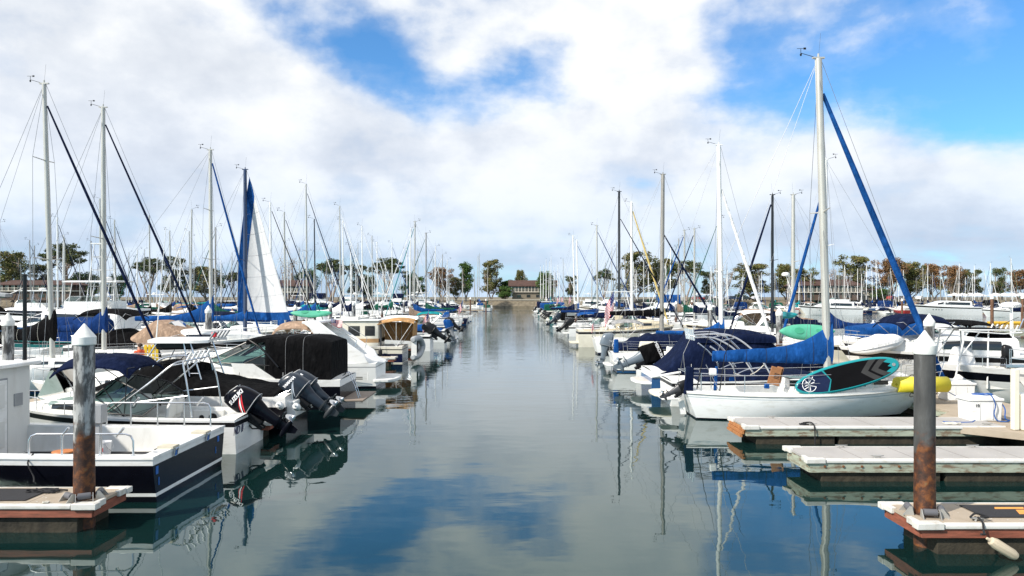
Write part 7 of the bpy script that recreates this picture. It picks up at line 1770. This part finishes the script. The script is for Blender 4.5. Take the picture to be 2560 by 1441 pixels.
def spawn(i, X, Y, rz, region, sc=1.0, cov=None, jibc=None):
    kind, p, desc = PR[i]; c = copy_tree(p, K_) if i in used_p else p; used_p.add(i)
    c.location = (X, Y, 0); c.rotation_euler = (radians(R.uniform(-1.0, 1.0)), 0, rz+radians(R.uniform(-2, 2))); c.scale = (sc, sc, sc*R.uniform(.93, 1.07))
    cn, cm, _ = cov or pick(SC); jm = jibc or pick([('w', c_white, 3), ('b', c_blue, 2), ('n', c_navy, 3), ('k', c_black, 1), ('g', c_green, 1)])[1]
    cat = {'sail': 'sailboat', 'motor': 'motorboat', 'yacht': 'motor yacht'}[kind]
    ks = [o for o in bpy.data.objects if o.parent == c] if False else KC(c)
    for o in ks:
        n = lname(o)
        if n in ('sail_cover', 'bimini', 'canvas_enclosure', 'canvas_cover', 'dodger', 'bridge_enclosure') and o.type == 'MESH':
            o.material_slots[0].link = 'OBJECT'; o.material_slots[0].material = cm
        if n == 'furled_jib': o.material_slots[0].link = 'OBJECT'; o.material_slots[0].material = jm
    hs = pick([('white', None, 14), ('navy', hull_navy, 2), ('blue', hull_blue, 1.2), ('green', hull_green, .7), ('red', hull_red, .6), ('cream', gel2, 2.5)])
    if hs[1] is not None:
        for o in ks:
            if lname(o) == 'hull': o.material_slots[0].link = 'OBJECT'; o.material_slots[0].material = hs[1]
    has = kind == 'sail' or i in (5, 6, 8, 9, 12)
    d = f'{hs[0]} {desc}' if kind != 'sail' else f'{hs[0]}-hulled {desc}'
    if has: d += f', {cn} canvas'
    c['category'] = cat; c['group'] = {'sail': 'sailboats in the far rows', 'motor': 'motorboats in the far rows', 'yacht': 'large motor yachts in the far rows'}[kind]; c['label'] = 'row'
    cx = X+4.5*cos(rz); cy = Y+4.5*sin(rz); REG.append((c, d, region, cx/cy*FPX+HX)); return c
def KC(c):
    out = []
    for o in CH.get(c.name, []) : out.append(o)
    return out
CH = {}
_ct = copy_tree
def copy_tree(o, K, parent=None):
    c = o.copy(); col.objects.link(c)
    if parent is not None: c.parent = parent; CH.setdefault(parent.name, []).append(c)
    for ch in K.get(o.name, []): copy_tree(ch, K, c)
    return c
for k, v in K_.items(): CH[k] = list(v)
def rnd(): 
    t = R.random(); return R.randint(0, 4) if t < .64 else (R.randint(5, 9) if t < .92 else R.randint(10, 12))
def inview(X, Y): return abs(X) < .70*Y+7
# left
for Y in (84, 111, 117.5, 124): spawn(rnd() % 10, -6.6, Y, pi, 'left channel edge', .95)
for (px, top, i, mcol) in [(760, 460, 2, None), (727, 530, 0, None), (800, 548, 3, 'k'), (845, 515, 2, None), (873, 552, 1, None), (912, 565, 4, None), (940, 590, 0, None)]:
    Y = 20.3*FPX/(1280-px); zt = ZofP(top, Y); H0 = [12.2, 10.6, 14.2, 11.4, 12.8][i]
    o = spawn(i, -26.0+.3*(i % 2), Y, 0, 'row left of channel', 1.0); o.scale = (1, 1, zt/H0); o.rotation_euler = (0, 0, 0)
    if mcol:
        for q in KC(o):
            if lname(q) == 'mast': q.material_slots[0].link = 'OBJECT'; q.material_slots[0].material = alu_b
taken = [20.3*FPX/(1280-p) for p in (760, 727, 800, 845, 873, 912, 940)]
for Y in [57.5, 62.5, 75, 97, 107, 112.5] + [120+6*k for k in range(14)]:
    if all(abs(Y-t) > 2.6 for t in taken): spawn(rnd() if 62 < Y < 130 or Y > 142 else 8, -26.0, Y, 0, 'row left of channel')
for xs, rz, y0, reg in [(-27.6, pi, 44, 'second left basin'), (-48.4, 0, 70, 'third left basin'), (-50.9, pi, 74, 'third left basin'), (-70.5, 0, 100, 'fourth left basin'), (-73, pi, 104, 'fourth left basin'), (-93, 0, 132, 'far left basin')]:
    Y = y0
    while Y < 222:
        if inview(xs, Y): spawn(rnd(), xs, Y, rz, reg, R.uniform(.9, 1.08))
        Y += R.uniform(4.8, 6.8) if xs > -60 else R.uniform(6.5, 9.5)
for k in range(9): spawn(rnd(), -36+k*3.6, 206.5, pi/2, 'cross dock left of the channel')
# right
for k in range(15): spawn(R.randint(0, 9) if k > 1 else 5, 6.2, 121+k*6.0, 0, 'right channel edge', .95)
for (px, tp) in [(1372, 668), (1380, 655), (1391, 648), (1400, 652), (1409, 646), (1367, 672), (1386, 660)]:
    Y = R.uniform(222, 240); o = spawn(R.choice([1, 4]), XofP(px, Y)-1.6, Y, pi/2, 'cluster at the channel end', 1.0, jibc=c_white); o.scale = (1, 1, ZofP(tp, Y)/(10.6 if o.data is None and False else 12))
for Y in [62, 66.5, 71, 76, 95, 100.5, 106, 112, 118]+[125+6.3*k for k in range(12)]: spawn(rnd() if Y > 90 else R.choice([0, 5, 6, 8, 1]), 26.4, Y, pi, 'row past right walkway')
for Y in (42, 69.5): spawn(R.choice([5, 8]), 26.0, Y, pi, 'row past right walkway')
X = 25
while X < 126:
    if not (96 < X < 112) : spawn(R.choice([0, 1, 3, 4, 5, 6, 8, 9, 9, 8]), X, 176.5, pi/2, 'right basin front row', .9)
    X += R.uniform(3.9, 4.9)
for y, rz, reg, st in [(197.5, -pi/2, 'right basin second row', 4.3), (202, pi/2, 'right basin third row', 4.3), (223.5, -pi/2, 'right basin back row', 4.6)]:
    X = 27
    while X < .7*y: spawn(R.choice([0, 1, 2, 3, 4, 0, 1, 4, 6, 9]), X, y, rz, reg, R.uniform(.88, 1.05)); X += R.uniform(st-.5, st+.7)
# named large yachts
def Yt(px0, px1, Y, lb, flip=False, **k):
    x0, x1 = XofP(px0, Y), XofP(px1, Y); L = x1-x0
    if not flip: return yacht(x0, Y, 0, L, L*.30, L*.115, label=lb, **k)
    return yacht(x1, Y, pi, L, L*.30, L*.115, label=lb, **k)
Yt(905, 1066, 131, 'white flybridge yacht with black windows moored left of the channel, bow to the right')
Yt(1995, 2148, 167, 'white trawler yacht lying side-on below the brown-roofed clubhouse, bow to the left', flip=True, hard=False)
Yt(2266, 2442, 165, 'sleek low white motor yacht lying side-on at the right, bow to the left', flip=True, fly=False, hard=False)
Yt(1705, 1862, 128, 'white flybridge yacht with black window band, right of the grey mast', win=darkwin)
Yt(1440, 1560, 214, 'big white flybridge yacht above the stern of the outboard boats on the right')
Yt(345, 505, 122, 'large white trawler yacht with mast among the left rows', sports=False)
Yt(1100, 1175, 214, 'white sport fishing yacht with a tall tower left of the channel end', sports=True)
motorboat(XofP(2575, 150), 150, pi, 10, 3.2, 1.3, label='white cruiser under navy canvas at the far right edge of the open water', cover=c_navy, cover_x=(.3, 5), cover_h=1.1)
# green bimini / extra canvas shapes between the left masts
motorboat(-25.8, 50.0-1.2, 0, 9.2, 3.1, 1.3, label='white motorboat with dark green canvas behind the blue sail covers on the left', top='enclosure', topc=c_green, topz=2.9) if False else None
spawn(9, -26.0, 57.8, 0, 'row left of channel', cov=('royal blue', c_blue, 1))
def far_green():
    r = sailboat(-36.8, 40.5, 0, 9.5, 3, 1.1, 12.6, mx=6.5, label='sailboat with long dark green sail cover behind the tallest left mast', cover=c_green, jib=c_green, boom=4.5, collar=.8, boom_h=2.6, cover_boom_h=.5) if False else None
# ---------- dock lamp and lamp post on the left
o = thing('lamp_post', (XofP(62, 24.3), 24.3, .5), 0, 'black lamp post with flat lamp head on an arm, left edge of the photo', 'lamp post')
zt = ZofP(690, 24.3)-.5
MB().tube([(0, 0, 0), (0, 0, zt)], .065, 10).lathe([(.001, 0), (.08, 0), (.08, .05), (.001, .07)], (0, 0, zt), 10).build('post', plast_k, o)
MB().tube([(0, 0, zt-.4), (-.45, -.1, zt-.62)], .02, 6).tube([(.1, 0, 1.5), (-1.2, -.1, 1.45)], .05, 8).build('arm', plast_g, o)
MB().box((-.72, -.15, zt-.62), (.62, .34, .12), ry=.12).build('lamp_head', plast_g, o, bev=.02)
MB().box((-.74, -.15, zt-.70), (.5, .26, .04), ry=.12).build('lens', darkwin, o)
# ---------- people
def person(c, rz, label, shirt, pants, h=1.72, bend=0.0, arms=((.25, .1), (.5, -.1)), sit=False):
    o = thing('person', c, rz, label, 'person'); s = h/1.72
    J = {'pel': (0, 0, .92), 'wst': (bend*.15, 0, 1.05), 'chs': (bend*.45, 0, 1.30-bend*.05), 'nck': (bend*.62, 0, 1.46-bend*.12), 'hd': (bend*.72+.02, 0, 1.56-bend*.15), 'top': (bend*.80+.02, 0, 1.66-bend*.16)}
    V = []; E = []; Rr = []
    def v(p, r): V.append(Vector(p)*s); Rr.append(r); return len(V)-1
    pel = v(J['pel'], .13); w = v(J['wst'], .115); ch = v(J['chs'], .14); nk = v(J['nck'], .055); hd = v(J['hd'], .085); tp = v(J['top'], .075); E += [(pel, w), (w, ch), (ch, nk), (nk, hd), (hd, tp)]
    fc = v((J['hd'][0]+.075, 0, J['hd'][2]-.01), .03); E.append((hd, fc))
    for sd, (fw, up) in zip((1, -1), arms):
        sh = v((J['chs'][0]+.02, sd*.19, J['chs'][2]+.08), .055); el = v((J['chs'][0]+.10+fw*.3, sd*.24, J['chs'][2]-.20+up*.5), .042); wr = v((J['chs'][0]+.22+fw, sd*.19, J['chs'][2]-.30+up), .03); ha = v((J['chs'][0]+.28+fw*1.1, sd*.18, J['chs'][2]-.34+up), .035)
        E += [(ch, sh), (sh, el), (el, wr), (wr, ha)]
        for q in range(4): f = v((J['chs'][0]+.35+fw*1.15, sd*(.155+.018*q), J['chs'][2]-.39+up+.004*q), .010); E.append((ha, f))
        th = v((J['chs'][0]+.30+fw*1.1, sd*.135, J['chs'][2]-.35+up), .011); E.append((ha, th))
        hp = v((0, sd*.09, .86), .09); kn = v((.03, sd*.11, .48), .06); an = v((-.02, sd*.12, .08), .042); to = v((.14, sd*.13, .03), .035); E += [(pel, hp), (hp, kn), (kn, an), (an, to)]
    me = bpy.data.meshes.new('body'); me.from_pydata([tuple(x) for x in V], E, []); b = bpy.data.objects.new('body', me); col.objects.link(b); b.parent = o; me.materials.append(skin)
    sk = b.modifiers.new('skin', 'SKIN')
    for i, sv_ in enumerate(me.skin_vertices[0].data): sv_.radius = (Rr[i]*s, Rr[i]*s); sv_.use_root = (i == 0)
    sb = b.modifiers.new('sub', 'SUBSURF'); sb.levels = 1; sb.render_levels = 1; sk.use_smooth_shade = True
    t = MB(); rows = []
    for (p, a, bb) in [(J['pel'], .16, .20), (J['wst'], .14, .17), (((J['wst'][0]+J['chs'][0])/2, 0, (J['wst'][2]+J['chs'][2])/2), .145, .18), (J['chs'], .15, .21), ((J['chs'][0]+.03*bend, 0, J['chs'][2]+.10), .12, .20), (J['nck'], .07, .08)]:
        rows.append([(Vector(p)+Vector((a*cos(2*pi*k/16), bb*sin(2*pi*k/16), 0)))*s for k in range(16)])
    t.grid(rows, closed=True)
    for sd, (fw, up) in zip((1, -1), arms): t.tube([Vector((J['chs'][0]+.02, sd*.15, J['chs'][2]+.08))*s, Vector((J['chs'][0]+.10+fw*.3, sd*.245, J['chs'][2]-.17+up*.45))*s], [.09, .068], 10)
    t.build('shirt', shirt, o, ang=70)
    q = MB()
    for sd in (1, -1): q.tube([Vector((0, sd*.07, .98))*s, Vector((0, sd*.10, .80))*s, Vector((.03, sd*.11, .50))*s], [.14, .115, .085], 12)
    q.build('shorts', pants, o, ang=70)
    hr = MB(); rows = []
    c0 = Vector(J['top'])*s+Vector((-.02, 0, -.03))
    for i in range(7):
        a = pi/2*i/6*1.25; rows.append([c0+Vector((.105*cos(2*pi*k/14)*sin(a)-.012, .095*sin(2*pi*k/14)*sin(a), .10*cos(a))) for k in range(14)])
    hr.grid(rows, closed=True); hr.build('hair', hair, o, ang=80); return o
person((XofP(350, 31), 31.0, .5), radians(160), 'person in an orange shirt and dark shorts standing on the left walkway', mat('orange_shirt', (.72, .10, .03), .85), c_navy, arms=((.1, .1), (.2, .15)))
person((XofP(790, 51), 50.0, 1.15), radians(195), 'dark-haired person in a white shirt leaning over a boat beside the turquoise kayak', c_white, c_navy, 1.6, .75, ((.1, -.1), (.1, -.1)))
person((XofP(581, 74), 74.0, 1.3), radians(-90), 'person in white standing on a boat left of the hoisted sail', c_white, c_white)
o = thing('yellow_rack', (XofP(378, 31.5), 31.5, .5), .2, 'bright yellow slatted plastic rack standing behind the person in orange', 'rack')
for k in range(4): MB().box((-.22+.15*k, 0, 1.05), (.10, .05, 1.15)).build('slat', mat('yellow_paint', (.78, .55, .03), .5), o)
MB().box((0, .03, .6), (.6, .05, .08)).box((0, .03, 1.5), (.6, .05, .08)).tube([(-.25, .05, 0), (-.25, .05, 1.6)], .02, 6).tube([(.25, .05, 0), (.25, .05, 1.6)], .02, 6).build('rack_frame', mat('yellow_paint', (.78, .55, .03)), o)
# parked cars on the far right shore
carcols = [('red', (.30, .02, .02)), ('dark grey', (.05, .05, .055)), ('white', (.7, .7, .7)), ('dark blue', (.02, .04, .10)), ('black', (.015, .015, .015)), ('silver', (.4, .4, .42))]
def car():
    o = thing('parked_car', (0, 0, 0)); m = MB(); m.prism([(-2.2, .35), (2.2, .35), (2.25, .75), (1.2, .95), (.6, 1.42), (-1.3, 1.45), (-2.1, .98), (-2.25, .7)], 'y', -.88, .88); m.build('body', gel, o, bev=.06)
    w = MB(); w.prism([(1.05, .96), (.56, 1.36), (-1.2, 1.38), (-1.85, .98)], 'y', -.892, .892); w.build('side_window', darkwin, o)
    for x in (-1.4, 1.4):
        for y in (-.85, .85): MB().lathe([(.001, -.1), (.33, -.1), (.33, .1), (.001, .1)], (x, y, .33), 14, M=Matrix.Rotation(radians(90), 3, 'X')).build('wheel', rubber, o)
    return o
cp = car(); KX = kids(); first = True
for k, px in enumerate([1745, 1772, 1800, 1832, 1862, 1892, 2230, 2256, 2300]):
    Y = 259+(k % 3); c = cp if first else copy_tree(cp, KX)
    if first:
        for ch in KX[cp.name]: CH.setdefault(cp.name, []).append(ch) if ch not in CH.get(cp.name, []) else None
    first = False; c.location = (XofP(px, Y), Y, 3.0); c.rotation_euler = (0, 0, .1*k); nm, cc = carcols[k % 6]
    for q in KC(c):
        if lname(q) == 'body': q.material_slots[0].link = 'OBJECT'; q.material_slots[0].material = mat('car_'+nm.replace(' ', '_'), cc, .3, coat=.5)
    tag(c, 'row', 'car', 'cars parked on the far shore'); REG.append((c, nm+' car parked on the shore', 'the shore cars', px))
# ================================================================ labels for the repeats: what it is + where it stands among its likes
ORD = {1: 'leftmost', 2: 'second from left', 3: 'third from left', 4: 'fourth from left', 5: 'fifth from left', 6: 'sixth from left', 7: 'seventh from left', 8: 'eighth from left', 9: 'ninth from left', 10: 'tenth from left',
       11: 'eleventh from left', 12: 'twelfth from left', 13: 'thirteenth from left', 14: 'fourteenth from left', 15: 'fifteenth from left', 16: 'sixteenth from left', 17: 'seventeenth from left', 18: 'eighteenth from left', 19: 'nineteenth from left', 20: 'twentieth from left'}
def finish_labels():
    bpy.context.view_layer.update()
    for o in bpy.data.objects:
        if o.parent is None and o.get('label') == 'row':
            if o.name.startswith('dock_finger'):
                px = o.location.x/o.location.y*FPX+HX; REG.append((o, 'low grey finger dock' if o.location.x > 0 else 'low brown finger dock', 'those '+('right' if o.location.x > 0 else 'left')+' of the channel', px))
            elif o.name.startswith('dock_pile'):
                px = o.location.x/o.location.y*FPX+HX; REG.append((o, 'small white-capped grey pile' if o['group'] == 'far white-capped piles' else 'rusty brown pile', 'distant piles', px))
    G = {}
    for o, desc, place, px in REG: G.setdefault((desc, place), []).append((px, o))
    for (desc, place), l in G.items():
        l.sort(key=lambda t: t[0])
        for i, (px, o) in enumerate(l):
            if len(l) == 1: o['label'] = f'{desc}, sole one of {place}'
            elif i == len(l)-1: o['label'] = f'{desc}, rightmost of {place}'
            else: o['label'] = f'{desc}, {ORD.get(i+1, str(i+1)+"th from left")} of {place}'
finish_labels()
for o in bpy.data.objects:
    if o.parent is None and o.get('label') and not (4 <= len(o['label'].split()) <= 16): print('LABEL LEN', len(o['label'].split()), o.name, o['label'])
